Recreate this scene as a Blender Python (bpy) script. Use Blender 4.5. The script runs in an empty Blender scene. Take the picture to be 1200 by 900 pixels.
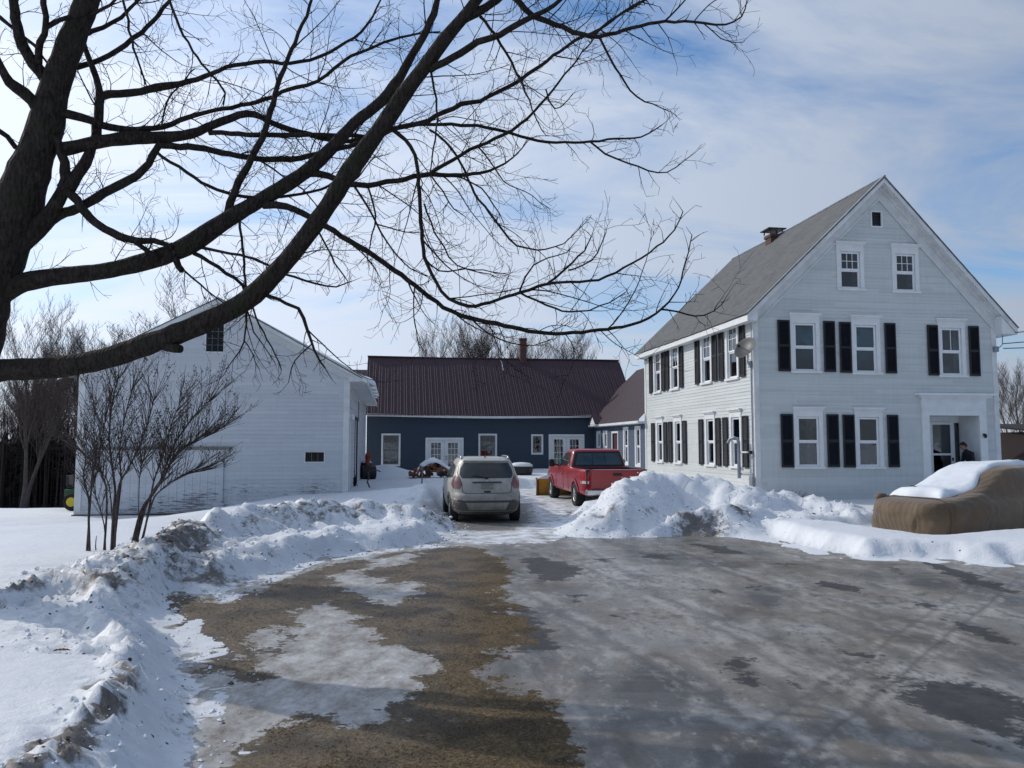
import bpy, bmesh, math, random
import numpy as np
from mathutils import Vector, Matrix
random.seed(7)
RND = random.Random(11)
rad = math.radians
scene = bpy.context.scene
COL = scene.collection

# ---------------------------------------------------------------- camera
FPX = 930.0
PITCH = math.atan(70 / FPX)
CAM = Vector((0, 0, 1.9))
cam_d = bpy.data.cameras.new('camera'); cam = bpy.data.objects.new('camera', cam_d); COL.objects.link(cam)
cam.location = CAM; cam.rotation_euler = (rad(90) + PITCH, 0, 0)
cam_d.sensor_width = 36; cam_d.lens = FPX / 1200 * 36
cam_d.clip_start = .05; cam_d.clip_end = 3000
scene.camera = cam
def ray(u, v):
    F = Vector((0, math.cos(PITCH), math.sin(PITCH))); U = Vector((0, -math.sin(PITCH), math.cos(PITCH)))
    return F * FPX + U * (450 - v) + Vector((1, 0, 0)) * (u - 600)
def at(u, v, Y):
    d = ray(u, v); return CAM + d * (Y / d.y)
def atz(u, v, z=0.):
    d = ray(u, v); return CAM + d * ((z - CAM.z) / d.z)

# ---------------------------------------------------------------- materials
def srgb(r, g, b):
    f = lambda c: (c / 255 / 12.92) if c / 255 <= .04045 else ((c / 255 + .055) / 1.055) ** 2.4
    return (f(r), f(g), f(b), 1)
class NT:
    def __init__(s, name):
        s.m = bpy.data.materials.new(name); s.m.use_nodes = True; s.t = s.m.node_tree
        s.b = s.t.nodes['Principled BSDF']; s.out = s.t.nodes['Material Output']
    def n(s, typ, **kw):
        nd = s.t.nodes.new(typ)
        for k, v in kw.items():
            if k in nd.inputs.keys(): s.set(nd, k, v)
            else: setattr(nd, k, v)
        return nd
    def set(s, nd, k, v):
        i = nd.inputs[k]
        if isinstance(v, bpy.types.NodeSocket): s.t.links.new(v, i)
        else: i.default_value = v
    def l(s, a, b): s.t.links.new(a, b)
    def coord(s, which='Object'):
        return s.n('ShaderNodeTexCoord').outputs[which]
    def mapping(s, vec, scale=(1, 1, 1), rot=(0, 0, 0)):
        return s.n('ShaderNodeMapping', Vector=vec, Scale=scale, Rotation=rot).outputs[0]
    def noise(s, vec, scale, detail=4, rough=.55, dist=0.):
        nd = s.n('ShaderNodeTexNoise', Vector=vec, Scale=scale, Detail=detail, Roughness=rough, Distortion=dist)
        return nd.outputs['Fac']
    def ramp(s, fac, stops, interp='LINEAR'):
        nd = s.n('ShaderNodeValToRGB', Fac=fac); cr = nd.color_ramp; cr.interpolation = interp
        while len(cr.elements) < len(stops): cr.elements.new(.5)
        for e, (p, c) in zip(cr.elements, stops):
            e.position = p; e.color = c if len(c) == 4 else (*c, 1)
        return nd.outputs[0]
    def mix(s, fac, a, b, mode='MIX'):
        nd = s.n('ShaderNodeMix', data_type='RGBA', blend_type=mode)
        for k, v in ((0, fac), (6, a), (7, b)):
            if isinstance(v, bpy.types.NodeSocket): s.l(v, nd.inputs[k])
            else: nd.inputs[k].default_value = v
        return nd.outputs[2]
    def math(s, op, a, b=0., c=0., clamp=False):
        nd = s.n('ShaderNodeMath', operation=op, use_clamp=clamp)
        for k, v in enumerate((a, b, c)):
            if isinstance(v, bpy.types.NodeSocket): s.l(v, nd.inputs[k])
            else: nd.inputs[k].default_value = v
        return nd.outputs[0]
    def bump(s, h, strength=.3, dist=.02, normal=None):
        nd = s.n('ShaderNodeBump', Height=h, Strength=strength, Distance=dist)
        if normal is not None: s.l(normal, nd.inputs['Normal'])
        return nd.outputs[0]
def simple(name, col, rough=.6, metal=0., var=.12, scale=6., spec=.4, bump=0., coat=0.):
    t = NT(name); c = t.coord()
    n = t.noise(c, scale, 5, .6)
    lo = tuple(x * (1 - var) for x in col[:3]) + (1,); hi = tuple(min(1, x * (1 + var)) for x in col[:3]) + (1,)
    t.set(t.b, 'Base Color', t.ramp(n, [(.3, lo), (.7, hi)]))
    t.set(t.b, 'Roughness', t.math('MULTIPLY_ADD', n, .25, rough - .12))
    t.b.inputs['Metallic'].default_value = metal
    t.b.inputs['Specular IOR Level'].default_value = spec
    t.b.inputs['Coat Weight'].default_value = coat
    if bump: t.set(t.b, 'Normal', t.bump(t.noise(c, scale * 6, 4), bump, .01))
    return t.m
def glassy(name, col=(.02, .025, .03, 1), alpha=.75, rough=.03, refl=1.3):
    t = NT(name)
    t.t.nodes.remove(t.b)
    c = t.coord()
    gl = t.n('ShaderNodeBsdfGlossy', Roughness=rough, Color=(.9, .95, 1, 1))
    nrm = t.bump(t.noise(c, 1.3, 2), .08, .05); t.l(nrm, gl.inputs['Normal'])
    tr = t.n('ShaderNodeBsdfTransparent', Color=(alpha, alpha, alpha * 1.02, 1))
    fr = t.n('ShaderNodeFresnel', IOR=1.5)
    f = t.math('MULTIPLY_ADD', fr.outputs[0], refl, .03 * min(1, refl), clamp=True)
    mx = t.n('ShaderNodeMixShader'); t.l(f, mx.inputs[0]); t.l(tr.outputs[0], mx.inputs[1]); t.l(gl.outputs[0], mx.inputs[2])
    t.l(mx.outputs[0], t.out.inputs[0])
    return t.m
def siding(name, col, dirt, amount=.3, peel=None, peel_amt=.35, low=None, rowh=.115):
    """painted clapboards: boards vary a little, streaks of dirt, optional peeling to grey wood"""
    t = NT(name); c = t.coord()
    sep = t.n('ShaderNodeSeparateXYZ', Vector=c)
    z = sep.outputs['Z']
    row = t.math('FLOOR', t.math('DIVIDE', z, rowh))
    h = t.math('ADD', sep.outputs['X'], sep.outputs['Y'])
    bx = t.math('FLOOR', t.math('MULTIPLY_ADD', row, .377, t.math('MULTIPLY', h, .31)))
    cv = t.n('ShaderNodeCombineXYZ', X=row, Y=bx)
    wn = t.n('ShaderNodeTexWhiteNoise', Vector=cv.outputs[0]).outputs['Value']
    big = t.noise(t.mapping(c, (.35, .35, .9)), 1.2, 4, .6)
    streak = t.noise(t.mapping(c, (5, 5, .35)), 2.2, 4, .6)
    fac = t.math('MULTIPLY_ADD', wn, .3, t.math('MULTIPLY', t.math('ADD', big, streak), .45), clamp=True)
    base = t.mix(t.math('MULTIPLY', t.ramp(fac, [(.35, (0, 0, 0)), (.8, (1, 1, 1))]), amount), col, dirt)
    if peel:
        pn = t.noise(t.mapping(c, (1.1, 1.1, 12)), 3.0, 8, .72)
        pl = t.noise(t.mapping(c, (.5, .5, .8)), .9, 2)
        lowm = t.math('MULTIPLY', t.math('SUBTRACT', 1.0, t.math('DIVIDE', z, 1.3), clamp=True), .12) if low else 0.
        v = t.math('ADD', t.math('MULTIPLY_ADD', pl, .35, pn), lowm)
        pm = t.ramp(v, [(peel_amt, (0, 0, 0)), (peel_amt + .05, (1, 1, 1))])
        base = t.mix(pm, base, peel)
    t.set(t.b, 'Base Color', base)
    t.b.inputs['Roughness'].default_value = .62
    t.set(t.b, 'Normal', t.bump(t.noise(t.mapping(c, (3, 3, 25)), 6, 4), .15, .01))
    return t.m

M = {}
M['house_white'] = siding('white_clapboard', (.63, .66, .65, 1), (.45, .475, .465, 1), .6, (.36, .35, .33, 1), .86)
M['barn_white'] = siding('barn_clapboard', (.60, .62, .645, 1), (.44, .46, .49, 1), .55, (.16, .155, .16, 1), .815, low=True, rowh=.13)
M['blue'] = siding('blue_clapboard', (.031, .050, .078, 1), (.021, .036, .058, 1), .5)
M['trim'] = simple('white_trim_paint', (.74, .75, .745, 1), .5, var=.07, scale=3, bump=.1)
M['trim_worn'] = simple('worn_white_trim', (.66, .675, .67, 1), .6, var=.14, scale=2.2, bump=.2)
M['sash'] = simple('white_sash_paint', (.80, .81, .82, 1), .45, var=.05)
M['shutter'] = simple('black_shutter_paint', (.012, .012, .017, 1), .45, var=.25, scale=5)
M['glass'] = glassy('window_glass', alpha=.62)
M['car_glass'] = glassy('car_window_glass', alpha=.30, rough=.08)
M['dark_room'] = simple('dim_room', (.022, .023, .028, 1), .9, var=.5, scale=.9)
M['old_glass'] = glassy('old_barn_glass', alpha=.4, rough=.2, refl=.35); M['old_muntin'] = simple('greyed_muntin', (.10, .10, .105, 1), .7)
M['curtain'] = simple('pale_curtain', (.42, .42, .40, 1), .9, var=.3, scale=9)
M['dim_sash'] = simple('dim_grey_sash', (.16, .155, .15, 1), .6, var=.1)
M['blind'] = simple('grey_roller_blind', (.085, .10, .105, 1), .9, var=.15, scale=2)
M['brick'] = None
def brick_mat():
    t = NT('old_red_brick'); c = t.coord()
    b = t.n('ShaderNodeTexBrick', Vector=t.mapping(c, (1, 1, 1), (rad(90), 0, 0)), Color1=(.19, .055, .04, 1), Color2=(.11, .04, .032, 1), Mortar=(.16, .14, .13, 1), Scale=1.0)
    b.inputs['Brick Width'].default_value = .21; b.inputs['Row Height'].default_value = .075; b.inputs['Mortar Size'].default_value = .008
    t.set(t.b, 'Base Color', t.mix(t.noise(c, 9), b.outputs[0], (.05, .03, .03, 1)))
    t.b.inputs['Roughness'].default_value = .9
    t.set(t.b, 'Normal', t.bump(b.outputs['Fac'], -.4, .02)); return t.m
M['brick'] = brick_mat()
def shingle_mat():
    t = NT('weathered_slate_shingle'); c = t.coord('UV')
    b = t.n('ShaderNodeTexBrick', Vector=c, Color1=(.128, .132, .134, 1), Color2=(.080, .082, .085, 1), Mortar=(.05, .048, .045, 1), Scale=1.0)
    b.inputs['Brick Width'].default_value = .28; b.inputs['Row Height'].default_value = .15; b.inputs['Mortar Size'].default_value = .008; b.offset = .5
    n1 = t.noise(c, .7, 5, .6); n2 = t.noise(t.mapping(c, (2.6, 1, 1)), 2.4, 6, .7)
    col = t.mix(t.ramp(n1, [(.38, (0, 0, 0)), (.62, (.6, .6, .6))]), b.outputs[0], (.125, .124, .115, 1))
    col = t.mix(t.ramp(n2, [(.60, (0, 0, 0)), (.72, (.75, .75, .75))]), col, (.05, .045, .04, 1))
    col = t.mix(t.ramp(t.noise(c, 5, 3), [(.58, (0, 0, 0)), (.7, (.5, .5, .5))]), col, (.17, .16, .15, 1))
    t.set(t.b, 'Base Color', col); t.b.inputs['Roughness'].default_value = .88
    t.set(t.b, 'Normal', t.bump(b.outputs['Fac'], -.9, .03)); return t.m
M['shingle'] = shingle_mat()
M['metal_roof'] = simple('maroon_metal_roof', (.052, .026, .034, 1), .55, metal=0., var=.15, scale=.8, spec=.25)
M['dark_wood'] = simple('weathered_dark_wood', (.07, .055, .045, 1), .85, var=.4, scale=4, bump=.3)
M['grey_wood'] = simple('weathered_grey_wood', (.20, .18, .165, 1), .85, var=.3, scale=4, bump=.3)
M['black'] = simple('black_plastic', (.014, .014, .016, 1), .5, var=.3)
M['rubber'] = simple('tyre_rubber', (.016, .016, .017, 1), .85, var=.4, scale=14)
M['alloy'] = simple('grey_alloy', (.36, .37, .38, 1), .38, metal=.7, var=.2)
M['galv'] = simple('galvanised_grey', (.26, .29, .33, 1), .45, metal=.5, var=.2)
M['dish'] = simple('dish_grey', (.07, .072, .076, 1), .5, var=.12)
M['chrome'] = simple('dull_chrome', (.45, .46, .47, 1), .25, metal=.9, var=.1)
M['concrete'] = simple('old_concrete', (.16, .15, .15, 1), .9, var=.3, scale=4, bump=.3)

def bark_mat(name, a, b, s=1., moss=None):
    t = NT(name); c = t.coord()
    n = t.noise(t.mapping(c, (1, 1, .8)), 14 * s, 8, .7, .6)
    v = t.n('ShaderNodeTexVoronoi', Vector=t.mapping(c, (1, 1, .35)), Scale=26 * s).outputs['Distance']
    col = t.ramp(n, [(.3, a), (.72, b)])
    if moss: col = t.mix(t.ramp(t.noise(c, 3.2, 4), [(.5, (0, 0, 0)), (.68, (.8, .8, .8))]), col, moss)
    t.set(t.b, 'Base Color', col); t.b.inputs['Roughness'].default_value = .92; t.b.inputs['Specular IOR Level'].default_value = .15
    h = t.math('ADD', t.math('MULTIPLY', n, .7), t.math('MULTIPLY', v, .8))
    t.set(t.b, 'Normal', t.bump(h, 1.0, .06)); return t.m
M['bark'] = bark_mat('dark_maple_bark', (.014, .011, .010, 1), (.075, .060, .052, 1), 1, (.036, .040, .024, 1))
M['twig'] = bark_mat('twig_bark', (.014, .011, .011, 1), (.036, .028, .027, 1))
M['bark_far'] = bark_mat('grey_brown_bark', (.07, .056, .052, 1), (.15, .12, .108, 1), .4)
M['shrub'] = bark_mat('grey_shrub_bark', (.065, .052, .050, 1), (.16, .128, .118, 1))
M['needles'] = simple('dark_conifer_needles', (.014, .022, .014, 1), .9, var=.4, scale=1.2)

# ---------------------------------------------------------------- mesh helpers
class MB:
    def __init__(s): s.v = []; s.f = []; s.uv = None
    def add(s, vs, fs):
        o = len(s.v); s.v += [tuple(p) for p in vs]; s.f += [tuple(i + o for i in f) for f in fs]; return o
    def quad(s, a, b, c, d): s.add([a, b, c, d], [(0, 1, 2, 3)])
    def box(s, x0, x1, y0, y1, z0, z1, mat=None):
        vs = [(x, y, z) for z in (z0, z1) for y in (y0, y1) for x in (x0, x1)]
        if mat is not None: vs = [tuple(mat @ Vector(p)) for p in vs]
        s.add(vs, [(0, 2, 3, 1), (4, 5, 7, 6), (0, 1, 5, 4), (2, 6, 7, 3), (0, 4, 6, 2), (1, 3, 7, 5)])
    def fbox(s, fr, s0, s1, z0, z1, d0, d1):
        """box on a wall face frame: along s, up z, outward d"""
        vs = [fr.p(a, z, d) for z in (z0, z1) for d in (d0, d1) for a in (s0, s1)]
        s.add(vs, [(0, 2, 3, 1), (4, 5, 7, 6), (0, 1, 5, 4), (2, 6, 7, 3), (0, 4, 6, 2), (1, 3, 7, 5)])
    def tube(s, pts, rs, n=8, caps=True, twist=0.):
        pts = [Vector(p) for p in pts]
        if len(pts) < 2: return
        if not hasattr(rs, '__len__'): rs = [rs] * len(pts)
        prev = None; rings = []
        base = len(s.v)
        for i, p in enumerate(pts):
            t = (pts[min(i + 1, len(pts) - 1)] - pts[max(i - 1, 0)])
            if t.length < 1e-9: t = Vector((0, 0, 1))
            t.normalize()
            if prev is None:
                a = Vector((0, 0, 1)) if abs(t.z) < .9 else Vector((1, 0, 0))
                u = t.cross(a).normalized()
            else:
                u = (prev - t * prev.dot(t))
                u = u.normalized() if u.length > 1e-6 else t.orthogonal().normalized()
            prev = u; w = t.cross(u)
            for k in range(n):
                an = 2 * math.pi * k / n
                q = p + (u * math.cos(an) + w * math.sin(an)) * rs[i]
                s.v.append((q.x, q.y, q.z))
        for i in range(len(pts) - 1):
            for k in range(n):
                a = base + i * n + k; b = base + i * n + (k + 1) % n
                s.f.append((a, b, b + n, a + n))
        if caps:
            s.f.append(tuple(base + k for k in reversed(range(n))))
            s.f.append(tuple(base + (len(pts) - 1) * n + k for k in range(n)))
    def cyl(s, c, axis, r, h, n=20, r2=None):
        c = Vector(c); axis = Vector(axis).normalized()
        s.tube([c - axis * h / 2, c + axis * h / 2], [r, r if r2 is None else r2], n)
    def lathe(s, prof, c=(0, 0, 0), n=24, axis='z'):
        base = len(s.v)
        for (r, z) in prof:
            for k in range(n):
                a = 2 * math.pi * k / n
                if axis == 'z': p = (c[0] + r * math.cos(a), c[1] + r * math.sin(a), c[2] + z)
                elif axis == 'x': p = (c[0] + z, c[1] + r * math.cos(a), c[2] + r * math.sin(a))
                else: p = (c[0] + r * math.cos(a), c[1] + z, c[2] + r * math.sin(a))
                s.v.append(p)
        for i in range(len(prof) - 1):
            for k in range(n):
                a = base + i * n + k; b = base + i * n + (k + 1) % n
                s.f.append((a, b, b + n, a + n))
    def prism(s, poly, fr, d0, d1):
        """polygon (s,z) on a face frame extruded from d0 to d1"""
        n = len(poly); vs = [fr.p(a, z, d0) for a, z in poly] + [fr.p(a, z, d1) for a, z in poly]
        fs = [tuple(range(n)), tuple(reversed(range(n, 2 * n)))]
        for i in range(n): j = (i + 1) % n; fs.append((i, i + n, j + n, j))
        s.add(vs, fs)
    def build(s, name, mat, parent=None, smooth=False, bevel=0., label=None):
        me = bpy.data.meshes.new(name); me.from_pydata(s.v, [], s.f); me.validate(); me.update()
        o = bpy.data.objects.new(name, me); COL.objects.link(o)
        if mat is not None: me.materials.append(mat)
        bm = bmesh.new(); bm.from_mesh(me); bmesh.ops.recalc_face_normals(bm, faces=bm.faces); bm.to_mesh(me); bm.free()
        if smooth: me.shade_smooth()
        if parent is not None: o.parent = parent
        if bevel:
            b = o.modifiers.new('bevel', 'BEVEL'); b.width = bevel; b.segments = 2; b.limit_method = 'ANGLE'
        if label: o['label'] = label
        return o
def set_smooth_angle(o, deg=40):
    me = o.data
    me.shade_smooth()
    try: me.set_sharp_from_angle(angle=rad(deg))
    except Exception: pass
def tag(o, label=None, cat=None, group=None, kind=None):
    if label: o['label'] = label
    if cat: o['category'] = cat
    if group: o['group'] = group
    if kind: o['kind'] = kind
    return o
def empty(name, loc, rz=0., label=None, cat=None, group=None):
    o = bpy.data.objects.new(name, None); COL.objects.link(o); o.location = loc; o.rotation_euler = (0, 0, rz)
    o.empty_display_size = .3
    return tag(o, label, cat, group)
def copy_tree(o, parent=None):
    c = o.copy(); COL.objects.link(c); c.parent = parent
    for ch in [x for x in bpy.data.objects if x.parent == o]: copy_tree(ch, c)
    return c
class Face:
    """a wall face: origin, direction s, outward normal"""
    def __init__(s, o, sd, nd): s.o = Vector(o); s.sd = Vector(sd); s.nd = Vector(nd)
    def p(s, a, z, d=0.):
        q = s.o + s.sd * a + s.nd * d; return (q.x, q.y, z)
def clap_wall(mb, fr, s0, s1, z0, z1, openings=(), prof=None, rowh=.115, proud=.013, rnd=None):
    """real lapped clapboards with openings left out. prof(z)->(sl,sr) clips a gable."""
    rnd = rnd or RND
    zs = []
    z = z0
    while z < z1 - 1e-6: zs.append(z); z += rowh
    zs.append(z1)
    for i in range(len(zs) - 1):
        za, zb = zs[i], zs[i + 1]
        pr = proud * rnd.uniform(.8, 1.25)
        cuts = sorted({za, zb} | {c for o in openings for c in (o[2], o[3]) if za < c < zb})
        for k in range(len(cuts) - 1):
            a, b = cuts[k], cuts[k + 1]; mid = (a + b) / 2
            pa = prof(a) if prof else (s0, s1); pb = prof(b) if prof else (s0, s1)
            if pa[1] - pa[0] <= 0: continue
            iv = [(s0, s1, True, True)]
            for o in openings:
                if o[2] - 1e-6 <= mid <= o[3] + 1e-6:
                    nv = []
                    for (l, r, fl, fr_) in iv:
                        if o[1] <= l or o[0] >= r: nv.append((l, r, fl, fr_)); continue
                        if o[0] > l: nv.append((l, o[0], fl, False))
                        if o[1] < r: nv.append((o[1], r, False, fr_))
                    iv = nv
            da = pr * (1 - (a - za) / rowh); db = pr * (1 - (b - za) / rowh)
            for (l, r, fl, fr_) in iv:
                la = max(l, pa[0]); lb = max(l, pb[0]); ra = min(r, pa[1]); rb = min(r, pb[1])
                if ra <= la: continue
                if rb < lb: rb = lb = (rb + lb) / 2
                mb.quad(fr.p(la, a, da), fr.p(ra, a, da), fr.p(rb, b, db), fr.p(lb, b, db))
                if k == 0: mb.quad(fr.p(la, a, 0), fr.p(ra, a, 0), fr.p(ra, a, da), fr.p(la, a, da))
def window(root, fr, sc, z0, z1, w, cw=.11, head=.0, cap=True, sill=True, cols=(1, 1), rows=(1, 1), back='dark_room', curtain=None,
           casing_mat='trim', depth=.10, name='window', proud=.035, rail=.05, mun=.018, sash_mat='sash'):
    """sash opening w wide z0..z1: casing + sash + pane + what hangs behind it"""
    a, b = sc - w / 2, sc + w / 2
    c = MB()
    for (l, r) in ((a - cw, a), (b, b + cw)): c.fbox(fr, l, r, z0 - .001, z1, -.03, proud)
    top = z1 + max(cw, head)
    c.fbox(fr, a - cw, b + cw, z1, top, -.03, proud + .002)
    if cap and head: 
        c.fbox(fr, a - cw - .06, b + cw + .06, top, top + .045, -.01, proud + .09)
        c.fbox(fr, a - cw - .03, b + cw + .03, top - .05, top, .0, proud + .045)
    if sill: c.fbox(fr, a - cw - .03, b + cw + .03, z0 - .07, z0, -.03, proud + .05)
    else: c.fbox(fr, a - cw, b + cw, z0 - cw, z0, -.03, proud + .001)
    # reveals
    t = .02
    c.fbox(fr, a, a + t, z0, z1, -depth - .06, -.0305); c.fbox(fr, b - t, b, z0, z1, -depth - .06, -.0305)
    c.fbox(fr, a + t, b - t, z1 - t, z1, -depth - .06, -.0305); c.fbox(fr, a + t, b - t, z0, z0 + t, -depth - .06, -.0305)
    wo = c.build(name, M[casing_mat], root)
    s = MB(); zm = (z0 + z1) / 2
    a2, b2 = a + t + .001, b - t - .001
    for k, (lo, hi, d) in enumerate(((z0 + t, zm, -.038), (zm - .0, z1 - t, -.012))):
        s.fbox(fr, a2, a2 + rail, lo, hi, d - .03, d); s.fbox(fr, b2 - rail, b2, lo, hi, d - .03, d)
        s.fbox(fr, a2 + rail, b2 - rail, lo, lo + rail, d - .03, d); s.fbox(fr, a2 + rail, b2 - rail, hi - rail, hi, d - .03, d)
        nc, nr = (cols[k], rows[k])
        for i in range(1, nc):
            x = a2 + rail + (b2 - a2 - 2 * rail) * i / nc; s.fbox(fr, x - mun / 2, x + mun / 2, lo + rail, hi - rail, d - .025, d - .003)
        for i in range(1, nr):
            y = lo + rail + (hi - lo - 2 * rail) * i / nr; s.fbox(fr, a2 + rail, b2 - rail, y - mun / 2, y + mun / 2, d - .024, d - .004)
    s.build('sash', M[sash_mat], wo)
    # split pane so the two sashes sit in their own planes
    g = MB()
    g.fbox(fr, a2 + rail - .004, b2 - rail + .004, z0 + t + rail - .004, zm - rail + .004, -.058, -.054)
    g.fbox(fr, a2 + rail - .004, b2 - rail + .004, zm + rail - .004, z1 - t - rail + .004, -.032, -.028)
    g.build('pane', M['glass'], wo)
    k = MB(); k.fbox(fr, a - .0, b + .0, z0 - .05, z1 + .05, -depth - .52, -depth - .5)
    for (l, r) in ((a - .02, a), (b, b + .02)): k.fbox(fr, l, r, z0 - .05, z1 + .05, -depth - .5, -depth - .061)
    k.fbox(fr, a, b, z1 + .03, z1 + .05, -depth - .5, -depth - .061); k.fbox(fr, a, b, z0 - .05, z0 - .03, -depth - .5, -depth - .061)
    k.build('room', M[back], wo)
    if curtain:
        q = MB()
        def wavy(l, r, lo, hi):
            n = max(6, int((r - l) / .02)); vs = []
            for i in range(n + 1):
                x = l + (r - l) * i / n; d = -depth - .1 + .012 * math.sin(i * 1.3)
                vs += [fr.p(x, lo, d), fr.p(x, hi, d)]
            q.add(vs, [(2 * i, 2 * i + 2, 2 * i + 3, 2 * i + 1) for i in range(n)])
        mat = 'curtain'
        if curtain == 'sides': wavy(a, a + w * .22, z0, z1); wavy(b - w * .22, b, z0, z1)
        elif curtain == 'half': wavy(a, b, zm + .02, z1)
        elif curtain == 'full': wavy(a, b, z0, z1)
        elif curtain == 'blind': q.fbox(fr, a + .02, b - .02, z0 + (z1 - z0) * .05, z1, -depth - .1, -depth - .095); mat = 'blind'
        elif curtain == 'right': wavy(b - w * .45, b, z0, z1)
        q.build('curtain', M[mat], wo)
    return wo
def shutter(root, fr, a, b, z0, z1, rnd=None):
    m = MB(); d0, d1 = .036, .072; st = .045
    m.fbox(fr, a, a + st, z0, z1, d0, d1); m.fbox(fr, b - st, b, z0, z1, d0, d1)
    zm = (z0 + z1) / 2
    for (lo, hi) in ((z0, z0 + .07), (zm - .035, zm + .035), (z1 - .06, z1)): m.fbox(fr, a + st, b - st, lo, hi, d0, d1 - .001)
    z = z0 + .08
    while z < z1 - .08:
        if abs(z + .02 - zm) > .05:
            m.add([fr.p(a + st, z, d1 - .004), fr.p(b - st, z, d1 - .004), fr.p(b - st, z + .035, d0 + .006), fr.p(a + st, z + .035, d0 + .006)], [(0, 1, 2, 3)])
        z += .036
    m.fbox(fr, a + st, b - st, z0 + .07, z1 - .06, d0, d0 + .004)
    return m.build('shutter', M['shutter'], root)
# ================================================================ WHITE HOUSE
ANG = rad(8.5)
W_, L_ = 8.69, 11.2
EAVE, APEX = 6.22, 10.60
AX = 4.56      # ridge sits a little right of centre
house = empty('white_house', (7.81, 25.5, 0), ANG, 'tall white clapboard house with black shutters and a steep grey shingle roof', 'house')
FF = Face((0, 0, 0), (1, 0, 0), (0, -1, 0))        # front gable
FS = Face((0, 0, 0), (0, 1, 0), (-1, 0, 0))        # long left side
FR_ = Face((W_, 0, 0), (0, 1, 0), (1, 0, 0))
FB = Face((0, L_, 0), (1, 0, 0), (0, 1, 0))
slope = (APEX - EAVE) / AX; slopeR = (APEX - EAVE) / (W_ - AX)
def gprof(z):
    if z <= EAVE: return (0, W_)
    return ((z - EAVE) / slope, W_ - (z - EAVE) / slopeR)
win_front = [(1.78, 4.26, 5.84, .76, 'blind', (1, 1), (1, 1), True, ((.82, 1.23), (2.42, 2.82))), (3.93, 4.24, 5.82, .76, 'blind', (1, 1), (1, 1), True, ((2.98, 3.38), (4.60, 4.99))),
             (7.05, 4.19, 5.79, .76, 'sides', (1, 2), (1, 1), True, ((6.15, 6.54), (7.68, 8.06))),
             (1.81, 1.16, 2.78, .76, 'right', (1, 1), (1, 1), True, ((.85, 1.26), (2.44, 2.85))), (3.93, 1.15, 2.77, .74, None, (1, 1), (1, 1), True, ((3.0, 3.41), (4.58, 4.97))),
             (3.46, 7.03, 8.28, .72, 'sides', (1, 3), (1, 2), True, None), (5.46, 7.0, 8.27, .72, 'sides', (1, 3), (1, 2), True, None)]
win_side = [(9.42, 4.17, 5.93, .72, 'half', None), (7.26, 4.17, 5.93, .74, 'half', None), (3.90, 4.17, 5.95, .76, 'half', None), (1.62, 4.14, 5.97, .78, 'half', None),
            (9.22, 1.14, 2.80, .62, None, None), (7.00, 1.14, 2.80, .62, 'full', None), (3.66, 1.14, 2.80, .66, None, None), (1.46, 1.14, 2.80, .68, 'right', None)]
DOOR = (6.11, 7.95, .22, 2.84)
VENT = (4.30, 4.64, 9.18, 9.66)
w = MB()
ops = [(s - wd / 2, s + wd / 2, a, b) for (s, a, b, wd, *_) in win_front] + [DOOR, VENT]
clap_wall(w, FF, 0, W_, .05, APEX, ops, gprof)
ops = [(s - wd / 2, s + wd / 2, a, b) for (s, a, b, wd, *_) in win_side]
clap_wall(w, FS, 0, L_, .05, EAVE, ops)
clap_wall(w, FR_, 0, L_, .05, EAVE)
clap_wall(w, FB, 0, W_, .05, APEX, (), gprof)
w.build('wall', M['house_white'], house)
f = MB(); f.box(.03, W_ - .03, .03, L_ - .03, -.5, .05); f.build('foundation', M['concrete'], house)
# corner boards and frieze
c = MB()
for (fr, a, b) in ((FF, -.03, .15), (FF, W_ - .15, W_ + .03), (FS, -.0, .15), (FS, L_ - .15, L_ + .03)):
    c.fbox(fr, a, b, .0, EAVE if fr is FF else EAVE - .28, -.02, .03 if fr is FF else .028)
c.fbox(FS, -.029, L_ + .03, EAVE - .30, EAVE - .02, -.02, .034)
c.fbox(FF, -.0, W_, -.02, .10, .0, .03)
c.fbox(FS, .15, L_ - .15, -.02, .10, .0, .03)
c.build('corner_board', M['trim_worn'], house)
# raking frieze boards against the gable + soffit + fascia
OV = .36; OEs = (.36, .56)       # overhang at gable, at eaves
th = math.atan(slope); cs, sn = math.cos(th), math.sin(th)
rk = MB()
for sgn in (0, 1):
    OE = OEs[sgn]; sl_k = (slope, slopeR)[sgn]; a_top = (AX, W_ - AX)[sgn]
    def P(a, z, d):
        return FF.p(a if sgn == 0 else W_ - a, z, d)
    def rake(off0, off1, d0, d1, a0=-.0, a1=None, sl_k=sl_k, a_top=a_top, P=P):
        a1 = a_top
        # strip parallel to slope, between perpendicular offsets below the wall top line
        vs = []
        for d in (d0, d1):
            for a, off in ((a0, off0), (a0, off1), (a1, off1), (a1, off0)):
                z = EAVE + a * sl_k - off / cs
                vs.append(P(a, z, d))
        rk.add(vs, [(0, 1, 2, 3), (7, 6, 5, 4), (0, 4, 5, 1), (1, 5, 6, 2), (2, 6, 7, 3), (3, 7, 4, 0)])
    rake(-.0, .34, .018, .036)
    rake(.34, .39, .018, .062)
    rake(-.0, .09, .0365, .10)
    rake(-.02, .0, -.02, OV, a0=-OE + .03)          # soffit
    rake(-.16, .03, OV, OV + .025, a0=-OE)          # rake fascia
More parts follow.
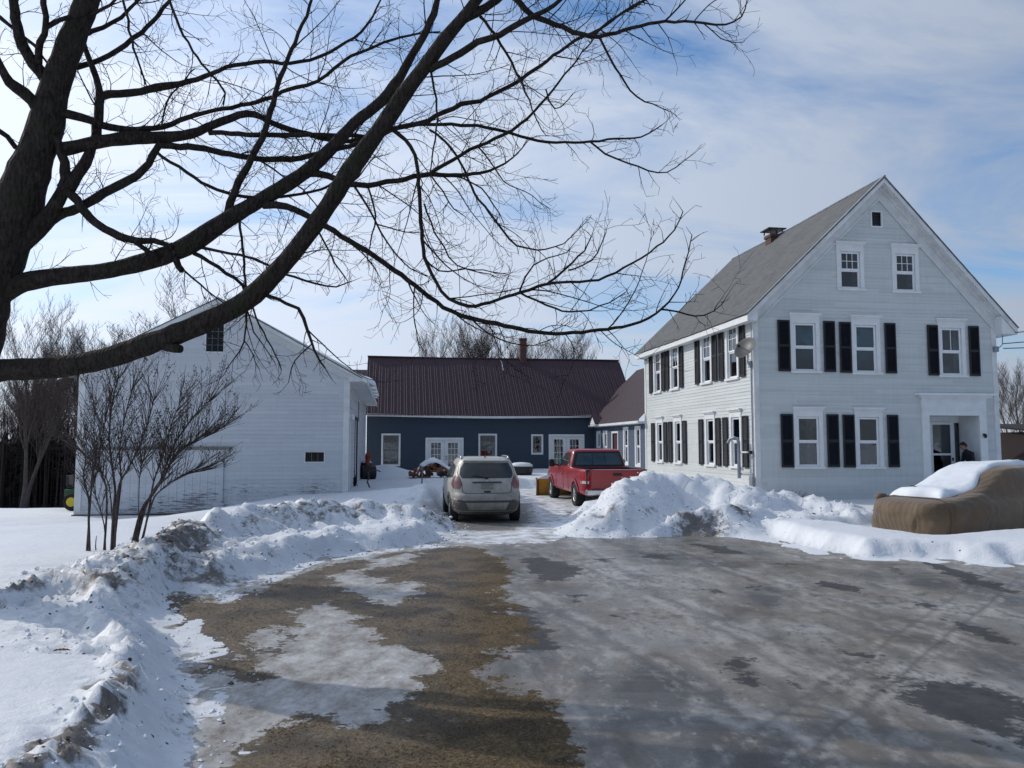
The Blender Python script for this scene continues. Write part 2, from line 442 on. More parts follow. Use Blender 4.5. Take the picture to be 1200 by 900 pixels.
    # eave return
rk.build('rake_board', M['trim_worn'], house)
for sgn in (0, 1):
    ef = MB(); OE = OEs[sgn]; slk = (slope, slopeR)[sgn]
    X = (lambda a: a) if sgn == 0 else (lambda a: W_ - a)
    ze = EAVE - OE * slk
    xs = sorted((X(-OE), X(-OE + .03)))
    ef.box(xs[0], xs[1], -OV - .02, L_ + OV, ze - .06, ze + .13)
    xs = sorted((X(-OE + .03), X(.0)))
    ef.box(xs[0], xs[1], -OV + .01, L_ + OV - .02, ze - .045, ze - .02)
    X0 = (lambda a: -a) if sgn == 0 else (lambda a: W_ + a)
    for fr_, d0_, d1_ in ((FF, .001, OV - .012),): ef.prism([(X0(.001), EAVE - .03), (X0(OE - .031), ze - .018), (X0(OE - .031), ze - .044), (X0(.001), ze - .044)], fr_, d0_, d1_)
    ef.build('eave_fascia', M['trim'], house)
def roof_slab(name, x0, z0, x1, z1, y0, y1, thick, mat, parent, nx=24, sag=0., rough=0.):
    """one pitched slab from (x0,z0) eave to (x1,z1) ridge running y0..y1, uv in metres"""
    L = math.hypot(x1 - x0, z1 - z0); ny = 40
    vs, fs, uvs = [], [], []
    nrm = Vector((-(z1 - z0), 0, x1 - x0)).normalized()
    if nrm.z < 0: nrm = -nrm
    r = random.Random(5)
    for i in range(nx + 1):
        for j in range(ny + 1):
            t, q = i / nx, j / ny
            z = z0 + (z1 - z0) * t - sag * math.sin(math.pi * q) * (.5 + .5 * t) + r.uniform(-rough, rough)
            vs.append((x0 + (x1 - x0) * t, y0 + (y1 - y0) * q, z)); uvs.append((q * (y1 - y0), t * L))
    for i in range(nx):
        for j in range(ny):
            a = i * (ny + 1) + j; fs.append((a, a + 1, a + ny + 2, a + ny + 1))
    me = bpy.data.meshes.new(name); me.from_pydata(vs, [], fs)
    bm = bmesh.new(); bm.from_mesh(me); bmesh.ops.recalc_face_normals(bm, faces=bm.faces)
    if sum(f.normal.z for f in bm.faces) < 0: bmesh.ops.reverse_faces(bm, faces=bm.faces)
    uvl = bm.loops.layers.uv.new('UVMap')
    for f in bm.faces:
        for l in f.loops: l[uvl].uv = uvs[l.vert.index]
    bm.to_mesh(me); bm.free(); me.materials.append(mat)
    o = bpy.data.objects.new(name, me); COL.objects.link(o); o.parent = parent
    s = o.modifiers.new('thick', 'SOLIDIFY'); s.thickness = thick; s.offset = -1
    return o
LIFT = .17
zr = APEX + LIFT
roof_slab('roof', -OEs[0] - .04, EAVE - OEs[0] * slope + LIFT, AX, zr, -OV - .05, L_ + OV + .05, .035, M['shingle'], house, sag=.05, rough=.006)
roof_slab('roof', W_ + OEs[1] + .04, EAVE - OEs[1] * slopeR + LIFT, AX, zr, -OV - .05, L_ + OV + .05, .035, M['shingle'], house, sag=.05, rough=.006)
rc = MB(); rc.tube([(AX, -OV - .06, zr + .0), (AX, L_ / 2, zr - .05), (AX, L_ + OV + .05, zr)], .04, 6); rc.build('ridge_cap', M['galv'], house)
ch = MB(); ch.box(W_ / 2 - .24, W_ / 2 + .24, 6.75, 7.25, 9.9, 10.66); ch.box(W_ / 2 - .28, W_ / 2 + .28, 6.7, 7.3, 10.58, 10.70)
cho = ch.build('chimney', M['brick'], house)
k = MB(); k.box(W_ / 2 - .4, W_ / 2 + .4, 6.6, 7.4, 10.90, 10.94)
for sx in (-.28, .28):
    for sy in (6.75, 7.25): k.box(W_ / 2 + sx - .02, W_ / 2 + sx + .02, sy - .02, sy + .02, 10.74, 10.90)
k.build('chimney_cap', M['black'], cho)
for (s, a, b, wd, cur, cols, rows, sill, sh) in win_front:
    window(house, FF, s, a, b, wd, cw=.13, head=.27, cols=cols, rows=rows, curtain=cur, sill=True)
    if sh:
        for (l, r) in sh: shutter(house, FF, l, r, a - .02, b + .08)
SHS = [((10.44, 10.06), (8.78, 8.4)), ((8.29, 7.9), (6.62, 6.24)), ((4.92, 4.53), (3.26, 2.86)), ((2.67, 2.29), (.96, .58))]
SHL = [((10.25, 9.87), (8.6, 8.22)), ((8.0, 7.62), (6.37, 5.99)), ((4.66, 4.28), (3.06, 2.68)), ((2.44, 2.06), (.84, .46))]
for i, (s, a, b, wd, cur, _) in enumerate(win_side):
    window(house, FS, s, a, b, wd, cw=.12, head=.24 if i > 3 else .12, cap=i > 3, cols=(1, 2) if i < 4 else (1, 1), rows=(1, 2) if i < 4 else (1, 1), curtain=cur)
    for (r, l) in (SHS + SHL)[i]: shutter(house, FS, l, r, a - .02, b + .02)
# gable vent
v = MB(); a, b, z0, z1 = VENT
for (l, r, lo, hi) in ((a - .05, a, z0 - .05, z1 + .05), (b, b + .05, z0 - .05, z1 + .05), (a, b, z1, z1 + .05), (a, b, z0 - .05, z0)): v.fbox(FF, l, r, lo, hi, -.03, .03)
vo = v.build('gable_vent', M['trim'], house)
v = MB(); v.fbox(FF, a, b, z0, z1, -.13, -.12)
z = z0
while z < z1 - .05: v.add([FF.p(a, z, -.02), FF.p(b, z, -.02), FF.p(b, z + .06, -.1), FF.p(a, z + .06, -.1)], [(0, 1, 2, 3)]); z += .06
v.build('louvre', M['blind'], vo)
# entrance: surround, recessed porch, storm door
d = MB(); a, b, z0, z1 = DOOR
d.fbox(FF, a - .27, a - .0, .0, 3.36, -.02, .05); d.fbox(FF, b, b + .27, .0, 3.36, -.02, .05)
d.fbox(FF, a, b, z1, 3.36, -.02, .052)
d.fbox(FF, a - .27, b + .27, 3.36, 3.42, -.01, .08); d.fbox(FF, a - .48, b + .60, 3.50, 3.58, -.01, .22); d.fbox(FF, a - .36, b + .46, 3.42, 3.50, -.01, .14)
d.fbox(FF, a - .29, b + .29, 3.02, 3.06, .03, .07); d.fbox(FF, a - .30, a - .2, .0, .2, .03, .07); d.fbox(FF, b + .2, b + .3, .0, .2, .03, .07)
d.build('door_surround', M['trim'], house)
RD = .95
p = MB()
p.fbox(FF, a - .04, a, .2, z1, -RD, -.021); p.fbox(FF, b, b + .04, .2, z1, -RD, -.021); p.fbox(FF, a, b, z1, z1 + .04, -RD, -.021)
p.build('porch_lining', M['trim_worn'], house)
p = MB(); p.fbox(FF, a, b, .12, .22, -RD, .12); p.fbox(FF, a - .1, b + .1, -.1, .10, 0.031, .55); p.build('porch_step', M['grey_wood'], house)
DB = Face((0, RD, 0), (1, 0, 0), (0, -1, 0))
p = MB(); p.fbox(DB, a, a + .70, .22, z1, -.04, .02); p.fbox(DB, a + 1.58, a + 1.64, .22, z1, -.04, .02); p.fbox(DB, a + .70, a + 1.58, 2.66, z1, -.04, .019)
p.fbox(DB, a + 1.64, b, .22, .60, -.04, .017); p.fbox(DB, a + 1.64, b, 2.62, z1, -.04, .017)
p.build('door_frame', M['trim'], house)
p = MB(); p.fbox(DB, a + 1.64, b, .60, 2.62, -.03, -.024); p.build('sidelight', M['glass'], house)
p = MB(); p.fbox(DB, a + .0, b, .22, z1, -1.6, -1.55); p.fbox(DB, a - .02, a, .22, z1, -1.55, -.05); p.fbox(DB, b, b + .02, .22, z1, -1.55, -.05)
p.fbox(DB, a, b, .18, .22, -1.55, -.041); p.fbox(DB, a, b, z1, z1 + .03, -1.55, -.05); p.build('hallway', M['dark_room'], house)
sd = MB(); l, r, lo, hi = a + .71, a + 1.57, .24, 2.65
sd.fbox(DB, l, l + .09, lo, hi, .0, .035); sd.fbox(DB, r - .09, r, lo, hi, .0, .035); sd.fbox(DB, l + .09, r - .09, hi - .09, hi, .0, .034)
sd.fbox(DB, l + .09, r - .09, lo, .72, .0, .034); sd.fbox(DB, l + .09, r - .09, 1.50, 1.57, .0, .034)
so = sd.build('storm_door', M['sash'], house)
g = MB(); g.fbox(DB, l + .085, r - .085, .71, 1.505, .012, .018); g.fbox(DB, l + .085, r - .085, 1.565, hi - .085, .012, .018); g.build('pane', M['glass'], so)
g = MB(); g.fbox(DB, r - .07, r - .03, 1.32, 1.42, .035, .075); g.build('handle', M['black'], so)
# entry light and number plate
g = MB(); g.fbox(FF, b + .10, b + .16, 2.16, 2.24, .05, .1); g.lathe([(0, 0), (.04, .02), (.05, .1), (.03, .14), (0, .15)], FF.p(b + .13, 2.08, .13), 10)
g.build('entry_lamp', M['black'], house)
# side-wall pipes: vent stack with elbow, meter and conduit near the corner
g = MB()
q = lambda t, z, d: FS.p(t, z, d)
g.tube([q(.62, .78, .30), q(.62, 1.95, .30), q(.62, 2.06, .33), q(.68, 2.10, .42), q(.80, 2.04, .52), q(.86, 1.92, .56)], .055, 10)
g.tube([q(.62, 1.62, .28), q(.30, 1.62, .16), q(.12, 1.62, .06)], .03, 8); g.tube([q(.62, .92, .28), q(.2, .92, .05)], .03, 8)
g.build('vent_pipe', M['galv'], house)
g = MB(); g.tube([q(.09, .1, .06), q(.09, 4.4, .06)], .022, 8); g.tube([q(.05, 4.4, .05), q(.05, 5.9, .05)], .012, 6); g.build('conduit', M['galv'], house)
g = MB(); g.fbox(FS, .02, .26, .55, .85, .03, .14); g.build('meter_box', M['galv'], house, bevel=.01)
g = MB(); g.fbox(FS, .10, .22, 1.56, 1.68, .03, .16); g.build('outlet_box', M['black'], house, bevel=.01)
# insulator bracket, right corner
g = MB(); g.fbox(FF, W_ - .12, W_ + .03, 5.0, 5.18, .03, .14); g.tube([FF.p(W_ + .02, 5.1, .1), FF.p(W_ + .2, 5.25, .1), FF.p(W_ + .22, 5.6, .1)], .015, 6); g.build('service_bracket', M['galv'], house)
HM = Matrix.Translation((7.81, 25.5, 0)) @ Matrix.Rotation(ANG, 4, 'Z')
def hw(x, y, z): return HM @ Vector((x, y, z))
# power lines leave the corner to the right
for i, (z, sag, nm) in enumerate(((5.62, .35, 'upper'), (5.28, .4, 'middle'), (5.12, .6, 'lower'))):
    m = MB(); A = hw(W_ + .22, -.1, z); B_ = Vector((26 + i * .2, 20.5, 6.6 + .25 * (2 - i)))
    m.tube([A.lerp(B_, t / 14) - Vector((0, 0, sag * math.sin(math.pi * t / 14))) for t in range(15)], .016, 5)
    tag(m.build('power_line', M['black']), '%s black wire of three running from the house corner to the right edge' % nm, 'wire', 'wires at the house corner')
# satellite dish on its arm at the near corner
sdh = empty('satellite_dish', hw(-.06, .12, 4.46), ANG, 'grey satellite dish on a short arm at the corner of the white house', 'satellite dish')
m = MB(); m.box(-.06, .06, -.06, .06, -.1, .12); m.build('mount', M['galv'], sdh, bevel=.008)
m = MB(); m.tube([(-.05, 0, .0), (-.14, -.10, .05), (-.15, -.15, .25), (-.18, -.19, .42)], .025, 8); m.build('arm', M['galv'], sdh)
dd = Vector((-.80, -.30, .50)).normalized()
rot = Vector((0, 0, 1)).rotation_difference(dd).to_matrix().to_4x4()
m = MB(); m.lathe([(0, 0), (.1, .008), (.2, .03), (.3, .07), (.37, .11), (.39, .125), (.37, .118), (.3, .08), (.2, .04), (.1, .018), (0, .01)], n=28)
m.v = [tuple(Matrix.Translation((-.20, -.20, .46)) @ rot @ Vector((p[0], p[1] * 1.12, p[2]))) for p in m.v]
m.build('dish', M['dish'], sdh, smooth=True)
c0 = Vector((-.20, -.20, .46))
m = MB(); m.tube([c0 + rot @ Vector((0, .42, .08)), c0 + dd * .45 + Vector((0, 0, -.12))], .014, 6); e = c0 + dd * .45 + Vector((0, 0, -.12)); m.cyl(e, dd, .045, .12, 10); m.build('feed_arm', M['black'], sdh)

# ================================================================ CONNECTING WING (blue, maroon roof)
def place_e(local): return hw(*local)
wing = empty('house_wing', hw(0, L_, 0), ANG, 'low blue wing with maroon roof between the white house and the long blue building', 'house wing')
WL = 10.2; WE = 2.95
FW = Face((0, 0, 0), (0, 1, 0), (-1, 0, 0))
wins = [(1.17, .92, 2.62, .62), (3.12, .95, 2.62, .62), (7.0, .95, 2.5, .6), (8.45, .95, 2.5, .6)]
DW = (4.6, 5.62, .2, 2.45)
m = MB(); clap_wall(m, FW, 0, WL, .0, WE, [(s - w2 / 2, s + w2 / 2, a, b) for s, a, b, w2 in wins] + [DW], rowh=.105)
clap_wall(m, Face((0, 0, 0), (1, 0, 0), (0, -1, 0)), 0, 6, 0, WE, rowh=.105)
M['blue_lit'] = siding('sunlit_blue_clapboard', (.065, .095, .15, 1), (.05, .075, .12, 1), .5, rowh=.105)  # blue clapboard coloured paler to suggest sunlight on the wing wall
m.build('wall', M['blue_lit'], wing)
for s, a, b, w2 in wins: window(wing, FW, s, a, b, w2, cw=.12, sill=False, curtain='sides', cols=(1, 1))
m = MB(); a, b, z0, z1 = DW; m.fbox(FW, a - .1, a, 0, z1 + .1, -.02, .03); m.fbox(FW, b, b + .1, 0, z1 + .1, -.02, .03); m.fbox(FW, a, b, z1, z1 + .1, -.02, .031)
do = m.build('door_frame', M['trim'], wing)
m = MB(); m.fbox(FW, a, b, z0, z1, -.09, -.06)
M['maroon_door'] = simple('maroon_door_paint', (.07, .02, .025, 1), .5)
m.build('door', M['maroon_door'], do)
m = MB(); m.fbox(FW, -.0, WL, WE - .12, WE, .0, .03); m.box(-.38, -.35, -.0, WL, WE - .10, WE + .05); m.box(-.35, 0, 0, WL, WE - .03, WE - .01)
m.fbox(FW, WL - .1, WL + .02, 0, WE, -.01, .035); m.build('eave_fascia', M['trim'], wing)
def metal_roof(name, root, x0, z0, x1, z1, y0, y1, rib=.3, mat='metal_roof', along='x'):
    """standing seams running up the slope; slab is x0->x1 up, y along"""
    m = MB(); n = int((y1 - y0) / rib); L = math.hypot(x1 - x0, z1 - z0)
    nr = Vector((-(z1 - z0), 0, x1 - x0)).normalized()
    if nr.z < 0: nr = -nr
    prof = []
    for i in range(n + 1):
        y = y0 + i * rib
        prof += [(y, 0), (y + .014, .009), (y + .036, .009), (y + .05, 0)]
        if i < n: prof += [(y + .14, 0), (y + .15, .008), (y + .17, .008), (y + .18, 0)]
    prof.append((y1 + .05, 0))
    K = 12
    for k in range(K + 1):
        t = k / K
        for (y, h) in prof:
            hh = h + .006 * math.sin(y * 1.7 + k) * (0 < k < K)
            m.v.append((x0 + (x1 - x0) * t + nr.x * hh, y, z0 + (z1 - z0) * t + nr.z * hh))
    N = len(prof)
    for k in range(K):
        for i in range(N - 1): a = k * N + i; m.f.append((a, a + 1, a + N + 1, a + N))
    if along == 'y': m.v = [(p[1], p[0], p[2]) for p in m.v]
    o = m.build(name, M[mat], root)
    s = o.modifiers.new('thick', 'SOLIDIFY'); s.thickness = .02
    return o
M['maroon_flat'] = simple('faded_maroon_roof', (.058, .038, .045, 1), .6, var=.1, scale=.8, spec=.2)
metal_roof('roof', wing, -.40, WE + .03, 3.1, 6.35, -.0, WL + .9, rib=.5, mat='maroon_flat')
metal_roof('roof', wing, 6.6, WE + .03, 3.1, 6.35, -.0, WL + .9, rib=.5, mat='maroon_flat')
# little gable hood over the wing door
m = MB(); hd = 7.7
for sg in (-1, 1):
    m.add([(-.6, hd, 3.50), (-.1, hd, 3.50), (-.1, hd + sg * .7, 3.0), (-.6, hd + sg * .7, 3.0), (-.6, hd, 3.46), (-.1, hd, 3.46), (-.1, hd + sg * .7, 2.96), (-.6, hd + sg * .7, 2.96)],
          [(0, 1, 2, 3), (4, 7, 6, 5), (0, 4, 5, 1), (1, 5, 6, 2), (2, 6, 7, 3), (3, 7, 4, 0)])
m.build('door_hood', M['maroon_flat'], wing)
m = MB(); m.add([(-.55, hd - .6, 2.97), (-.55, hd + .6, 2.97), (-.55, hd, 3.42), (-.51, hd - .6, 2.97), (-.51, hd + .6, 2.97), (-.51, hd, 3.42)], [(0, 1, 2), (5, 4, 3), (0, 3, 4, 1), (1, 4, 5, 2), (2, 5, 3, 0)])
m.box(-.55, -.02, hd - .6, hd + .6, 2.90, 2.955)
m.build('hood_gable', M['trim'], wing)

# ================================================================ LONG BLUE BUILDING
blue = empty('blue_building', (-8.04, 44.0, 0), ANG, 'long dark blue building with maroon ribbed metal roof and white french doors', 'building')
BL = 15.6; BE = 3.5; BR = 7.15; BD = 8.0
FBl = Face((0, 0, 0), (1, 0, 0), (0, -1, 0))
bw = [(1.33, .74, 2.38, .88, 'w'), (6.74, .74, 2.38, .88, 'w'), (9.58, 1.37, 2.35, .52, 's')]
fd = [(3.24, 5.37, -.05, 2.24), (10.25, 12.34, -.05, 2.44)]
m = MB()
clap_wall(m, FBl, 0, BL, -.1, BE, [(s - w2 / 2, s + w2 / 2, a, b) for s, a, b, w2, _ in bw] + [(a + .1, b - .1, z0, z1 - .1) for a, b, z0, z1 in fd], rowh=.105)
def bprof(z):
    if z <= BE: return (0, BD)
    d = (z - BE) / ((BR - BE) / (BD / 2)); return (d, BD - d)
clap_wall(m, Face((BL, 0, 0), (0, 1, 0), (1, 0, 0)), 0, BD, -.1, BR, (), bprof, .105)
clap_wall(m, Face((0, 0, 0), (0, 1, 0), (-1, 0, 0)), 0, BD, -.1, BR, (), bprof, .105)
clap_wall(m, Face((0, BD, 0), (1, 0, 0), (0, 1, 0)), 0, BL, -.1, BE, rowh=.21)
m.build('wall', M['blue'], blue)
for s, a, b, w2, k_ in bw:
    window(blue, FBl, s, a, b, w2, cw=.085, sill=False, cols=(3, 3) if k_ == 'w' else (2, 2), rows=(2, 2), mun=.014, sash_mat='dim_sash')
for (a, b, z0, z1) in fd:
    m = MB(); m.fbox(FBl, a, a + .12, z0, z1, -.02, .03); m.fbox(FBl, b - .12, b, z0, z1, -.02, .03); m.fbox(FBl, a + .12, b - .12, z1 - .12, z1, -.02, .031)
    fo = m.build('door_frame', M['trim'], blue)
    c0, c1 = a + .12, b - .12; mid = (c0 + c1) / 2
    for (l, r, hs) in ((c0, mid - .004, 1), (mid + .004, c1, -1)):
        m = MB(); st = .20; h0 = z0 + .35; h1 = z1 - .12 - .17
        m.fbox(FBl, l, l + st, z0, z1 - .121, -.07, -.03); m.fbox(FBl, r - st, r, z0, z1 - .121, -.07, -.03)
        m.fbox(FBl, l + st, r - st, z0, h0, -.07, -.031); m.fbox(FBl, l + st, r - st, h1, z1 - .121, -.07, -.031)
        for i in (1, 2): x = l + st + (r - l - 2 * st) * i / 3; m.fbox(FBl, x - .012, x + .012, h0, h1, -.06, -.035)
        for i in range(1, 5): z = h0 + (h1 - h0) * i / 5; m.fbox(FBl, l + st, r - st, z - .012, z + .012, -.059, -.036)
        lo = m.build('french_door', M['trim'], blue)
        g = MB(); g.fbox(FBl, l + st - .01, r - st + .01, h0 - .01, h1 + .01, -.052, -.048); g.build('pane', M['glass'], lo)
        if hs == -1:
            g = MB()
            for zz in (1.0, 1.16): g.fbox(FBl, l + .07, l + .12, zz, zz + .07, -.03, .02)
            g.build('handle', M['black'], lo)
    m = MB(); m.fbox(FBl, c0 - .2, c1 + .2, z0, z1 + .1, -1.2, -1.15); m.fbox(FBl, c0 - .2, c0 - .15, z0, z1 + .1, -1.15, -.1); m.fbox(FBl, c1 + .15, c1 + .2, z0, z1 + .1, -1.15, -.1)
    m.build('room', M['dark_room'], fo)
m = MB(); n = 26
pts = [(BL * i / n, -.36, BE - .13 + .05 * math.sin(math.pi * i / n * 2 + 2.0)) for i in range(n + 1)]
for i in range(n):
    a, b = pts[i], pts[i + 1]
    m.add([(a[0], -.38, a[2]), (b[0], -.38, b[2]), (b[0], -.38, b[2] + .13), (a[0], -.38, a[2] + .13), (a[0], -.34, a[2]), (b[0], -.34, b[2]), (b[0], -.34, b[2] + .13), (a[0], -.34, a[2] + .13)],
          [(0, 1, 2, 3), (7, 6, 5, 4), (0, 4, 5, 1), (3, 2, 6, 7)])
m.box(0, BL, -.34, 0, BE - .06, BE - .04)
m.build('eave_fascia', M['trim'], blue)
zb = BE - .40 * (BR - BE) / (BD / 2) + .12 + .30
metal_roof('roof', blue, -.42, BE - .02, BD / 2, BR + .0, -.12, BL - .1, rib=.36, along='y')
metal_roof('roof', blue, BD + .42, BE - .02, BD / 2, BR + .0, -.12, BL - .1, rib=.41, along='y')
m = MB(); m.tube([(-.14, BD / 2, BR + .04), (BL * .3, BD / 2, BR + .0), (BL * .6, BD / 2, BR + .02), (BL, BD / 2, BR + .03)], .06, 6); m.build('ridge_cap', M['metal_roof'], blue)
m = MB(); m.box(9.20, 9.60, 3.72, 4.12, 6.6, 8.4); m.box(9.17, 9.63, 3.69, 4.15, 8.35, 8.46); m.build('chimney', M['brick'], blue)
m = MB(); m.tube([(7.96, 3.5, 7.0), (8.0, 3.4, 6.9), (8.05, 3.0, 6.35)], .03, 6); m.build('roof_pipe', M['galv'], blue)
m = MB()
m.box(12.7, 12.85, -.12, -.02, 2.95, 3.08)
for sx in (-.1, .12): m.lathe([(.02, 0), (.05, -.05), (.07, -.14), (0, -.15)], (12.78 + sx, -.18, 3.0), 10)
m.build('flood_lamp', M['trim'], blue)
# lower lean-to roof seen past the left end
metal_roof('rear_roof', blue, 2.2, 4.3, 6.5, 6.6, -2.6, -.2, rib=.41, along='y')

# ================================================================ BARN
barn = empty('barn', (-13.42, 24.6, -.27), ANG, 'big white weathered clapboard barn with low gable and snow on its right eave', 'barn')
BW = 8.19; Bg = -.27
BEv = 4.22 - Bg; BAp = 6.42 - Bg; BLn = 16.6
FA = Face((0, 0, 0), (1, 0, 0), (0, -1, 0)); FAr = Face((BW, 0, 0), (0, 1, 0), (1, 0, 0)); FAl = Face((0, 0, 0), (0, 1, 0), (-1, 0, 0))
bs = (BAp - BEv) / (BW / 2)
def aprof(z):
    if z <= BEv: return (0, BW)
    d = (z - BEv) / bs; return (d, BW - d)
bwin = (3.70, 4.24, 4.83 - Bg, 5.70 - Bg); bsm = (6.85, 7.44, 1.32 - Bg, 1.63 - Bg)
bdoor = (4.4, 6.3, .1, 3.1)
m = MB()
clap_wall(m, FA, 0, BW, 0, BAp, [bwin, bsm], aprof, .13, .011)
clap_wall(m, FAr, 0, BLn, 0, BEv, [bdoor], None, .13, .018)
clap_wall(m, FAl, 0, BLn, 0, BEv, [], None, .13, .018)
clap_wall(m, Face((0, BLn, 0), (1, 0, 0), (0, 1, 0)), 0, BW, 0, BAp, (), aprof, .26)
m.build('wall', M['barn_white'], barn)
m = MB(); m.box(-.02, BW + .02, -.03, BLn, -.9, .0); m.build('foundation', M['concrete'], barn)
m = MB()
m.fbox(FA, -.03, .16, 0, BEv, -.02, .032); m.fbox(FA, BW - .16, BW + .03, 0, BEv, -.02, .032); m.fbox(FAr, -.0, .16, 0, BEv - .1, -.02, .03)
m.fbox(FA, .16, BW - .16, -.02, .12, 0, .03); m.fbox(FAr, .16, BLn, BEv - .25, BEv - .02, -.01, .03)
m.build('corner_board', M['trim_worn'], barn)
m = MB(); bc = math.cos(math.atan(bs))
for sg in (0, 1):
    def strip(o0, o1, d0, d1, a0, a1=BW / 2):
        vs = []
        for d in (d0, d1):
            for a, off in ((a0, o0), (a0, o1), (a1, o1), (a1, o0)):
                vs.append(FA.p(a if sg == 0 else BW - a, BEv + a * bs - off / bc, d))
        m.add(vs, [(0, 1, 2, 3), (7, 6, 5, 4), (0, 4, 5, 1), (1, 5, 6, 2), (2, 6, 7, 3), (3, 7, 4, 0)])
    strip(0, .24, .018, .036, 0); strip(-.02, .0, -.02, .22, -.56); strip(-.12, .05, .22, .245, -.58); strip(.22, .26, .018, .055, 0)
m.build('rake_board', M['trim_worn'], barn)
zB = BEv - .60 * bs + .13
roof_slab('roof', -.60, zB, BW / 2, BAp + .13, -.26, BLn + .2, .03, M['shingle'], barn, rough=.004)
roof_slab('roof', BW + .44, zB, BW / 2, BAp + .13, -.26, BLn + .2, .03, M['shingle'], barn, rough=.004)
m = MB(); m.box(BW + .56, BW + .59, -.24, BLn, zB - .16, zB - .0); m.box(BW, BW + .56, -.2, BLn, zB - .12, zB - .10); m.prism([(BW + .001, BEv - .03), (BW + .559, zB - .16), (BW + .559, zB - .10), (BW + .001, zB - .10)][:2] + [(BW + .559, zB - .121), (BW + .001, zB - .121)], FA, .001, .2); m.build('eave_fascia', M['trim_worn'], barn)
def old_sash(fr, s0, s1, z0, z1, nc, nr, root, nm='window'):
    m = MB()
    for (l, r, lo, hi) in ((s0 - .035, s0, z0 - .035, z1 + .035), (s1, s1 + .035, z0 - .035, z1 + .035), (s0, s1, z1, z1 + .035), (s0, s1, z0 - .035, z0)): m.fbox(fr, l, r, lo, hi, -.08, .024)
    wo = m.build(nm, M['trim_worn'], root)
    m = MB()
    for i in range(1, nc): x = s0 + (s1 - s0) * i / nc; m.fbox(fr, x - .011, x + .011, z0, z1, -.05, -.03)
    for i in range(1, nr): z = z0 + (z1 - z0) * i / nr; m.fbox(fr, s0, s1, z - .011, z + .011, -.049, -.031)
    for (l, r, lo, hi) in ((s0, s0 + .02, z0, z1), (s1 - .02, s1, z0, z1), (s0, s1, z0, z0 + .02), (s0, s1, z1 - .02, z1)): m.fbox(fr, l, r, lo, hi, -.052, -.03)
    m.build('sash', M['old_muntin'], wo)
    m = MB(); m.fbox(fr, s0, s1, z0, z1, -.058, -.054); m.build('pane', M['old_glass'], wo)
    m = MB(); m.fbox(fr, s0 - .05, s1 + .05, z0 - .05, z1 + .05, -.5, -.48); 
    for l in (s0 - .07, s1 + .05): m.fbox(fr, l, l + .02, z0 - .05, z1 + .05, -.48, -.081)
    m.build('room', M['black'], wo)
old_sash(FA, *bwin, 3, 4, barn); old_sash(FA, *bsm, 3, 1, barn)
# big sliding door front left with its track hood
m = MB(); x = .9
while x < 4.35:
    m.fbox(FA, x, x + .225, .02, 1.98, .02, .055 + .003 * ((x * 10) % 2)); x += .23
m.fbox(FA, .9, 4.4, .15, .3, .058, .075)
sl = m.build('sliding_door', M['barn_white'], barn)
m = MB(); m.fbox(FA, .6, 4.6, 2.0, 2.07, .03, .13); m.build('door_track', M['grey_wood'], barn)
# doorway on the yard side with white leaf standing half open
m = MB(); a, b, z0, z1 = bdoor; m.fbox(FAr, a - .1, a, 0, z1 + .1, -.02, .03); m.fbox(FAr, b, b + .1, 0, z1 + .1, -.02, .03); m.fbox(FAr, a, b, z1, z1 + .1, -.02, .03)
do = m.build('yard_doorway', M['black'], barn)
m = MB(); m.fbox(FAr, a + .25, b, z0, z1, -.06, -.02); m.build('door_leaf', M['barn_white'], do)
m = MB(); m.fbox(FAr, a - .1, b + .1, 0, z1 + .2, -.6, -.55); m.fbox(FAr, a - .1, a - .05, 0, z1 + .2, -.55, -.03); m.build('doorway_inside', M['black'], do)
m = MB(); m.fbox(FAr, 6.9, 7.5, 3.1, 3.9, -.01, .03); m.build('loft_hatch', M['grey_wood'], barn)
m = MB(); m.fbox(FAr, .18, .26, 3.05, 3.12, .03, .1); m.lathe([(0, .16), (.04, .15), (.06, .08), (.06, 0), (0, -.02)], FAr.p(.22, 2.98, .14), 12); m.build('wall_lamp', M['trim'], barn)
m = MB(); m.tube([FAr.p(.08, .1, .06), FAr.p(.08, 2.9, .06)], .02, 6); m.build('conduit', M['trim'], barn)
# concrete ledge dark line at front left
m = MB(); m.fbox(FA, -.05, 4.5, -.12, -.0, .03, .16); m.build('sill_beam', M['dark_wood'], barn)
# ================================================================ TERRAIN (numpy height fields)
def _hash(ix, iy, seed):
    h = (ix.astype(np.int64) * 374761393 + iy.astype(np.int64) * 668265263 + seed * 1442695041) & 0xffffffff
    h = ((h ^ (h >> 13)) * 1274126177) & 0xffffffff
    h = h ^ (h >> 16)
    return (h & 0xffffff) / float(0xffffff)
def vnoise(x, y, seed=0):
    ix = np.floor(x); iy = np.floor(y); fx = x - ix; fy = y - iy
    u = fx * fx * fx * (fx * (fx * 6 - 15) + 10); v = fy * fy * fy * (fy * (fy * 6 - 15) + 10)
    a = _hash(ix, iy, seed); b = _hash(ix + 1, iy, seed); c = _hash(ix, iy + 1, seed); d = _hash(ix + 1, iy + 1, seed)
    return (a + (b - a) * u) * (1 - v) + (c + (d - c) * u) * v
def fbm(x, y, octv=4, seed=0, gain=.5):
    s = 0; a = 1.; t = 0
    for o in range(octv):
        c_, s_ = math.cos(o * .9), math.sin(o * .9)
        s = s + a * vnoise((x * c_ - y * s_) * 2 ** o, (x * s_ + y * c_) * 2 ** o, seed + o * 17); t += a; a *= gain
    return s / t
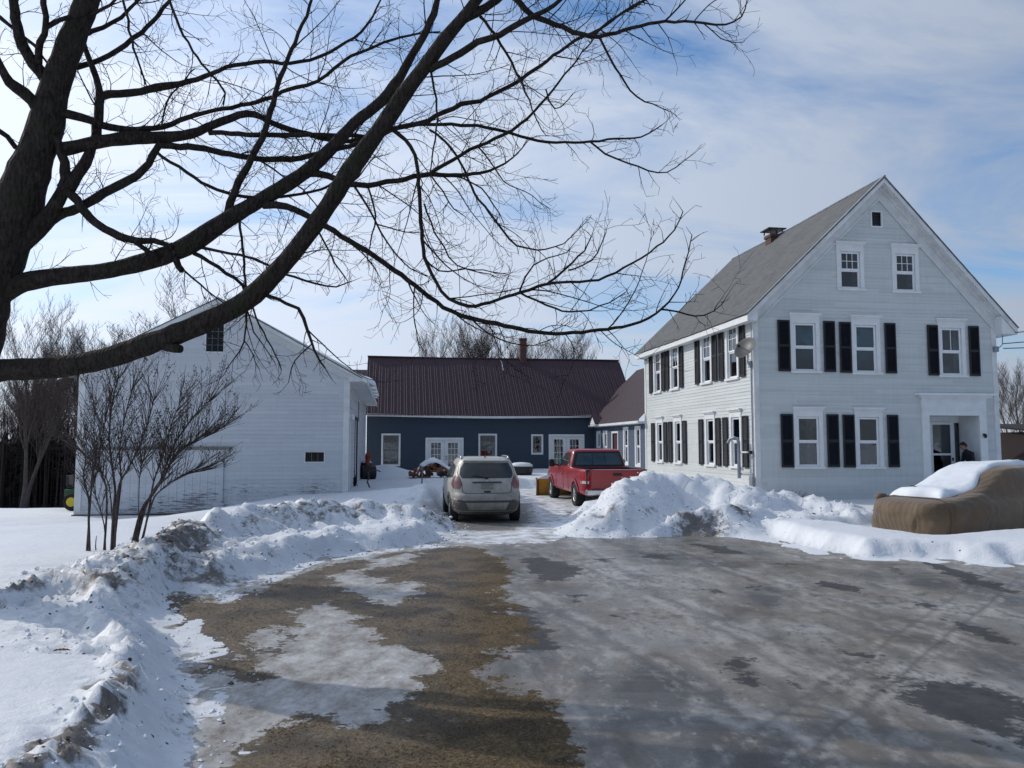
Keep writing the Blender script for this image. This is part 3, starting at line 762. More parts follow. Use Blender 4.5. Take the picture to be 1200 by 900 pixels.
def cells(x, y, seed=0):
    """worley: distance to nearest jittered point and that cell's random value"""
    ix = np.floor(x); iy = np.floor(y)
    best = np.full(x.shape, 9.); val = np.zeros(x.shape)
    for dx in (-1, 0, 1):
        for dy in (-1, 0, 1):
            cx, cy = ix + dx, iy + dy
            px = cx + _hash(cx, cy, seed); py = cy + _hash(cx, cy, seed + 5)
            d = np.hypot(px - x, py - y); m = d < best
            best = np.where(m, d, best); val = np.where(m, _hash(cx, cy, seed + 9), val)
    return best, val
def sstep(a, b, x):
    t = np.clip((x - a) / (b - a), 0, 1); return t * t * (3 - 2 * t)
def poly_sd(X, Y, P):
    """signed distance, positive inside"""
    d2 = np.full(X.shape, 1e9); ins = np.zeros(X.shape, bool)
    n = len(P)
    for i in range(n):
        ax, ay = P[i]; bx, by = P[(i + 1) % n]
        ex, ey = bx - ax, by - ay; L = ex * ex + ey * ey + 1e-12
        t = np.clip(((X - ax) * ex + (Y - ay) * ey) / L, 0, 1)
        d2 = np.minimum(d2, (X - ax - t * ex) ** 2 + (Y - ay - t * ey) ** 2)
        c = ((ay > Y) != (by > Y)) & (X < (bx - ax) * (Y - ay) / (by - ay + 1e-12) + ax)
        ins ^= c
    d = np.sqrt(d2); return np.where(ins, d, -d)
def line_d(X, Y, P, H):
    """distance to polyline, interpolated height"""
    best = np.full(X.shape, 1e9); hh = np.zeros(X.shape); side = np.zeros(X.shape)
    for i in range(len(P) - 1):
        ax, ay = P[i]; bx, by = P[i + 1]; ex, ey = bx - ax, by - ay; L = ex * ex + ey * ey + 1e-12
        t = np.clip(((X - ax) * ex + (Y - ay) * ey) / L, 0, 1)
        d = np.hypot(X - ax - t * ex, Y - ay - t * ey); m = d < best
        best = np.where(m, d, best); hh = np.where(m, H[i] + (H[i + 1] - H[i]) * t, hh)
        side = np.where(m, np.sign((X - ax) * ey - (Y - ay) * ex), side)
    return best, hh, side
def px(poly, z=0.):
    return [tuple(atz(u, v, z)[:2]) for u, v in poly]
def base_g(X, Y):
    left = sstep(-6.5, -11, X)
    g = -.60 * sstep(14, 23, Y) * left
    far = np.clip(Y - 27, 0, 45) * .080 * sstep(-10, -14, X)
    return g - far
CLEAR = [(-1.75, 4.7), (-1.95, 5.2)] + px([(234, 830), (237, 770), (204, 738), (170, 712), (196, 690), (228, 694), (262, 700), (300, 684), (340, 668), (380, 656), (450, 646), (505, 640), (528, 632), (522, 612), (527, 592)]) \
    + [(-2.2, 27), (-1.6, 33), (4.6, 36), (5.2, 27)] + px([(668, 600), (664, 612), (690, 627), (760, 624), (850, 622), (895, 629), (945, 641), (1000, 653), (1100, 657), (1210, 663)]) + [(12.5, 11.8), (30, 10), (30, -9), (-1.2, -9), (-1.5, 2)]
BANKS = [  # px crest line, heights, width, strength of lumps
    ([(-20, 940), (40, 880), (112, 815), (150, 778), (130, 735), (118, 700), (98, 668)], [.39, .39, .39, .40, .41, .44, .50], .30, .5),
    ([(98, 668), (60, 672), (0, 692), (-60, 712)], [.56, .5, .44, .36], .26, .5),
    ([(98, 668), (150, 646), (190, 632), (232, 614), (300, 596), (350, 590), (420, 586), (480, 594), (512, 606)], [.5, .52, .54, .6, .68, .7, .66, .5, .22], .68, .9),
    ([(694, 622), (706, 602), (722, 582), (743, 560), (772, 556), (800, 557), (840, 561), (880, 572), (930, 578), (980, 590), (1040, 612)], [.12, .42, .76, 1.06, 1.10, 1.08, 1.0, .80, .62, .42, .25], .85, .75),
    ([(712, 626), (770, 608), (830, 596), (890, 592)], [.10, .38, .52, .5], .7, .7),
]
BANKS_W = []
for pl, hs, wd, lm in BANKS:
    BANKS_W.append(([tuple(atz(u, v, h)[:2]) for (u, v), h in zip(pl, hs)], hs, wd, lm))
CARBOX = [(6.9, 17.4), (7.75, 15.0), (13.5, 17.3), (12.6, 19.6)]
MOUNDS = [(-6.6, 40.5, .55, 1.4), (-2.3, 23.4, .30, 1.0), (-3.6, 24.5, .22, 1.3), (-2.8, 40.8, .35, 1.2), (1.0, 23.6, .22, .8), (5.0, 38, .3, 1.5), (.3, 33, .25, 1.5)]
def snow_h(X, Y, detail=True):
    g = base_g(X, Y)
    sd = -poly_sd(X, Y, CLEAR)               # positive on the snow side
    jag = (fbm(X * 1.7, Y * 1.7, 4, 3) - .5) * .55 + (fbm(X * 9, Y * 9, 2, 8) - .5) * .10
    sdj = sd - .12 * sstep(6, 8, Y) * sstep(0, -2, X) + jag * sstep(3.5, 7, Y) * .9
    field = .30 + (fbm(X * .25, Y * .25, 3, 21) - .5) * .12 + .07 * (1 - sstep(5, 9, Y)) * sstep(-2, -2.6, X)
    nearhouse = sstep(15.5, 21, Y) * sstep(7.0, 9.0, X)
    field = field * (1 - .70 * nearhouse)
    court = sstep(26, 32, Y) * sstep(-9, -5, X) * (1 - sstep(5, 8, X))
    field = field + court * (.02 + .22 * sstep(40, 43.5, Y) * (fbm(X * .5, Y * .5, 3, 4)))
    h = -.10 + (field + .10) * sstep(-.05, .55, sdj)
    lump = np.zeros(X.shape); dirt = np.zeros(X.shape)
    for (mx_, my_, mh, mr) in MOUNDS: h = h + mh * np.exp(-((X - mx_) ** 2 + ((Y - my_) * .8) ** 2) / mr ** 2) * sstep(-1.2, .6, sdj)
    for i, (P, H, wd, lm) in enumerate(BANKS_W):
        wob = (fbm(X * 1.1, Y * 1.1, 3, 40 + i) - .5) * .7 * wd
        d, hh, side = line_d(X + wob, Y + wob * .6, P, H)
        wfar = wd * (1.0 if i != 0 else .9)
        prof = np.exp(-(d / wfar) ** 2)
        k = hh * prof
        h = np.where(sdj > -.25, np.maximum(h, k * sstep(-.25, .1, sdj) + h * .0 - .1 * (1 - sstep(-.25, .1, sdj))), h) if i < 2 else np.maximum(h, (k + .1) * (sstep(-.55, .05, sdj) if i == 2 else sstep(-1.0, -.2, sdj)) - .10)
        lump = np.maximum(lump, lm * np.exp(-(d / (wd * 1.5)) ** 4))
        if i == 0: lump = lump * np.where(side < 0, .25 + .75 * np.exp(-(d / .16) ** 2), 1)
        if i == 0: dirt = np.maximum(dirt, (.10 + 1.25 * sstep(.35, .62, fbm(X * 6, Y * 6, 5, 111))) * 1.0 * np.exp(-((d - .0) / .15) ** 2) * (.25 + .8 * (1 - sstep(4.9, 5.9, Y))))
        if i == 2: dirt = np.maximum(dirt, .52 * np.exp(-(d / 1.2) ** 2) * sstep(.42, .56, fbm(X * 1.8, Y * 1.8, 5, 121)))
        if i == 1: dirt = np.maximum(dirt, (.25 + .75 * fbm(X * 3, Y * 3, 4, 131)) * .95 * np.exp(-(d / .42) ** 2)); lump = np.maximum(lump, .8 * np.exp(-(d / .6) ** 2))
    # plough spill face between near crest and the drive
    d0, _h, _ = line_d(X, Y, BANKS_W[0][0], BANKS_W[0][1])
    lump = np.maximum(lump, .8 * np.exp(-(d0 / .7) ** 2) * (_ > 0))
    cs_ = poly_sd(X, Y, CARBOX); h = h - .26 * sstep(-.55, .05, cs_) * (h > .05)
    edge = np.exp(-((sdj - .15) / .5) ** 2)
    lump = np.maximum(lump, .85 * np.exp(-((sdj - .45) / .75) ** 2) * (X < 0) * (Y > 6) * (Y < 24))
    lump = np.maximum(lump, edge * .30 * (Y < 22) * (1 - .75 * sstep(4.5, 6, X)))
    dirt = np.maximum(dirt, .42 * np.exp(-((sdj - .05) / .16) ** 2) * (Y < 23))
    # specks and dirty patches in the ploughed banks
    def blob(u, v, z, r, s):
        p = atz(u, v, z); return s * np.exp(-(((X - p.x) / r) ** 2 + ((Y - p.y) / (r * 1.0)) ** 2))
    for (u, v, z, r, s) in ((215, 640, .4, .8, .75), (190, 650, .4, .6, .7), (160, 640, .55, .35, .6), (250, 655, .35, .6, .7), (300, 650, .4, .7, .6), (330, 618, .6, .6, .3), (235, 612, .65, .5, .7), (822, 596, .55, .75, .85), (770, 600, .4, .6, .45), (800, 578, .9, .5, .35), (868, 612, .2, .45, .7), (745, 588, .6, .5, .25), (700, 604, .4, .4, .45)):
        dirt = np.maximum(dirt, blob(u, v, z, r, s))
    if detail:
        near = 1 - sstep(24, 34, Y)
        c1, v1 = cells(X * 2.1, Y * 2.1, 61); c2, v2 = cells(X * 5.3, Y * 5.3, 62); c3, v3 = cells(X * 13, Y * 13, 63); c4, v4 = cells(X * 24, Y * 24, 64); nr5 = 1 - sstep(9, 13, Y)
        ch = (1 - .85 * nr5) * ((v1 - .45) * .15 * sstep(.75, .35, c1) + (v2 - .45) * .10 * sstep(.75, .3, c2)) + (v3 - .45) * .05 * sstep(.8, .3, c3)
        ch = ch + (fbm(X * 3.2, Y * 3.2, 5, 70) - .5) * .26 * (1 - .62 * nr5) + (fbm(X * 14, Y * 14, 3, 75) - .5) * .08 + nr5 * ((v3 - .5) * .055 * sstep(.62, .42, c3) + (v4 - .5) * .04 * sstep(.62, .42, c4))
        amp = lump * near * np.clip(.35 + 1.3 * sstep(.0, .5, h), 0, 1.25)
        h = h + ch * amp * sstep(-.08, .05, h)
        h = h + (fbm(X * .9, Y * 2.6, 3, 90) - .5) * .035 * sstep(.1, .25, h) * (1 - lump)
    return g + h, dirt, lump, h
def ground_h(X, Y):
    g = base_g(X, Y)
    return g + (fbm(X * .5, Y * .5, 3, 33) - .5) * .035 + (fbm(X * 5, Y * 5, 3, 35) - .5) * .010
def gz(x, y):
    X = np.array([float(x)]); Y = np.array([float(y)])
    return float(max(snow_h(X, Y, False)[0][0], ground_h(X, Y)[0]))

def fan_grid(rows, cols_a, off=9.):
    Y, A = np.meshgrid(rows, cols_a, indexing='ij')
    return A * (Y + off), Y
def rows_for(y0, fine0, fine1, y1, ratio):
    r = list(np.linspace(y0, fine0, 24)); y = fine0
    while y < fine1: y *= ratio; r.append(y)
    while y < y1: y *= 1.07; r.append(y)
    return np.array(r)
def grid_mesh(name, X, Y, Z, mat, keep=None, attrs=None, label=None):
    nr, nc = X.shape
    co = np.stack([X, Y, Z], -1).reshape(-1, 3)
    idx = np.arange(nr * nc).reshape(nr, nc)
    q = np.stack([idx[:-1, :-1], idx[:-1, 1:], idx[1:, 1:], idx[1:, :-1]], -1).reshape(-1, 4)
    if keep is not None:
        k = keep.reshape(-1)[q].any(1); q = q[k]
        used = np.unique(q); mp = -np.ones(nr * nc, int); mp[used] = np.arange(len(used)); co = co[used]; q = mp[q]
        if attrs: attrs = {a: v.reshape(-1, v.shape[-1])[used] for a, v in attrs.items()}
    elif attrs: attrs = {a: v.reshape(-1, v.shape[-1]) for a, v in attrs.items()}
    me = bpy.data.meshes.new(name)
    me.vertices.add(len(co)); me.vertices.foreach_set('co', co.astype(np.float32).ravel())
    me.loops.add(len(q) * 4); me.loops.foreach_set('vertex_index', q.astype(np.int32).ravel())
    me.polygons.add(len(q)); me.polygons.foreach_set('loop_start', np.arange(0, len(q) * 4, 4, dtype=np.int32))
    me.polygons.foreach_set('loop_total', np.full(len(q), 4, dtype=np.int32))
    me.update(calc_edges=True); me.validate()
    for a, v in (attrs or {}).items():
        ca = me.color_attributes.new(a, 'FLOAT_COLOR', 'POINT')
        full = np.concatenate([v, np.ones((len(v), 4 - v.shape[1]))], 1)
        ca.data.foreach_set('color', full.astype(np.float32).ravel())
    me.materials.append(mat); me.shade_smooth()
    o = bpy.data.objects.new(name, me); COL.objects.link(o); return o

# ---- masks on the drive (plan polygons of what lies on it)
GRASS = [px([(528, 640), (556, 640), (590, 655), (604, 672), (588, 692), (600, 708), (624, 742), (616, 760), (588, 770), (575, 785), (590, 800), (640, 815), (668, 850), (690, 905), (700, 960), (250, 960), (262, 880), (300, 858), (352, 838), (420, 846), (452, 838), (488, 800), (512, 782), (500, 768), (455, 757), (430, 742), (418, 722), (380, 708), (352, 715), (340, 742), (328, 760), (318, 795), (290, 806), (268, 790), (240, 786), (236, 750), (204, 738), (172, 712), (205, 694), (260, 706), (300, 690), (380, 662), (450, 650)])]
ISLE = [px([(384, 676), (412, 668), (450, 682), (490, 684), (496, 694), (455, 708), (430, 700), (400, 688)]), px([(430, 655), (470, 650), (492, 648), (470, 662), (436, 666)]), px([(300, 742), (322, 735), (330, 760), (312, 785), (300, 770)])]
WET = [px([(752, 648), (790, 650), (786, 656), (756, 654)]), px([(690, 655), (716, 654), (712, 660)]), px([(866, 683), (896, 686), (888, 692)]), px([(826, 690), (850, 691), (846, 696), (828, 695)]), px([(1070, 705), (1096, 708), (1090, 714)]), px([(1040, 664), (1062, 668), (1056, 674)]), px([(1085, 748), (1110, 752), (1100, 757)]), px([(712, 720), (728, 719), (724, 725)]), px([(1150, 868), (1180, 872), (1170, 880)]), px([(930, 800), (960, 806), (946, 814)]), px([(810, 812), (840, 835), (826, 840)]), px([(610, 655), (640, 652), (682, 664), (668, 680), (632, 682)]), px([(596, 705), (624, 715), (660, 760), (600, 768), (590, 740)]), px([(800, 634), (850, 640), (882, 650), (840, 648)]), px([(1040, 790), (1120, 800), (1200, 815), (1210, 880), (1130, 850), (1060, 830)]), px([(1100, 722), (1150, 735), (1210, 760), (1150, 752)]), px([(980, 762), (1030, 768), (1015, 776)]), px([(905, 660), (930, 661), (918, 664)]), px([(960, 680), (1010, 686), (1000, 692), (955, 688)]), px([(660, 700), (684, 698), (676, 706)]), px([(1060, 652), (1130, 668), (1210, 700), (1150, 690)]), px([(860, 765), (900, 800), (880, 812), (850, 790)])]
PACK = [px([(520, 580), (640, 572), (668, 600), (664, 612), (692, 627), (640, 634), (560, 640), (520, 632)]) + [], [(-6, 22.5), (8, 22.5), (8, 48), (-9, 48)], px([(545, 628), (640, 628), (660, 634), (600, 640)])]
MUDCAR = [px([(505, 596), (530, 588), (622, 590), (628, 612), (600, 622), (530, 622), (508, 608)])]

rows = rows_for(-8, 3.6, 52, 700, 1.0068)
cols = np.linspace(-1.25, 1.25, 640)
X, Y = fan_grid(rows, cols)
hs, dirt, lump, hrel = snow_h(X, Y)
gh = ground_h(X, Y)
# soft tyre grooves and ridges in the ice
trk = np.sin((X * .985 + Y * .17) * 9.0) * .004 * sstep(1, 2.5, X) + (cells(X * 3 + Y * .4, Y * .5, 91)[0] - .5) * .012
gh = gh + trk * (Y < 20)
keepS = (hs > gh - .03)
DIRT = np.stack([dirt, lump, np.clip(hrel, 0, 1)], -1)

def snow_mat():
    t = NT('old_snow')
    c = t.coord('Object')
    at_ = t.n('ShaderNodeAttribute', attribute_name='dirt'); sp = t.n('ShaderNodeSeparateColor', Color=at_.outputs['Color'])
    n1 = t.noise(c, 6, 8, .72); n2 = t.noise(c, 26, 4, .7); n3 = t.noise(c, 1.3, 3)
    clean = t.ramp(n3, [(.3, (.71, .73, .755)), (.7, (.77, .785, .80))])
    # lumpy spill is a little greyer than fresh field snow
    spill = t.mix(t.math('MULTIPLY', sp.outputs[1], t.ramp(n1, [(.45, (0, 0, 0)), (.75, (.45, .45, .45))])), clean, (.56, .55, .54, 1))
    dd = t.math('ADD', t.math('MULTIPLY', sp.outputs[0], .75), t.math('MULTIPLY', t.math('SUBTRACT', n1, .5), 1.1))
    dd = t.math('ADD', dd, t.math('MULTIPLY', sp.outputs[1], t.math('MULTIPLY', t.ramp(t.noise(c, 2.4, 6, .7), [(.48, (0, 0, 0)), (.62, (1, 1, 1))]), .20)))
    dirtc = t.ramp(n2, [(.3, (.045, .034, .026)), (.7, (.17, .135, .105))])
    col = t.mix(t.ramp(dd, [(.34, (0, 0, 0)), (.56, (.88, .88, .88))]), spill, dirtc)
    # crumbs of dirt and bark on the lumps
    vo = t.n('ShaderNodeTexVoronoi', Vector=c, Scale=17.0); vo.inputs['Randomness'].default_value = 1
    sc = t.n('ShaderNodeSeparateColor', Color=vo.outputs['Color'])
    crumb = t.math('MULTIPLY', t.math('LESS_THAN', vo.outputs['Distance'], t.math('MULTIPLY', sc.outputs[0], .28)), t.math('GREATER_THAN', t.math('ADD', sc.outputs[1], t.math('MULTIPLY', sp.outputs[1], .35)), .96))
    col = t.mix(crumb, col, (.07, .05, .04, 1))
    t.set(t.b, 'Base Color', col)
    t.b.inputs['Roughness'].default_value = .55; t.b.inputs['Specular IOR Level'].default_value = .25
    b1 = t.bump(t.noise(c, 38, 5, .7), .35, .02)
    b2 = t.bump(t.noise(c, 7, 6, .65), .30, .06, b1)
    t.set(t.b, 'Normal', b2)
    return t.m
M['snow'] = snow_mat()
so = grid_mesh('snow_cover', X, Y, hs, M['snow'], keepS, {'dirt': DIRT})
tag(so, kind='structure')

def maxsd(polys):
    s = np.full(X.shape, -9.)
    for P in polys: s = np.maximum(s, poly_sd(X, Y, P))
    return s
g_ = np.minimum(maxsd(GRASS), -maxsd(ISLE)); w_ = maxsd(WET); p_ = maxsd(PACK)
mk = np.minimum(1, np.maximum(0, .5 + maxsd(MUDCAR) / 2))
enc = lambda s: np.clip(.5 + s / 2, 0, 1)
ATT = np.stack([enc(g_), enc(w_), enc(p_)], -1)
ATT2 = np.stack([mk, mk, mk], -1)
def drive_mat():
    t = NT('icy_drive')
    c = t.coord('Object')
    A = t.n('ShaderNodeSeparateColor', Color=t.n('ShaderNodeAttribute', attribute_name='mask').outputs['Color'])
    B = t.n('ShaderNodeSeparateColor', Color=t.n('ShaderNodeAttribute', attribute_name='mask2').outputs['Color'])
    dist = lambda o: t.math('MULTIPLY_ADD', o, 2.0, -1.0)           # back to metres
    rot = t.mapping(c, (1, .20, 1), (0, 0, rad(-13)))
    rot2 = t.mapping(c, (.35, 1.1, 1), (0, 0, rad(-8)))
    nA = t.noise(c, 2.6, 8, .68); nB = t.noise(c, 11, 6, .7); nC = t.noise(rot, 2.2, 7, .66, .5); nD = t.noise(c, .45, 4, .55); nE = t.noise(rot2, 1.4, 6, .62, .8)
    nF = t.noise(c, 55, 3, .7)
    # ---- ice: smooth dirty grey glaze, crusted along the wheel lines
    big = t.noise(t.mapping(c, (.8, .38, 1), (0, 0, rad(-10))), .75, 5, .55, .4)
    mid = t.noise(t.mapping(c, (1, .5, 1), (0, 0, rad(-14))), 2.3, 8, .66, .3)
    fine_ = t.noise(c, 30, 7, .8)
    v_ = t.math('ADD', t.math('MULTIPLY', big, .55), t.math('ADD', t.math('MULTIPLY', mid, .33), t.math('MULTIPLY', fine_, .12)))
    ice = t.ramp(v_, [(.42, (.078, .072, .064)), (.475, (.160, .146, .127)), (.53, (.245, .226, .198)), (.59, (.35, .33, .30))])
    ice = t.mix(t.ramp(t.noise(c, .6, 5, .6), [(.46, (0, 0, 0)), (.60, (.5, .5, .5))]), ice, (.165, .130, .092, 1))
    crust = t.noise(t.mapping(c, (1, .55, 1), (0, 0, rad(-12))), 8, 10, .76)
    ice = t.mix(t.ramp(t.math('ADD', crust, t.math('MULTIPLY', t.math('SUBTRACT', mid, .5), .7)), [(.57, (0, 0, 0)), (.64, (.45, .45, .45))]), ice, (.40, .38, .345, 1))
    ice = t.mix(t.ramp(t.math('SUBTRACT', crust, t.math('MULTIPLY', t.math('SUBTRACT', big, .5), .8)), [(.35, (.65, .65, .65)), (.43, (0, 0, 0))]), ice, (.058, .052, .048, 1))
    xs_ = t.n('ShaderNodeSeparateXYZ', Vector=c); wob_ = t.math('MULTIPLY', t.math('SUBTRACT', t.noise(c, 1.5, 3), .5), .20)
    for (k_, x0_, hw_, st_) in ((-.125, 3.18, .26, .9), (-.125, 4.75, .22, .6), (-.31, 3.37, .24, .9), (-.31, 4.95, .22, .7), (-.22, 6.1, .22, .6), (.84, -2.42, .16, 1.0), (.84, -2.95, .16, .8), (-.20, 1.55, .16, .5)):
        dd_ = t.math('ABSOLUTE', t.math('ADD', t.math('SUBTRACT', t.math('SUBTRACT', xs_.outputs['X'], t.math('MULTIPLY', xs_.outputs['Y'], k_)), x0_), wob_))
        band = t.math('SUBTRACT', 1.0, t.math('DIVIDE', dd_, hw_), clamp=True)
        rim_ = t.math('MULTIPLY', t.math('MULTIPLY', band, t.math('SUBTRACT', 1.0, band)), 4.0)
        tread = t.math('MULTIPLY_ADD', t.math('SINE', t.math('MULTIPLY', xs_.outputs['X'], 70.0 if k_ > .5 else .0)), .35 if k_ > .5 else 0., .65 if k_ > .5 else .85)
        brk = t.ramp(t.math('ADD', t.math('MULTIPLY', crust, .5), t.math('MULTIPLY', mid, .5)), [(.46, (0, 0, 0)), (.54, (1, 1, 1))])
        ice = t.mix(t.math('MULTIPLY', t.math('MULTIPLY', rim_, tread), t.math('MULTIPLY', brk, st_ * .6)), ice, (.42, .40, .37, 1))
        ice = t.mix(t.math('MULTIPLY', t.math('POWER', band, 3.0), st_ * .6), ice, (.085, .078, .072, 1))
    # ---- dead grass and mud
    gr = t.ramp(t.noise(t.mapping(c, (1, 1, 1)), 34, 6, .78), [(.32, (.034, .023, .012)), (.5, (.125, .086, .043)), (.68, (.27, .19, .10))])
    gr = t.mix(t.ramp(t.noise(c, 1.7, 5, .62), [(.47, (0, 0, 0)), (.58, (.85, .85, .85))]), gr, t.mix(nF, (.022, .017, .012, 1), (.080, .058, .034, 1)))
    gr = t.mix(t.ramp(t.noise(c, 3.3, 6, .7), [(.60, (0, 0, 0)), (.68, (.55, .55, .55))]), gr, (.20, .19, .18, 1))
    # ---- packed snow
    pk = t.ramp(nA, [(.36, (.34, .32, .29)), (.5, (.58, .59, .60)), (.6, (.78, .80, .83))])
    wet = t.mix(nB, (.014, .014, .015, 1), (.036, .034, .032, 1))
    jit = t.math('MULTIPLY', t.math('ADD', t.math('MULTIPLY', t.math('SUBTRACT', nA, .5), 1.5), t.math('MULTIPLY', t.math('SUBTRACT', nB, .5), .55)), 1.0)
    mg = t.ramp(t.math('ADD', dist(A.outputs[0]), t.math('MULTIPLY', jit, .9)), [(.0, (0, 0, 0)), (.045, (1, 1, 1))])
    mw = t.ramp(t.math('ADD', dist(A.outputs[1]), t.math('MULTIPLY', jit, .65)), [(.0, (0, 0, 0)), (.06, (.85, .85, .85))])
    mp = t.ramp(t.math('ADD', dist(A.outputs[2]), t.math('MULTIPLY', jit, 1.5)), [(.0, (0, 0, 0)), (.30, (1, 1, 1))])
    # left lawn ice is paler, whiter
    sx = t.n('ShaderNodeSeparateXYZ', Vector=c).outputs['X']
    ml = t.ramp(t.math('MULTIPLY_ADD', sx, -.5, -.05), [(0, (0, 0, 0)), (.35, (1, 1, 1))])
    icl = t.ramp(t.noise(t.mapping(c, (1.2, .7, 1), (0, 0, rad(30))), 3.2, 11, .78, .0), [(.36, (.17, .145, .12)), (.47, (.31, .29, .265)), (.58, (.46, .45, .43)), (.70, (.68, .68, .68))])
    ice = t.mix(ml, ice, icl)
    col = t.mix(mp, ice, pk)
    mud = t.math('MULTIPLY', t.ramp(t.math('ADD', dist(B.outputs[0]), t.math('MULTIPLY', jit, 1.3)), [(-.0, (0, 0, 0)), (.12, (1, 1, 1))]), .85)
    col = t.mix(mud, col, t.mix(nA, (.055, .042, .032, 1), (.19, .165, .14, 1)))
    col = t.mix(mw, col, wet)
    col = t.mix(mg, col, gr)
    t.set(t.b, 'Base Color', col)
    wetr = t.math('MULTIPLY', nE, .55)
    ro = t.ramp(nC, [(.35, (.28, .28, .28)), (.65, (.6, .6, .6))])
    ro = t.mix(t.ramp(nE, [(.42, (0, 0, 0)), (.6, (1, 1, 1))]), ro, (.26, .26, .26, 1))
    ro = t.mix(mp, ro, (.7, .7, .7, 1)); ro = t.mix(mw, ro, (.62, .62, .62, 1)); ro = t.mix(mg, ro, (.95, .95, .95, 1)); ro = t.mix(ml, ro, (.5, .5, .5, 1))
    t.set(t.b, 'Roughness', ro); t.b.inputs['Specular IOR Level'].default_value = .3
    b0 = t.bump(t.noise(c, 1.1, 4), .25, .10)
    b1 = t.bump(nC, .35, .03, b0); b2 = t.bump(nB, .35, .015, b1)
    b3 = t.n('ShaderNodeBump', Height=t.noise(c, 60, 4, .75), Distance=.02); t.l(b2, b3.inputs['Normal']); t.l(t.math('MULTIPLY_ADD', mg, .7, .12), b3.inputs['Strength'])
    t.set(t.b, 'Normal', b3.outputs[0])
    return t.m
M['drive'] = drive_mat()
keepG = ~(hs > gh + .12)
# split: drive where swept, ground sheet under everything
do_ = grid_mesh('driveway', X, Y, gh, M['drive'], keepG & (Y < 60), {'mask': ATT, 'mask2': ATT2})
tag(do_, kind='structure')
# one coarse sheet below, out to the horizon
gx = np.concatenate([-np.geomspace(30, 1500, 14)[::-1], np.linspace(-26, 26, 14), np.geomspace(30, 1500, 14)])
gy = np.concatenate([[-900, -300, -80, -20, -9.5], np.linspace(0, 60, 13), np.geomspace(70, 2200, 12)])
GX, GY = np.meshgrid(gx, gy)
behind = np.clip((GY - 1.) / 3., 0, 1)
GZ = base_g(GX, GY) - .25 + (1 - np.clip((GY + 9.4) / 2, 0, 1)) * .45
tag(grid_mesh('ground', GX, GY, GZ, M['snow'], None, {'dirt': np.zeros(GX.shape + (3,))}), kind='structure')

# crumbs of ice and snow thrown out on the lumps and the drive edge (nobody could count them)
lm = MB(); lmd = MB(); r = random.Random(3)
cand = np.argwhere((lump > .25) & (hs > gh - .04) & (Y < 22) & (np.abs(X) < Y * .75 + 1))
rs_ = np.random.RandomState(4)
pick = cand[rs_.choice(len(cand), 5200)]
ICO = [(0, 0, 1), (.9, 0, .3), (.28, .85, .3), (-.72, .53, .3), (-.72, -.53, .3), (.28, -.85, .3), (0, 0, -.6)]
ICF = [(0, 1, 2), (0, 2, 3), (0, 3, 4), (0, 4, 5), (0, 5, 1), (6, 2, 1), (6, 3, 2), (6, 4, 3), (6, 5, 4), (6, 1, 5)]
for (i, j) in pick:
    x, y = X[i, j] + r.uniform(-.06, .06), Y[i, j] + r.uniform(-.06, .06); z = max(hs[i, j], gh[i, j])
    s = min(.042, .010 * math.exp(r.gauss(.2, .6))) * (.7 if y < 9 else 1.4)
    a = r.uniform(0, 6.3); ca, sa = math.cos(a), math.sin(a)
    vs = []
    for (p, q, w) in ICO:
        k = s * r.uniform(.65, 1.25); p, q, w = p * k * r.uniform(.8, 1.3), q * k, w * k * .75
        vs.append((x + p * ca - q * sa, y + p * sa + q * ca, z + w))
    (lmd if dirt[i, j] > .5 and r.random() < .3 or r.random() < .015 else lm).add(vs, ICF)
M['chunk'] = simple('loose_snow', (.74, .77, .80, 1), .6, var=.06)
M['clod'] = simple('dirty_ice_crumb', (.10, .075, .055, 1), .8, var=.4)
tag(lm.build('snow_chunks', M['chunk']), 'loose lumps of snow scattered over the ploughed banks', 'snow', kind='stuff')
tag(lmd.build('dirt_crumbs', M['clod']), 'dark crumbs of dirt and bark on the ploughed snow', 'dirt', kind='stuff')
# matted dead grass blades on the bare lawn
gm_ = MB(); r = random.Random(9)
cg = np.argwhere((g_ > .02) & (hs < gh - .02) & (Y < 14) & (Y > 3.8) & (np.abs(X) < Y * .7 + .5))
wgt = 1.0 / (Y[cg[:, 0], cg[:, 1]] ** 1.0); wgt /= wgt.sum()
pick = cg[rs_.choice(len(cg), 26000, p=wgt)]
fl = fbm(X * 1.7, Y * 1.7, 3, 55)
for (i, j) in pick:
    if fl[i, j] > .62 and r.random() < .7: continue
    x, y = X[i, j] + r.uniform(-.04, .04), Y[i, j] + r.uniform(-.04, .04); z = gh[i, j]
    a = r.uniform(0, 6.3); L = r.uniform(.014, .042); wd = .0011 * (1 + y * .10); tilt = r.uniform(.03, .22)
    dx, dy = math.cos(a) * L, math.sin(a) * L; nx_, ny_ = -math.sin(a) * wd, math.cos(a) * wd
    gm_.add([(x - nx_, y - ny_, z), (x + nx_, y + ny_, z), (x + dx * .6, y + dy * .6, z + L * tilt), (x + dx, y + dy, z + L * tilt * .7)], [(0, 1, 2), (0, 2, 3)])
M['straw'] = simple('dead_grass_straw', (.19, .135, .070, 1), .85, var=.4, scale=2)
tag(gm_.build('dead_grass', M['straw']), 'matted brown dead grass on the bare strip of lawn', 'grass', kind='stuff')
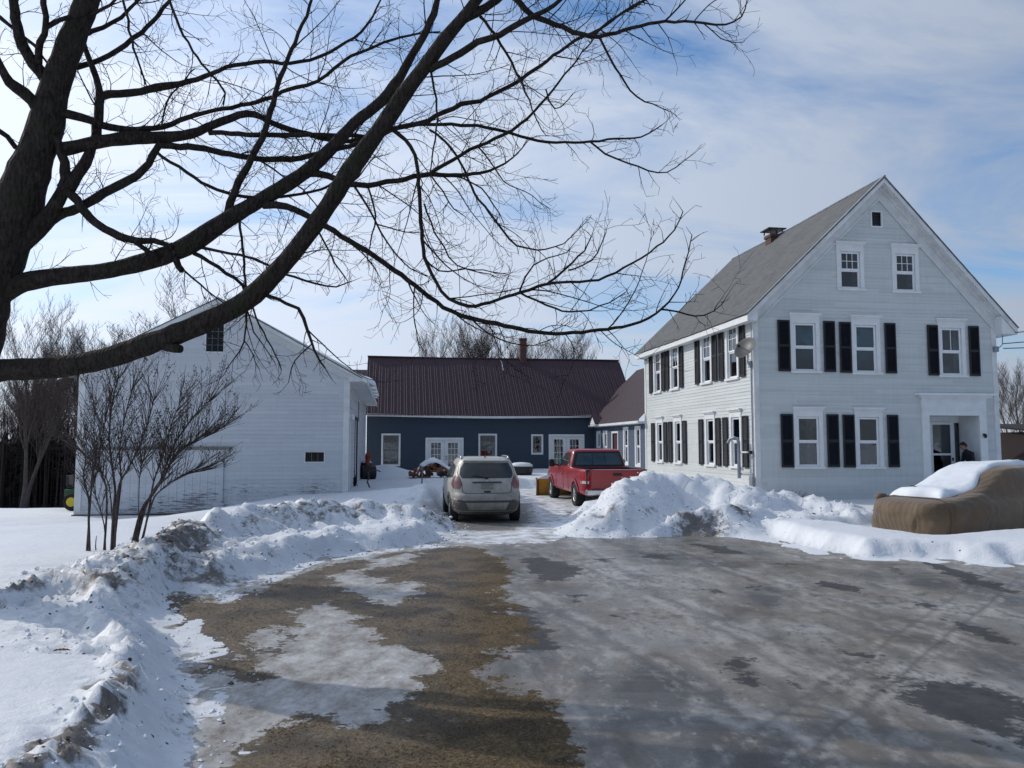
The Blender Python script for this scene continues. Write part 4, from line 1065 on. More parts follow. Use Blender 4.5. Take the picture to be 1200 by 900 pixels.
# ================================================================ VEHICLES
class Shell:
    """body as stacked rounded outlines: levels (z, half width, y rear, y front), superellipse power"""
    def __init__(s, lv, pw=5.): s.lv = lv; s.pw = pw
    def at(s, z):
        lv = s.lv
        if z <= lv[0][0]: return lv[0][1:]
        for a, b in zip(lv, lv[1:]):
            if z <= b[0]:
                t = (z - a[0]) / (b[0] - a[0]); return tuple(p + (q - p) * t for p, q in zip(a[1:], b[1:]))
        return lv[-1][1:]
    def rear(s, x, z):
        w, yr, yf = s.at(z); b = (yf - yr) / 2; q = min(1, abs(x) / w)
        return (yr + yf) / 2 - b * (1 - q ** s.pw) ** (1 / (s.pw * 1.6))
    def side(s, y, z):
        w, yr, yf = s.at(z); b = (yf - yr) / 2; q = min(1, abs(y - (yr + yf) / 2) / b)
        return w * (1 - q ** (s.pw * 1.6)) ** (1 / s.pw)
    def top(s, x, y):
        """highest z whose outline holds (x,y)"""
        lo, hi = s.lv[0][0], s.lv[-1][0]
        def ins(z):
            w, yr, yf = s.at(z); b = (yf - yr) / 2
            return (abs(x) / w) ** s.pw + (abs(y - (yr + yf) / 2) / b) ** (s.pw * 1.6) <= 1
        if not ins(lo): return lo
        zs = np.linspace(lo, hi, 120); z = lo
        for q in zs:
            if ins(q): z = q
        return z
    def outline(s, z, n=96):
        w, yr, yf = s.at(z); b = (yf - yr) / 2; c = (yr + yf) / 2; out = []
        for k in range(n):
            a = 2 * math.pi * (k + .5) / n; ca, sa = math.cos(a), math.sin(a)
            # equal-ish spacing on the superellipse
            x = w * math.copysign(abs(ca) ** (2 / s.pw), ca); y = b * math.copysign(abs(sa) ** (2 / (s.pw * 1.6)), sa)
            out.append((x, c + y))
        return out
    def mesh(s, zs, n=96, skip=None, cap=True, wob=None):
        m = MB()
        for z in zs:
            for (x, y) in s.outline(z, n): m.v.append((x, y, z) if wob is None else wob(x, y, z))
        for i in range(len(zs) - 1):
            for k in range(n):
                a = i * n + k; b = i * n + (k + 1) % n
                cx = sum(m.v[q][0] for q in (a, b, a + n, b + n)) / 4; cy = sum(m.v[q][1] for q in (a, b, a + n, b + n)) / 4; cz = (zs[i] + zs[i + 1]) / 2
                if skip and skip(cx, cy, cz): continue
                m.f.append((a, b, b + n, a + n))
        if cap:
            for lvl, z in ((0, zs[0]), (len(zs) - 1, zs[-1])):
                w, yr, yf = s.at(z); m.v.append((0, (yr + yf) / 2, z)); c = len(m.v) - 1
                for k in range(n): m.f.append((lvl * n + k, lvl * n + (k + 1) % n, c))
        return m
def poly_rows(poly, n):
    """rows of a convex polygon (a,z)"""
    z0 = min(p[1] for p in poly); z1 = max(p[1] for p in poly); out = []
    for i in range(n + 1):
        z = z0 + (z1 - z0) * min(max(i / n, .001), .999); xs = []
        for j in range(len(poly)):
            a, b = poly[j], poly[(j + 1) % len(poly)]
            if (a[1] - z) * (b[1] - z) <= 0 and abs(a[1] - b[1]) > 1e-9: xs.append(a[0] + (b[0] - a[0]) * (z - a[1]) / (b[1] - a[1]))
        if len(xs) >= 2: out.append((z, min(xs), max(xs)))
    return out
def patch(m, poly, fn, nr=8, nc=10):
    """lay polygon (a,z) on surface fn(a,z)->xyz"""
    rows = poly_rows(poly, nr); base = len(m.v)
    for (z, a, b) in rows:
        for k in range(nc + 1): m.v.append(tuple(fn(a + (b - a) * k / nc, z)))
    for i in range(len(rows) - 1):
        for k in range(nc): q = base + i * (nc + 1) + k; m.f.append((q, q + 1, q + nc + 2, q + nc + 1))
def dusty(name, col, dust=(.20, .185, .165, 1), amount=.8, z0=.3, z1=1.2, rough=.35, metal=.2, coat=.5):
    t = NT(name); c = t.coord()
    z = t.n('ShaderNodeSeparateXYZ', Vector=c).outputs['Z']
    h = t.math('DIVIDE', t.math('SUBTRACT', z1, z), z1 - z0, clamp=True)
    n = t.noise(c, 3.5, 6, .65); st = t.noise(t.mapping(c, (6, 6, .8)), 3, 4)
    f = t.math('MULTIPLY', t.math('ADD', t.math('MULTIPLY', h, .9), t.math('MULTIPLY', t.math('SUBTRACT', t.math('ADD', n, t.math('MULTIPLY', st, .4)), .62), .9)), amount, clamp=True)
    t.set(t.b, 'Base Color', t.mix(f, col, dust)); t.set(t.b, 'Roughness', t.math('MULTIPLY_ADD', f, .5, rough))
    t.b.inputs['Metallic'].default_value = metal
    t.set(t.b, 'Coat Weight', t.math('MULTIPLY', t.math('SUBTRACT', 1., f), coat)); t.b.inputs['Coat Roughness'].default_value = .1
    return t.m
M['suv_paint'] = dusty('dusty_champagne_paint', (.44, .43, .385, 1), dust=(.155, .145, .125, 1), amount=1.0, z0=.2, z1=1.25, rough=.4, metal=.15, coat=.35)
M['red_paint'] = dusty('red_pickup_paint', (.30, .004, .008, 1), dust=(.25, .10, .09, 1), amount=.06, z0=.1, z1=1.05, rough=.3, metal=0., coat=.35)
M['lower_trim'] = dusty('dusty_black_trim', (.035, .034, .034, 1), dust=(.12, .105, .09, 1), amount=.9, z0=.1, z1=.8, rough=.6, metal=0, coat=0)
M['tail_lens'] = simple('dusty_tail_lens', (.16, .055, .052, 1), .3, var=.2, scale=5, coat=.5)
M['tail_red'] = simple('red_tail_lens', (.38, .012, .014, 1), .2, var=.1, coat=.8)
M['reflector'] = simple('pale_reverse_lens', (.55, .50, .47, 1), .25, var=.1)
M['plate'] = simple('dirty_number_plate', (.20, .20, .17, 1), .6, var=.35, scale=11)
M['rear_glass'] = simple('dusty_rear_glass', (.030, .033, .033, 1), .3, var=.35, scale=2.6, coat=.6)
M['wiped_glass'] = simple('wiped_rear_glass', (.012, .014, .016, 1), .06, var=.1, coat=1.)
def wheel(root, x, y, r, wd, side, spokes=7):
    wo = MB(); sx = side
    wo.lathe([(r * .62, -wd / 2), (r * .9, -wd / 2), (r * .975, -wd * .42), (r, -wd * .3), (r, wd * .3), (r * .975, wd * .42), (r * .9, wd / 2), (r * .62, wd / 2), (r * .6, wd * .3), (r * .6, -wd * .3), (r * .62, -wd / 2)], (x, y, r), 36, 'x')
    w = wo.build('wheel', M['rubber'], root, smooth=False); set_smooth_angle(w, 35)
    m = MB(); m.lathe([(r * .62, 0), (r * .58, .02), (r * .50, .0), (r * .5, -.06), (0.01, -.07)], (x + sx * wd * .34, y, r), 30, 'x')
    if sx < 0: m.v = [(2 * (x + sx * wd * .34) - p[0], p[1], p[2]) for p in m.v]
    for k in range(spokes):
        a = 2 * math.pi * k / spokes; xx = x + sx * (wd * .34 + .002)
        p0 = Vector((xx, y + math.cos(a) * .04, r + math.sin(a) * .04)); p1 = Vector((xx, y + math.cos(a) * r * .56, r + math.sin(a) * r * .56))
        m.tube([p0, p1], [.028, .02], 6)
    m.cyl((x + sx * wd * .36, y, r), (1, 0, 0), .055, .04, 14)
    ro = m.build('rim', M['alloy'], w); set_smooth_angle(ro, 35)
    return w
def arch_skip(wheels, R):
    return lambda x, y, z: any((y - wy) ** 2 + (z - wz) ** 2 < R * R and abs(x) > .5 for wy, wz in wheels)
def arch_trim(root, shell, wheels, R, mat, wdt=.045, name='wheel_arch', lining=.55, out=.012, z0=.3):
    for (wy, wz) in wheels:
        for sg in (-1, 1):
            m = MB(); ring = []
            N = 26
            a0 = math.asin(max(-1, min(1, (z0 - wz) / R)))
            for i in range(N + 1):
                a = a0 + (math.pi - 2 * a0) * i / N
                ring.append([])
                for rr in (R - .035, R + wdt):
                    y, z = wy + math.cos(a) * rr, max(z0, wz + math.sin(a) * rr)
                    ring[-1].append((sg * (shell.side(y, z) + out), y, z))
                y, z = wy + math.cos(a) * (R - .035), max(z0, wz + math.sin(a) * (R - .035))
                ring[-1].append((sg * (shell.side(y, z) - .0 - lining * .55), y, z))
            b = len(m.v)
            for q in ring: m.v += q
            for i in range(N):
                m.f += [(b + 3 * i, b + 3 * i + 1, b + 3 * i + 4, b + 3 * i + 3), (b + 3 * i, b + 3 * i + 3, b + 3 * i + 5, b + 3 * i + 2)]
            m.build(name, mat, root)
# ---------------- crossover seen from behind
suv = empty('parked_car', (-.58, 19.1, 0), rad(8.0), 'dusty champagne compact crossover parked facing the blue building, seen from behind', 'car')
suv.location.z = float(ground_h(np.array([-.6]), np.array([20.]))[0]) - .03; suv.scale = (1, 1, .97)
S = Shell([(.24, .74, .22, 4.05), (.32, .83, .06, 4.20), (.45, .865, .01, 4.26), (.62, .885, .0, 4.28), (.70, .885, .015, 4.27), (.745, .885, .05, 4.25), (.78, .885, .085, 4.22), (.90, .885, .10, 4.14), (.98, .88, .12, 3.95), (1.04, .868, .145, 3.45), (1.08, .855, .165, 3.25),
           (1.20, .81, .215, 3.02), (1.35, .755, .285, 2.76), (1.48, .70, .36, 2.52), (1.56, .655, .40, 2.36), (1.60, .62, .45, 2.22), (1.635, .54, .60, 2.0), (1.655, .40, .85, 1.75), (1.66, .2, 1.1, 1.5)], 4.2)
zs = [.24, .28, .32, .38, .45, .52, .58, .62, .66, .70, .72, .745, .76, .78, .82, .86, .90, .94, .98, 1.01, 1.04, 1.06, 1.08, 1.14, 1.2, 1.27, 1.35, 1.42, 1.48, 1.52, 1.56, 1.58, 1.6, 1.62, 1.635, 1.647, 1.655, 1.66]
SW = [(.86, .335), (3.42, .335)]
m = S.mesh(zs, 168, arch_skip(SW, .405)); b = m.build('body', M['suv_paint'], suv, smooth=True)
arch_trim(suv, S, SW, .40, M['lower_trim'])
Rr = lambda off: (lambda x, z: (x, S.rear(x, z) - off, z))
m = MB(); patch(m, [(-.60, 1.13), (.60, 1.13), (.655, 1.22), (.625, 1.38), (.545, 1.505), (-.545, 1.505), (-.625, 1.38), (-.655, 1.22)], Rr(.006), 12, 24)
rg = m.build('rear_window', M['rear_glass'], suv, smooth=True)
m = MB()
arc = []
for i in range(15):
    a = rad(20 + 140 * i / 14); arc.append((.02 + .30 * math.cos(a) * 1.05, 1.15 + .29 * math.sin(a)))
patch(m, [(-.13, 1.16)] + [(.17, 1.16)] + arc, Rr(.014), 10, 14); m.build('wiped_patch', M['wiped_glass'], rg, smooth=True)
m = MB(); m.tube([Rr(.025)(.0, 1.135), Rr(.03)(-.12, 1.16), Rr(.03)(-.36, 1.20)], [.012, .010, .007], 6); m.cyl(Rr(.03)(.0, 1.13), (0, 1, 0), .03, .05, 12); m.build('wiper', M['black'], rg)
# tail lamps wrap from the side onto the back
for sg in (-1, 1):
    m = MB(); patch(m, [(sg * .845, .98), (sg * .80, .87), (sg * .66, .87), (sg * .60, 1.0), (sg * .66, 1.15), (sg * .735, 1.21), (sg * .80, 1.14)], Rr(.014), 10, 8)
    m.build('tail_lamp', M['tail_lens'], suv, smooth=True)
    m = MB(); patch(m, [(sg * .50, .34), (sg * .50, .56), (sg * .84, .60), (sg * .84, .40), (sg * .70, .34)], Rr(.010), 6, 8)
    m.build('bumper_corner', M['lower_trim'], suv, smooth=True)
    m = MB(); patch(m, [(sg * .60, .585), (sg * .60, .615), (sg * .80, .625), (sg * .80, .595)], Rr(.018), 3, 6); m.build('reflector', M['tail_lens'], suv, smooth=True)
m = MB(); patch(m, [(-.50, .27), (.50, .27), (.82, .40), (.84, .55), (.70, .57), (.60, .53), (.45, .50), (-.45, .50), (-.60, .53), (-.70, .57), (-.84, .55), (-.82, .40)][:0] or [(-.62, .26), (.62, .26), (.80, .36), (.84, .50), (.84, .59), (-.84, .59), (-.84, .50), (-.80, .36)], Rr(.005), 8, 24)
m.build('lower_bumper', M['lower_trim'], suv, smooth=True)
m = MB(); patch(m, [(-.44, .36), (.44, .36), (.52, .54), (-.52, .54)], Rr(.02), 5, 14); m.build('bumper_insert', M['suv_paint'], suv, smooth=True)
# tailgate shut lines, chrome strip, badge, handle, plate recess
def seam(m, pts, off, r=.007):
    q = []
    for (a, b2) in zip(pts, pts[1:]):
        for k in range(8): q.append(Rr(off)(a[0] + (b2[0] - a[0]) * k / 8, a[1] + (b2[1] - a[1]) * k / 8))
    q.append(Rr(off)(*pts[-1])); m.tube(q, r, 5)
m = MB()
for sg in (-1, 1): seam(m, [(sg * .60, .77), (sg * .70, .80), (sg * .66, .86)][:0] or [(sg * .52, .765), (sg * .585, .80), (sg * .60, .88), (sg * .60, 1.0), (sg * .66, 1.15), (sg * .70, 1.24), (sg * .66, 1.42), (sg * .60, 1.52)], .002)
seam(m, [(-.52, .765), (.52, .765)], .002); m.build('tailgate_gap', M['black'], suv)
m = MB(); patch(m, [(-.36, 1.015), (.36, 1.015), (.35, 1.05), (-.35, 1.05)], Rr(.022), 3, 14); m.build('chrome_strip', M['lower_trim'], suv, smooth=True)
m = MB(); patch(m, [(-.30, .86), (.30, .86), (.33, 1.01), (-.33, 1.01)], Rr(.003), 5, 10)
m2 = MB(); patch(m2, [(-.155, .865), (.155, .865), (.155, 1.0), (-.155, 1.0)], Rr(.012), 3, 6); m2.build('number_plate', M['plate'], suv)
m = MB(); m.cyl(Rr(.022)(0, 1.07), (0, 1, 0), .042, .012, 20); m.build('badge', M['chrome'], suv)
m = MB(); patch(m, [(-.075, .785), (.075, .785), (.085, .82), (-.085, .82)], Rr(.016), 3, 6); m.build('latch', M['black'], suv)
# spoiler lip, aerial, roof rails
m = MB()
for k in range(13):
    x = -.56 + 1.12 * k / 12; z = S.top(x, .50); m.v += [(x, .34 + .05 * (x / .56) ** 2, 1.545), (x, .33 + .05 * (x / .56) ** 2, 1.57), (x, .56, z + .014), (x, .56, z - .02)]
for k in range(12):
    a = 4 * k
    for j in range(4): m.f.append((a + j, a + 4 + j, a + 4 + (j + 1) % 4, a + (j + 1) % 4))
m.f += [(0, 1, 2, 3), (48, 51, 50, 49)]; m.build('spoiler', M['suv_paint'], suv, smooth=False)
m = MB(); m.add([(-.02, .62, 1.64), (.02, .62, 1.64), (.0, .66, 1.70), (0, .80, 1.65), (-.03, .78, 1.64), (.03, .78, 1.64)], [(0, 1, 2), (0, 2, 3, 4), (1, 5, 3, 2), (4, 3, 5)]); m.build('aerial_fin', M['black'], suv)
for sg in (-1, 1):
    m = MB(); pts = [(sg * .585, .62 + t * 1.45, S.top(.57, .62 + t * 1.45) + .045 * math.sin(math.pi * min(1, max(0, t))) ** .3 + .01) for t in [i / 12 for i in range(13)]]
    m.tube(pts, .022, 8); m.build('roof_rail', M['chrome'], suv, smooth=True)
    m = MB(); m.lathe([(0, -.10), (.07, -.09), (.10, -.02), (.095, .06), (.05, .09), (0, .095)], (0, 0, 0), 14, 'x'); m.v = [(sg * 1.00 + p[0] * 1.0, 2.72 + p[1] * .7, 1.16 + p[2] * .85) for p in m.v]
    mo = m.build('side_mirror', M['black'], suv, smooth=True)
    m = MB(); m.tube([(sg * .83, 2.78, 1.10), (sg * .93, 2.74, 1.13)], .03, 6); m.build('bracket', M['black'], mo)
    Sd = lambda off, sg=sg: (lambda y, z: (sg * (S.side(y, z) + off), y, z))
    m = MB(); patch(m, [(.55, 1.14), (.62, 1.36), (.80, 1.46), (1.05, 1.47), (1.05, 1.10)], Sd(.004), 8, 6); patch(m, [(1.10, 1.09), (1.10, 1.47), (1.75, 1.49), (1.75, 1.08)], Sd(.004), 8, 6); patch(m, [(1.83, 1.08), (1.83, 1.49), (2.25, 1.48), (2.78, 1.13), (2.80, 1.08)], Sd(.004), 8, 6)
    m.build('side_window', M['rear_glass'], suv, smooth=True)
    for (wy, wz) in SW: wheel(suv, sg * .765, wy, .335, .215, sg)
# windscreen
m = MB(); patch(m, [(-.70, 1.12), (.70, 1.12), (.55, 1.52), (-.55, 1.52)], lambda x, z: (x, (S.at(z)[1] + S.at(z)[2]) - S.rear(x, z) + .006, z), 8, 14); m.build('windscreen', M['rear_glass'], suv, smooth=True)
m = MB()
for sg in (-1, 1): patch(m, [(sg * .52, .74), (sg * .80, .78), (sg * .78, .92), (sg * .56, .88)], lambda x, z: (x, (S.at(z)[1] + S.at(z)[2]) - S.rear(x, z) + .008, z), 5, 6)
m.build('headlight', M['reflector'], suv, smooth=True)
m = MB(); m.box(-.62, .62, .5, 3.9, .20, .30); m.tube([(.42, .25, .25), (.42, .6, .25)], .035, 10); m.tube([(-.6, .86, .335), (.6, .86, .335)], .04, 8); m.tube([(-.6, 3.42, .335), (.6, 3.42, .335)], .04, 8); m.build('underbody', M['black'], suv)

# ---------------- red pickup, plough on its nose
pk = empty('pickup_truck', (3.12, 23.5, 0), ANG, 'red extended-cab pickup with a yellow snow plough, half hidden by the snowbank', 'pickup truck')
pk.location.z = gz(2.2, 25) - .02; pk.scale = (1.06, 1.04, .96)
PW = .97
B = Shell([(.42, .90, .10, 5.45), (.50, .955, .05, 5.55), (.75, .975, .03, 5.62), (.95, .975, .04, 5.60), (1.08, .965, .05, 5.50), (1.14, .955, .055, 5.40), (1.20, .93, .06, 5.25)], 7.)
PWh = [(1.20, .385), (4.75, .385)]
bed_end = 2.05
def bodyskip(x, y, z): return arch_skip(PWh, .46)(x, y, z)
zs = [.42, .46, .50, .56, .62, .68, .74, .80, .86, .92, .98, 1.03, 1.08, 1.14, 1.17, 1.20]
m = B.mesh(zs, 200, bodyskip, cap=False)
for lvl, zz in ((len(zs) - 1, 1.20),):
    # top: rails round the bed, hood ahead of the cab
    n = 200; o = lvl * n; ring = [m.v[o + k] for k in range(n)]
    inner = []
    for (x, y, z) in ring:
        if y < bed_end: inner.append((max(-.86, min(.86, x * .93)), max(.14, y), 1.215))
        else: inner.append((x * .93, min(y, 5.15), 1.235))
    b0 = len(m.v); m.v += inner
    for k in range(n): m.f.append((o + k, o + (k + 1) % n, b0 + (k + 1) % n, b0 + k))
m.v = m.v
body = m.build('body', M['red_paint'], pk, smooth=False); set_smooth_angle(body, 35)
m = MB(); m.box(-.87, .87, bed_end, 5.2, 1.16, 1.234)
for i in range(10):
    y = 3.7 + 1.6 * i / 9
m.build('hood', M['red_paint'], pk, bevel=.03)
m = MB(); m.box(-.87, .87, .13, bed_end, .68, .72); m.box(-.87, -.84, .13, bed_end, .72, 1.21); m.box(.84, .87, .13, bed_end, .72, 1.21); m.box(-.84, .84, .13, .16, .72, 1.21); m.box(-.84, .84, bed_end - .03, bed_end, .72, 1.21)
m.build('bed_liner', M['black'], pk)
arch_trim(pk, B, PWh, .45, M['red_paint'], wdt=.06, out=.02, z0=.42)
CB = Shell([(1.18, .93, bed_end + .02, 4.15), (1.24, .90, bed_end + .03, 4.02), (1.40, .86, bed_end + .07, 3.80), (1.60, .80, bed_end + .13, 3.52), (1.72, .765, bed_end + .17, 3.36), (1.78, .73, bed_end + .21, 3.24), (1.815, .66, bed_end + .32, 3.05), (1.835, .45, bed_end + .6, 2.8), (1.84, .2, bed_end + .8, 2.6)], 6.)
m = CB.mesh([1.18, 1.24, 1.3, 1.4, 1.5, 1.6, 1.66, 1.72, 1.75, 1.78, 1.80, 1.815, 1.827, 1.835, 1.84], 120); cab = m.build('cab', M['red_paint'], pk, smooth=True)
Cr = lambda off: (lambda x, z: (x, CB.rear(x, z) - off, z))
m = MB(); patch(m, [(-.84, 1.20), (.84, 1.20), (.70, 1.735), (-.70, 1.735)], Cr(.008), 10, 24); rw = m.build('rear_window', M['black'], cab, smooth=True)
M['cab_glass'] = simple('tinted_cab_glass', (.035, .055, .055, 1), .05, var=.5, scale=2.5, coat=1.)
m = MB(); patch(m, [(-.72, 1.30), (.72, 1.30), (.64, 1.68), (-.64, 1.68)], Cr(.016), 10, 24); m.build('pane', M['cab_glass'], rw, smooth=True)
m = MB()
for x in (-.2, .2): m.tube([Cr(.02)(x, 1.30), Cr(.02)(x * .96, 1.68)], .009, 5)
m.build('slider_frame', M['black'], rw)
for sg in (-1, 1):
    Cs = lambda off, sg=sg: (lambda y, z: (sg * (CB.side(y, z) + off), y, z))
    m = MB(); patch(m, [(2.32, 1.27), (2.42, 1.68), (2.72, 1.72), (2.72, 1.25)], Cs(.008), 8, 6); patch(m, [(2.80, 1.25), (2.80, 1.72), (3.30, 1.70), (3.78, 1.32), (3.80, 1.25)], Cs(.008), 8, 8); m.build('side_window', M['cab_glass'], pk, smooth=True)
    Bs = lambda y, z, sg=sg: (sg * (B.side(y, z) + .001), y, z)
    m = MB()
    m2 = MB(); m2.tube([Bs(bed_end + .01, z) for z in (.50, .7, .9, 1.05, 1.17)], .006, 5); m2.build('bed_gap', M['black'], pk)
    for yy in (2.76, 3.86): m.tube([Bs(yy, z) for z in (.50, .7, .9, 1.05, 1.17)], .006, 5)
    m.tube([Bs(y, .50) for y in (2.76, 3.1, 3.5, 3.86)], .006, 5); m.build('door_gap', M['black'], pk)
    m = MB(); m.tube([(sg * .985, 2.95, .98), (sg * 1.005, 3.0, .99), (sg * 1.005, 3.12, .99), (sg * .985, 3.17, .98)], .014, 6); m.build('door_handle', M['black'], pk)
    m = MB(); m.box(-.09, .09, -.06, .06, -.13, .13); m.v = [(sg * 1.16 + p[0], 3.62 + p[1], 1.33 + p[2]) for p in m.v]; mo = m.build('side_mirror', M['black'], pk, bevel=.04)
    m = MB(); m.tube([(sg * .9, 3.7, 1.24), (sg * 1.1, 3.64, 1.28)], .03, 6); m.build('bracket', M['black'], mo)
    for (wy, wz) in PWh: wheel(pk, sg * .86, wy, .385, .26, sg, 6)
    Rb = lambda off: (lambda x, z: (x, B.rear(x, z) - off, z))
    m = MB()
    # corner lamp: rear leaf and side leaf
    patch(m, [(sg * .80, .86), (sg * .80, 1.13), (sg * .94, 1.13), (sg * .955, .86)], Rb(.014), 5, 6)
    patch(m, [(.14, .86), (.14, 1.12), (.28, 1.12), (.22, .86)], lambda y, z, sg=sg: (sg * (B.side(y, z) + .008), y, z), 5, 6)
    tl = m.build('tail_lamp', M['tail_red'], pk)
    m = MB(); patch(m, [(sg * .80, .77), (sg * .80, .855), (sg * .955, .855), (sg * .955, .77)], Rb(.014), 3, 6); patch(m, [(.14, .77), (.14, .855), (.22, .855), (.20, .77)], lambda y, z, sg=sg: (sg * (B.side(y, z) + .008), y, z), 3, 4); m.build('reverse_lamp', M['reflector'], tl)
m = MB(); m.box(-.76, .76, .028, .06, .62, 1.19); tg = m.build('tailgate', M['red_paint'], pk, bevel=.012)
m = MB(); m.box(-.12, .12, .0, .028, 1.02, 1.10); m.build('handle', M['black'], tg)
m = MB(); m.box(-.93, .93, -.14, .05, .44, .60); m.build('rear_bumper', M['chrome'], pk, bevel=.03)
m = MB(); m.box(-.155, .155, -.15, -.142, .45, .58); m.build('number_plate', M['plate'], pk)
m = MB(); m.box(-.6, .6, .3, 5.2, .36, .46); m.tube([(-.8, 1.2, .385), (.8, 1.2, .385)], .05, 8); m.tube([(-.8, 4.75, .385), (.8, 4.75, .385)], .05, 8); m.box(-.35, .35, 5.3, 5.9, .35, .5); m.build('underbody', M['black'], pk)
m = MB()
for sg in (-1, 1): m.box(sg * .8 - .13, sg * .8 + .13, 5.55, 5.62, .82, 1.02)
m.build('headlight', M['reflector'], pk, bevel=.02)
M['yellow'] = dusty('scuffed_yellow_plough', (.62, .30, .012, 1), dust=(.12, .07, .03, 1), amount=.5, z0=0, z1=1.2, rough=.5, metal=0, coat=.1)
# curved mouldboard across the front, sticking out to the left
m = MB(); N = 14; K = 9
for i in range(N + 1):
    x = -1.26 + 2.5 * i / N
    for k in range(K + 1):
        t = k / K; z = .0 + .66 * t; y = 6.08 + .20 * (t - .45) ** 2 - .10 * t - (x + 1.3) * .0 + .10 * (x / 1.3)
        m.v.append((x, y, z))
for i in range(N):
    for k in range(K): a = i * (K + 1) + k; m.f.append((a, a + 1, a + K + 2, a + K + 1))
po = m.build('plough_blade', M['yellow'], pk)
s_ = po.modifiers.new('thick', 'SOLIDIFY'); s_.thickness = .02
m = MB(); m.tube([(-1.26, 6.0, .67), (1.24, 6.2, .67)], .03, 6)
for x in (-1.2, -.6, 0, .6, 1.1): m.box(x - .02, x + .02, 5.88, 6.06, .05, .62)
m.build('blade_rib', M['black'], po)
m = MB()
for x in (-.4, .4): m.tube([(x, 5.4, .45), (x * .6, 5.98, .3)], .04, 6)
m.tube([(-.3, 5.7, .45), (-.3, 5.75, 1.0)], .04, 6); m.tube([(.3, 5.7, .45), (.3, 5.75, 1.0)], .04, 6); m.tube([(-.4, 5.75, 1.0), (.4, 5.75, 1.0)], .04, 6); m.build('plough_frame', M['black'], pk)
def snow_cap_mesh(name, parent, fn, n=18, mm=18, label=None, under=.01):
    """fn(i/n, j/m)->(x,y,z,h): snow pillow of thickness h over base z"""
    m = MB()
    for i in range(n + 1):
        for j in range(mm + 1):
            x, y, z, h = fn(i / n, j / mm); m.v.append((x, y, z + h))
    o = len(m.v)
    for i in range(n + 1):
        for j in range(mm + 1):
            x, y, z, h = fn(i / n, j / mm); m.v.append((x, y, z - under))
    W = mm + 1
    for i in range(n):
        for j in range(mm):
            a = i * W + j; m.f.append((a, a + 1, a + W + 1, a + W)); m.f.append((o + a, o + a + W, o + a + W + 1, o + a + 1))
    for i in range(n): 
        a = i * W; m.f.append((a, a + W, o + a + W, o + a)); a = i * W + mm; m.f.append((a, o + a, o + a + W, a + W))
    for j in range(mm): a = j; m.f.append((a, o + a, o + a + 1, a + 1)); a = n * W + j; m.f.append((a, a + 1, o + a + 1, o + a))
    return m.build(name, M['chunk'], parent, smooth=True, label=label)
def pillow(t, e=.18): return min(1, min(t, 1 - t) / e) ** .5 if 0 < t < 1 else 0
snow_cap_mesh('snow_cap', po, lambda a, b: (-1.24 + 2.3 * a, 5.98 + .18 * b + .1 * (a - .5), .66, .16 * pillow(a) * pillow(b, .4) * (.8 + .3 * math.sin(a * 9))), 20, 6)

# ---------------- car under a brown cover
import mathutils
cv = empty('covered_car', (0, 0, 0), 0, 'low car under a brown fabric cover with snow on its bonnet and windscreen', 'covered car')
fl_, nr_ = Vector((7.78, 17.65, 0)), Vector((8.46, 15.95, 0))
cdir = Vector((.925, .38, 0)).normalized()
cmid = (fl_ + nr_) / 2
cv.location = (cmid.x - cdir.x * .40 + .05, cmid.y - cdir.y * .40 - .35, .0); cv.scale = (1.06, 1.06, 1.07); cv.rotation_euler = (0, 0, math.atan2(cdir.y, cdir.x) - rad(90))     # local +y runs from nose to tail
V = Shell([(.0, .86, .10, 4.60), (.10, .91, .02, 4.68), (.30, .93, -.03, 4.70), (.48, .925, -.02, 4.70), (.60, .90, .03, 4.66), (.67, .86, .10, 4.60), (.71, .82, .22, 4.5), (.75, .79, .50, 4.35), (.79, .77, .90, 4.2), (.83, .76, 1.18, 4.1), (.90, .745, 1.36, 4.0), (1.02, .71, 1.62, 3.85), (1.14, .67, 1.86, 3.7), (1.24, .625, 2.06, 3.5), (1.30, .57, 2.24, 3.35), (1.335, .46, 2.5, 3.15), (1.35, .25, 2.7, 3.0)], 4.)
def vw(x, y, z):
    side = 1 - sstep(.55, .95, np.array(z)) * .6
    n = (mathutils.noise.noise(Vector((x * 1.2, y * 1.1, z * 1.5))) * .06 + mathutils.noise.noise(Vector((x * 2.5 + 9, y * 2.8 + z * 1.6, z * .9))) * .035)
    # drawn folds running down and back from the corner of the bonnet
    f1 = math.sin(y * 8.5 - z * 7.0 + 1.4 * mathutils.noise.noise(Vector((y * 1.5, z * 2, 3)))) * .034 * max(0, 1 - abs(z - .35) / .5)
    f2 = -.03 * math.exp(-((y - .42 - z * .15) / .035) ** 2) * (z < .75)
    c = Vector((x, y - 2.35, 0)); c = c.normalized() if c.length > 0 else c
    # sag between hard points
    k = n * float(side) + (f1 + f2) * (abs(x) > .4)
    sag = -.02 * math.sin(z * 9)
    return (x + c.x * k if abs(x) > .3 else x, y + (c.y * k if y < 1.0 else 0), z + mathutils.noise.noise(Vector((x * 2, y * 2, 7))) * .018 + (0 if z > .1 else mathutils.noise.noise(Vector((x * 3, y * 3, 1))) * .03))
zs = list(np.linspace(0, .66, 20)) + list(np.linspace(.68, .90, 14)) + list(np.linspace(.93, 1.35, 22))
m = V.mesh(zs, 220, None, True, vw)
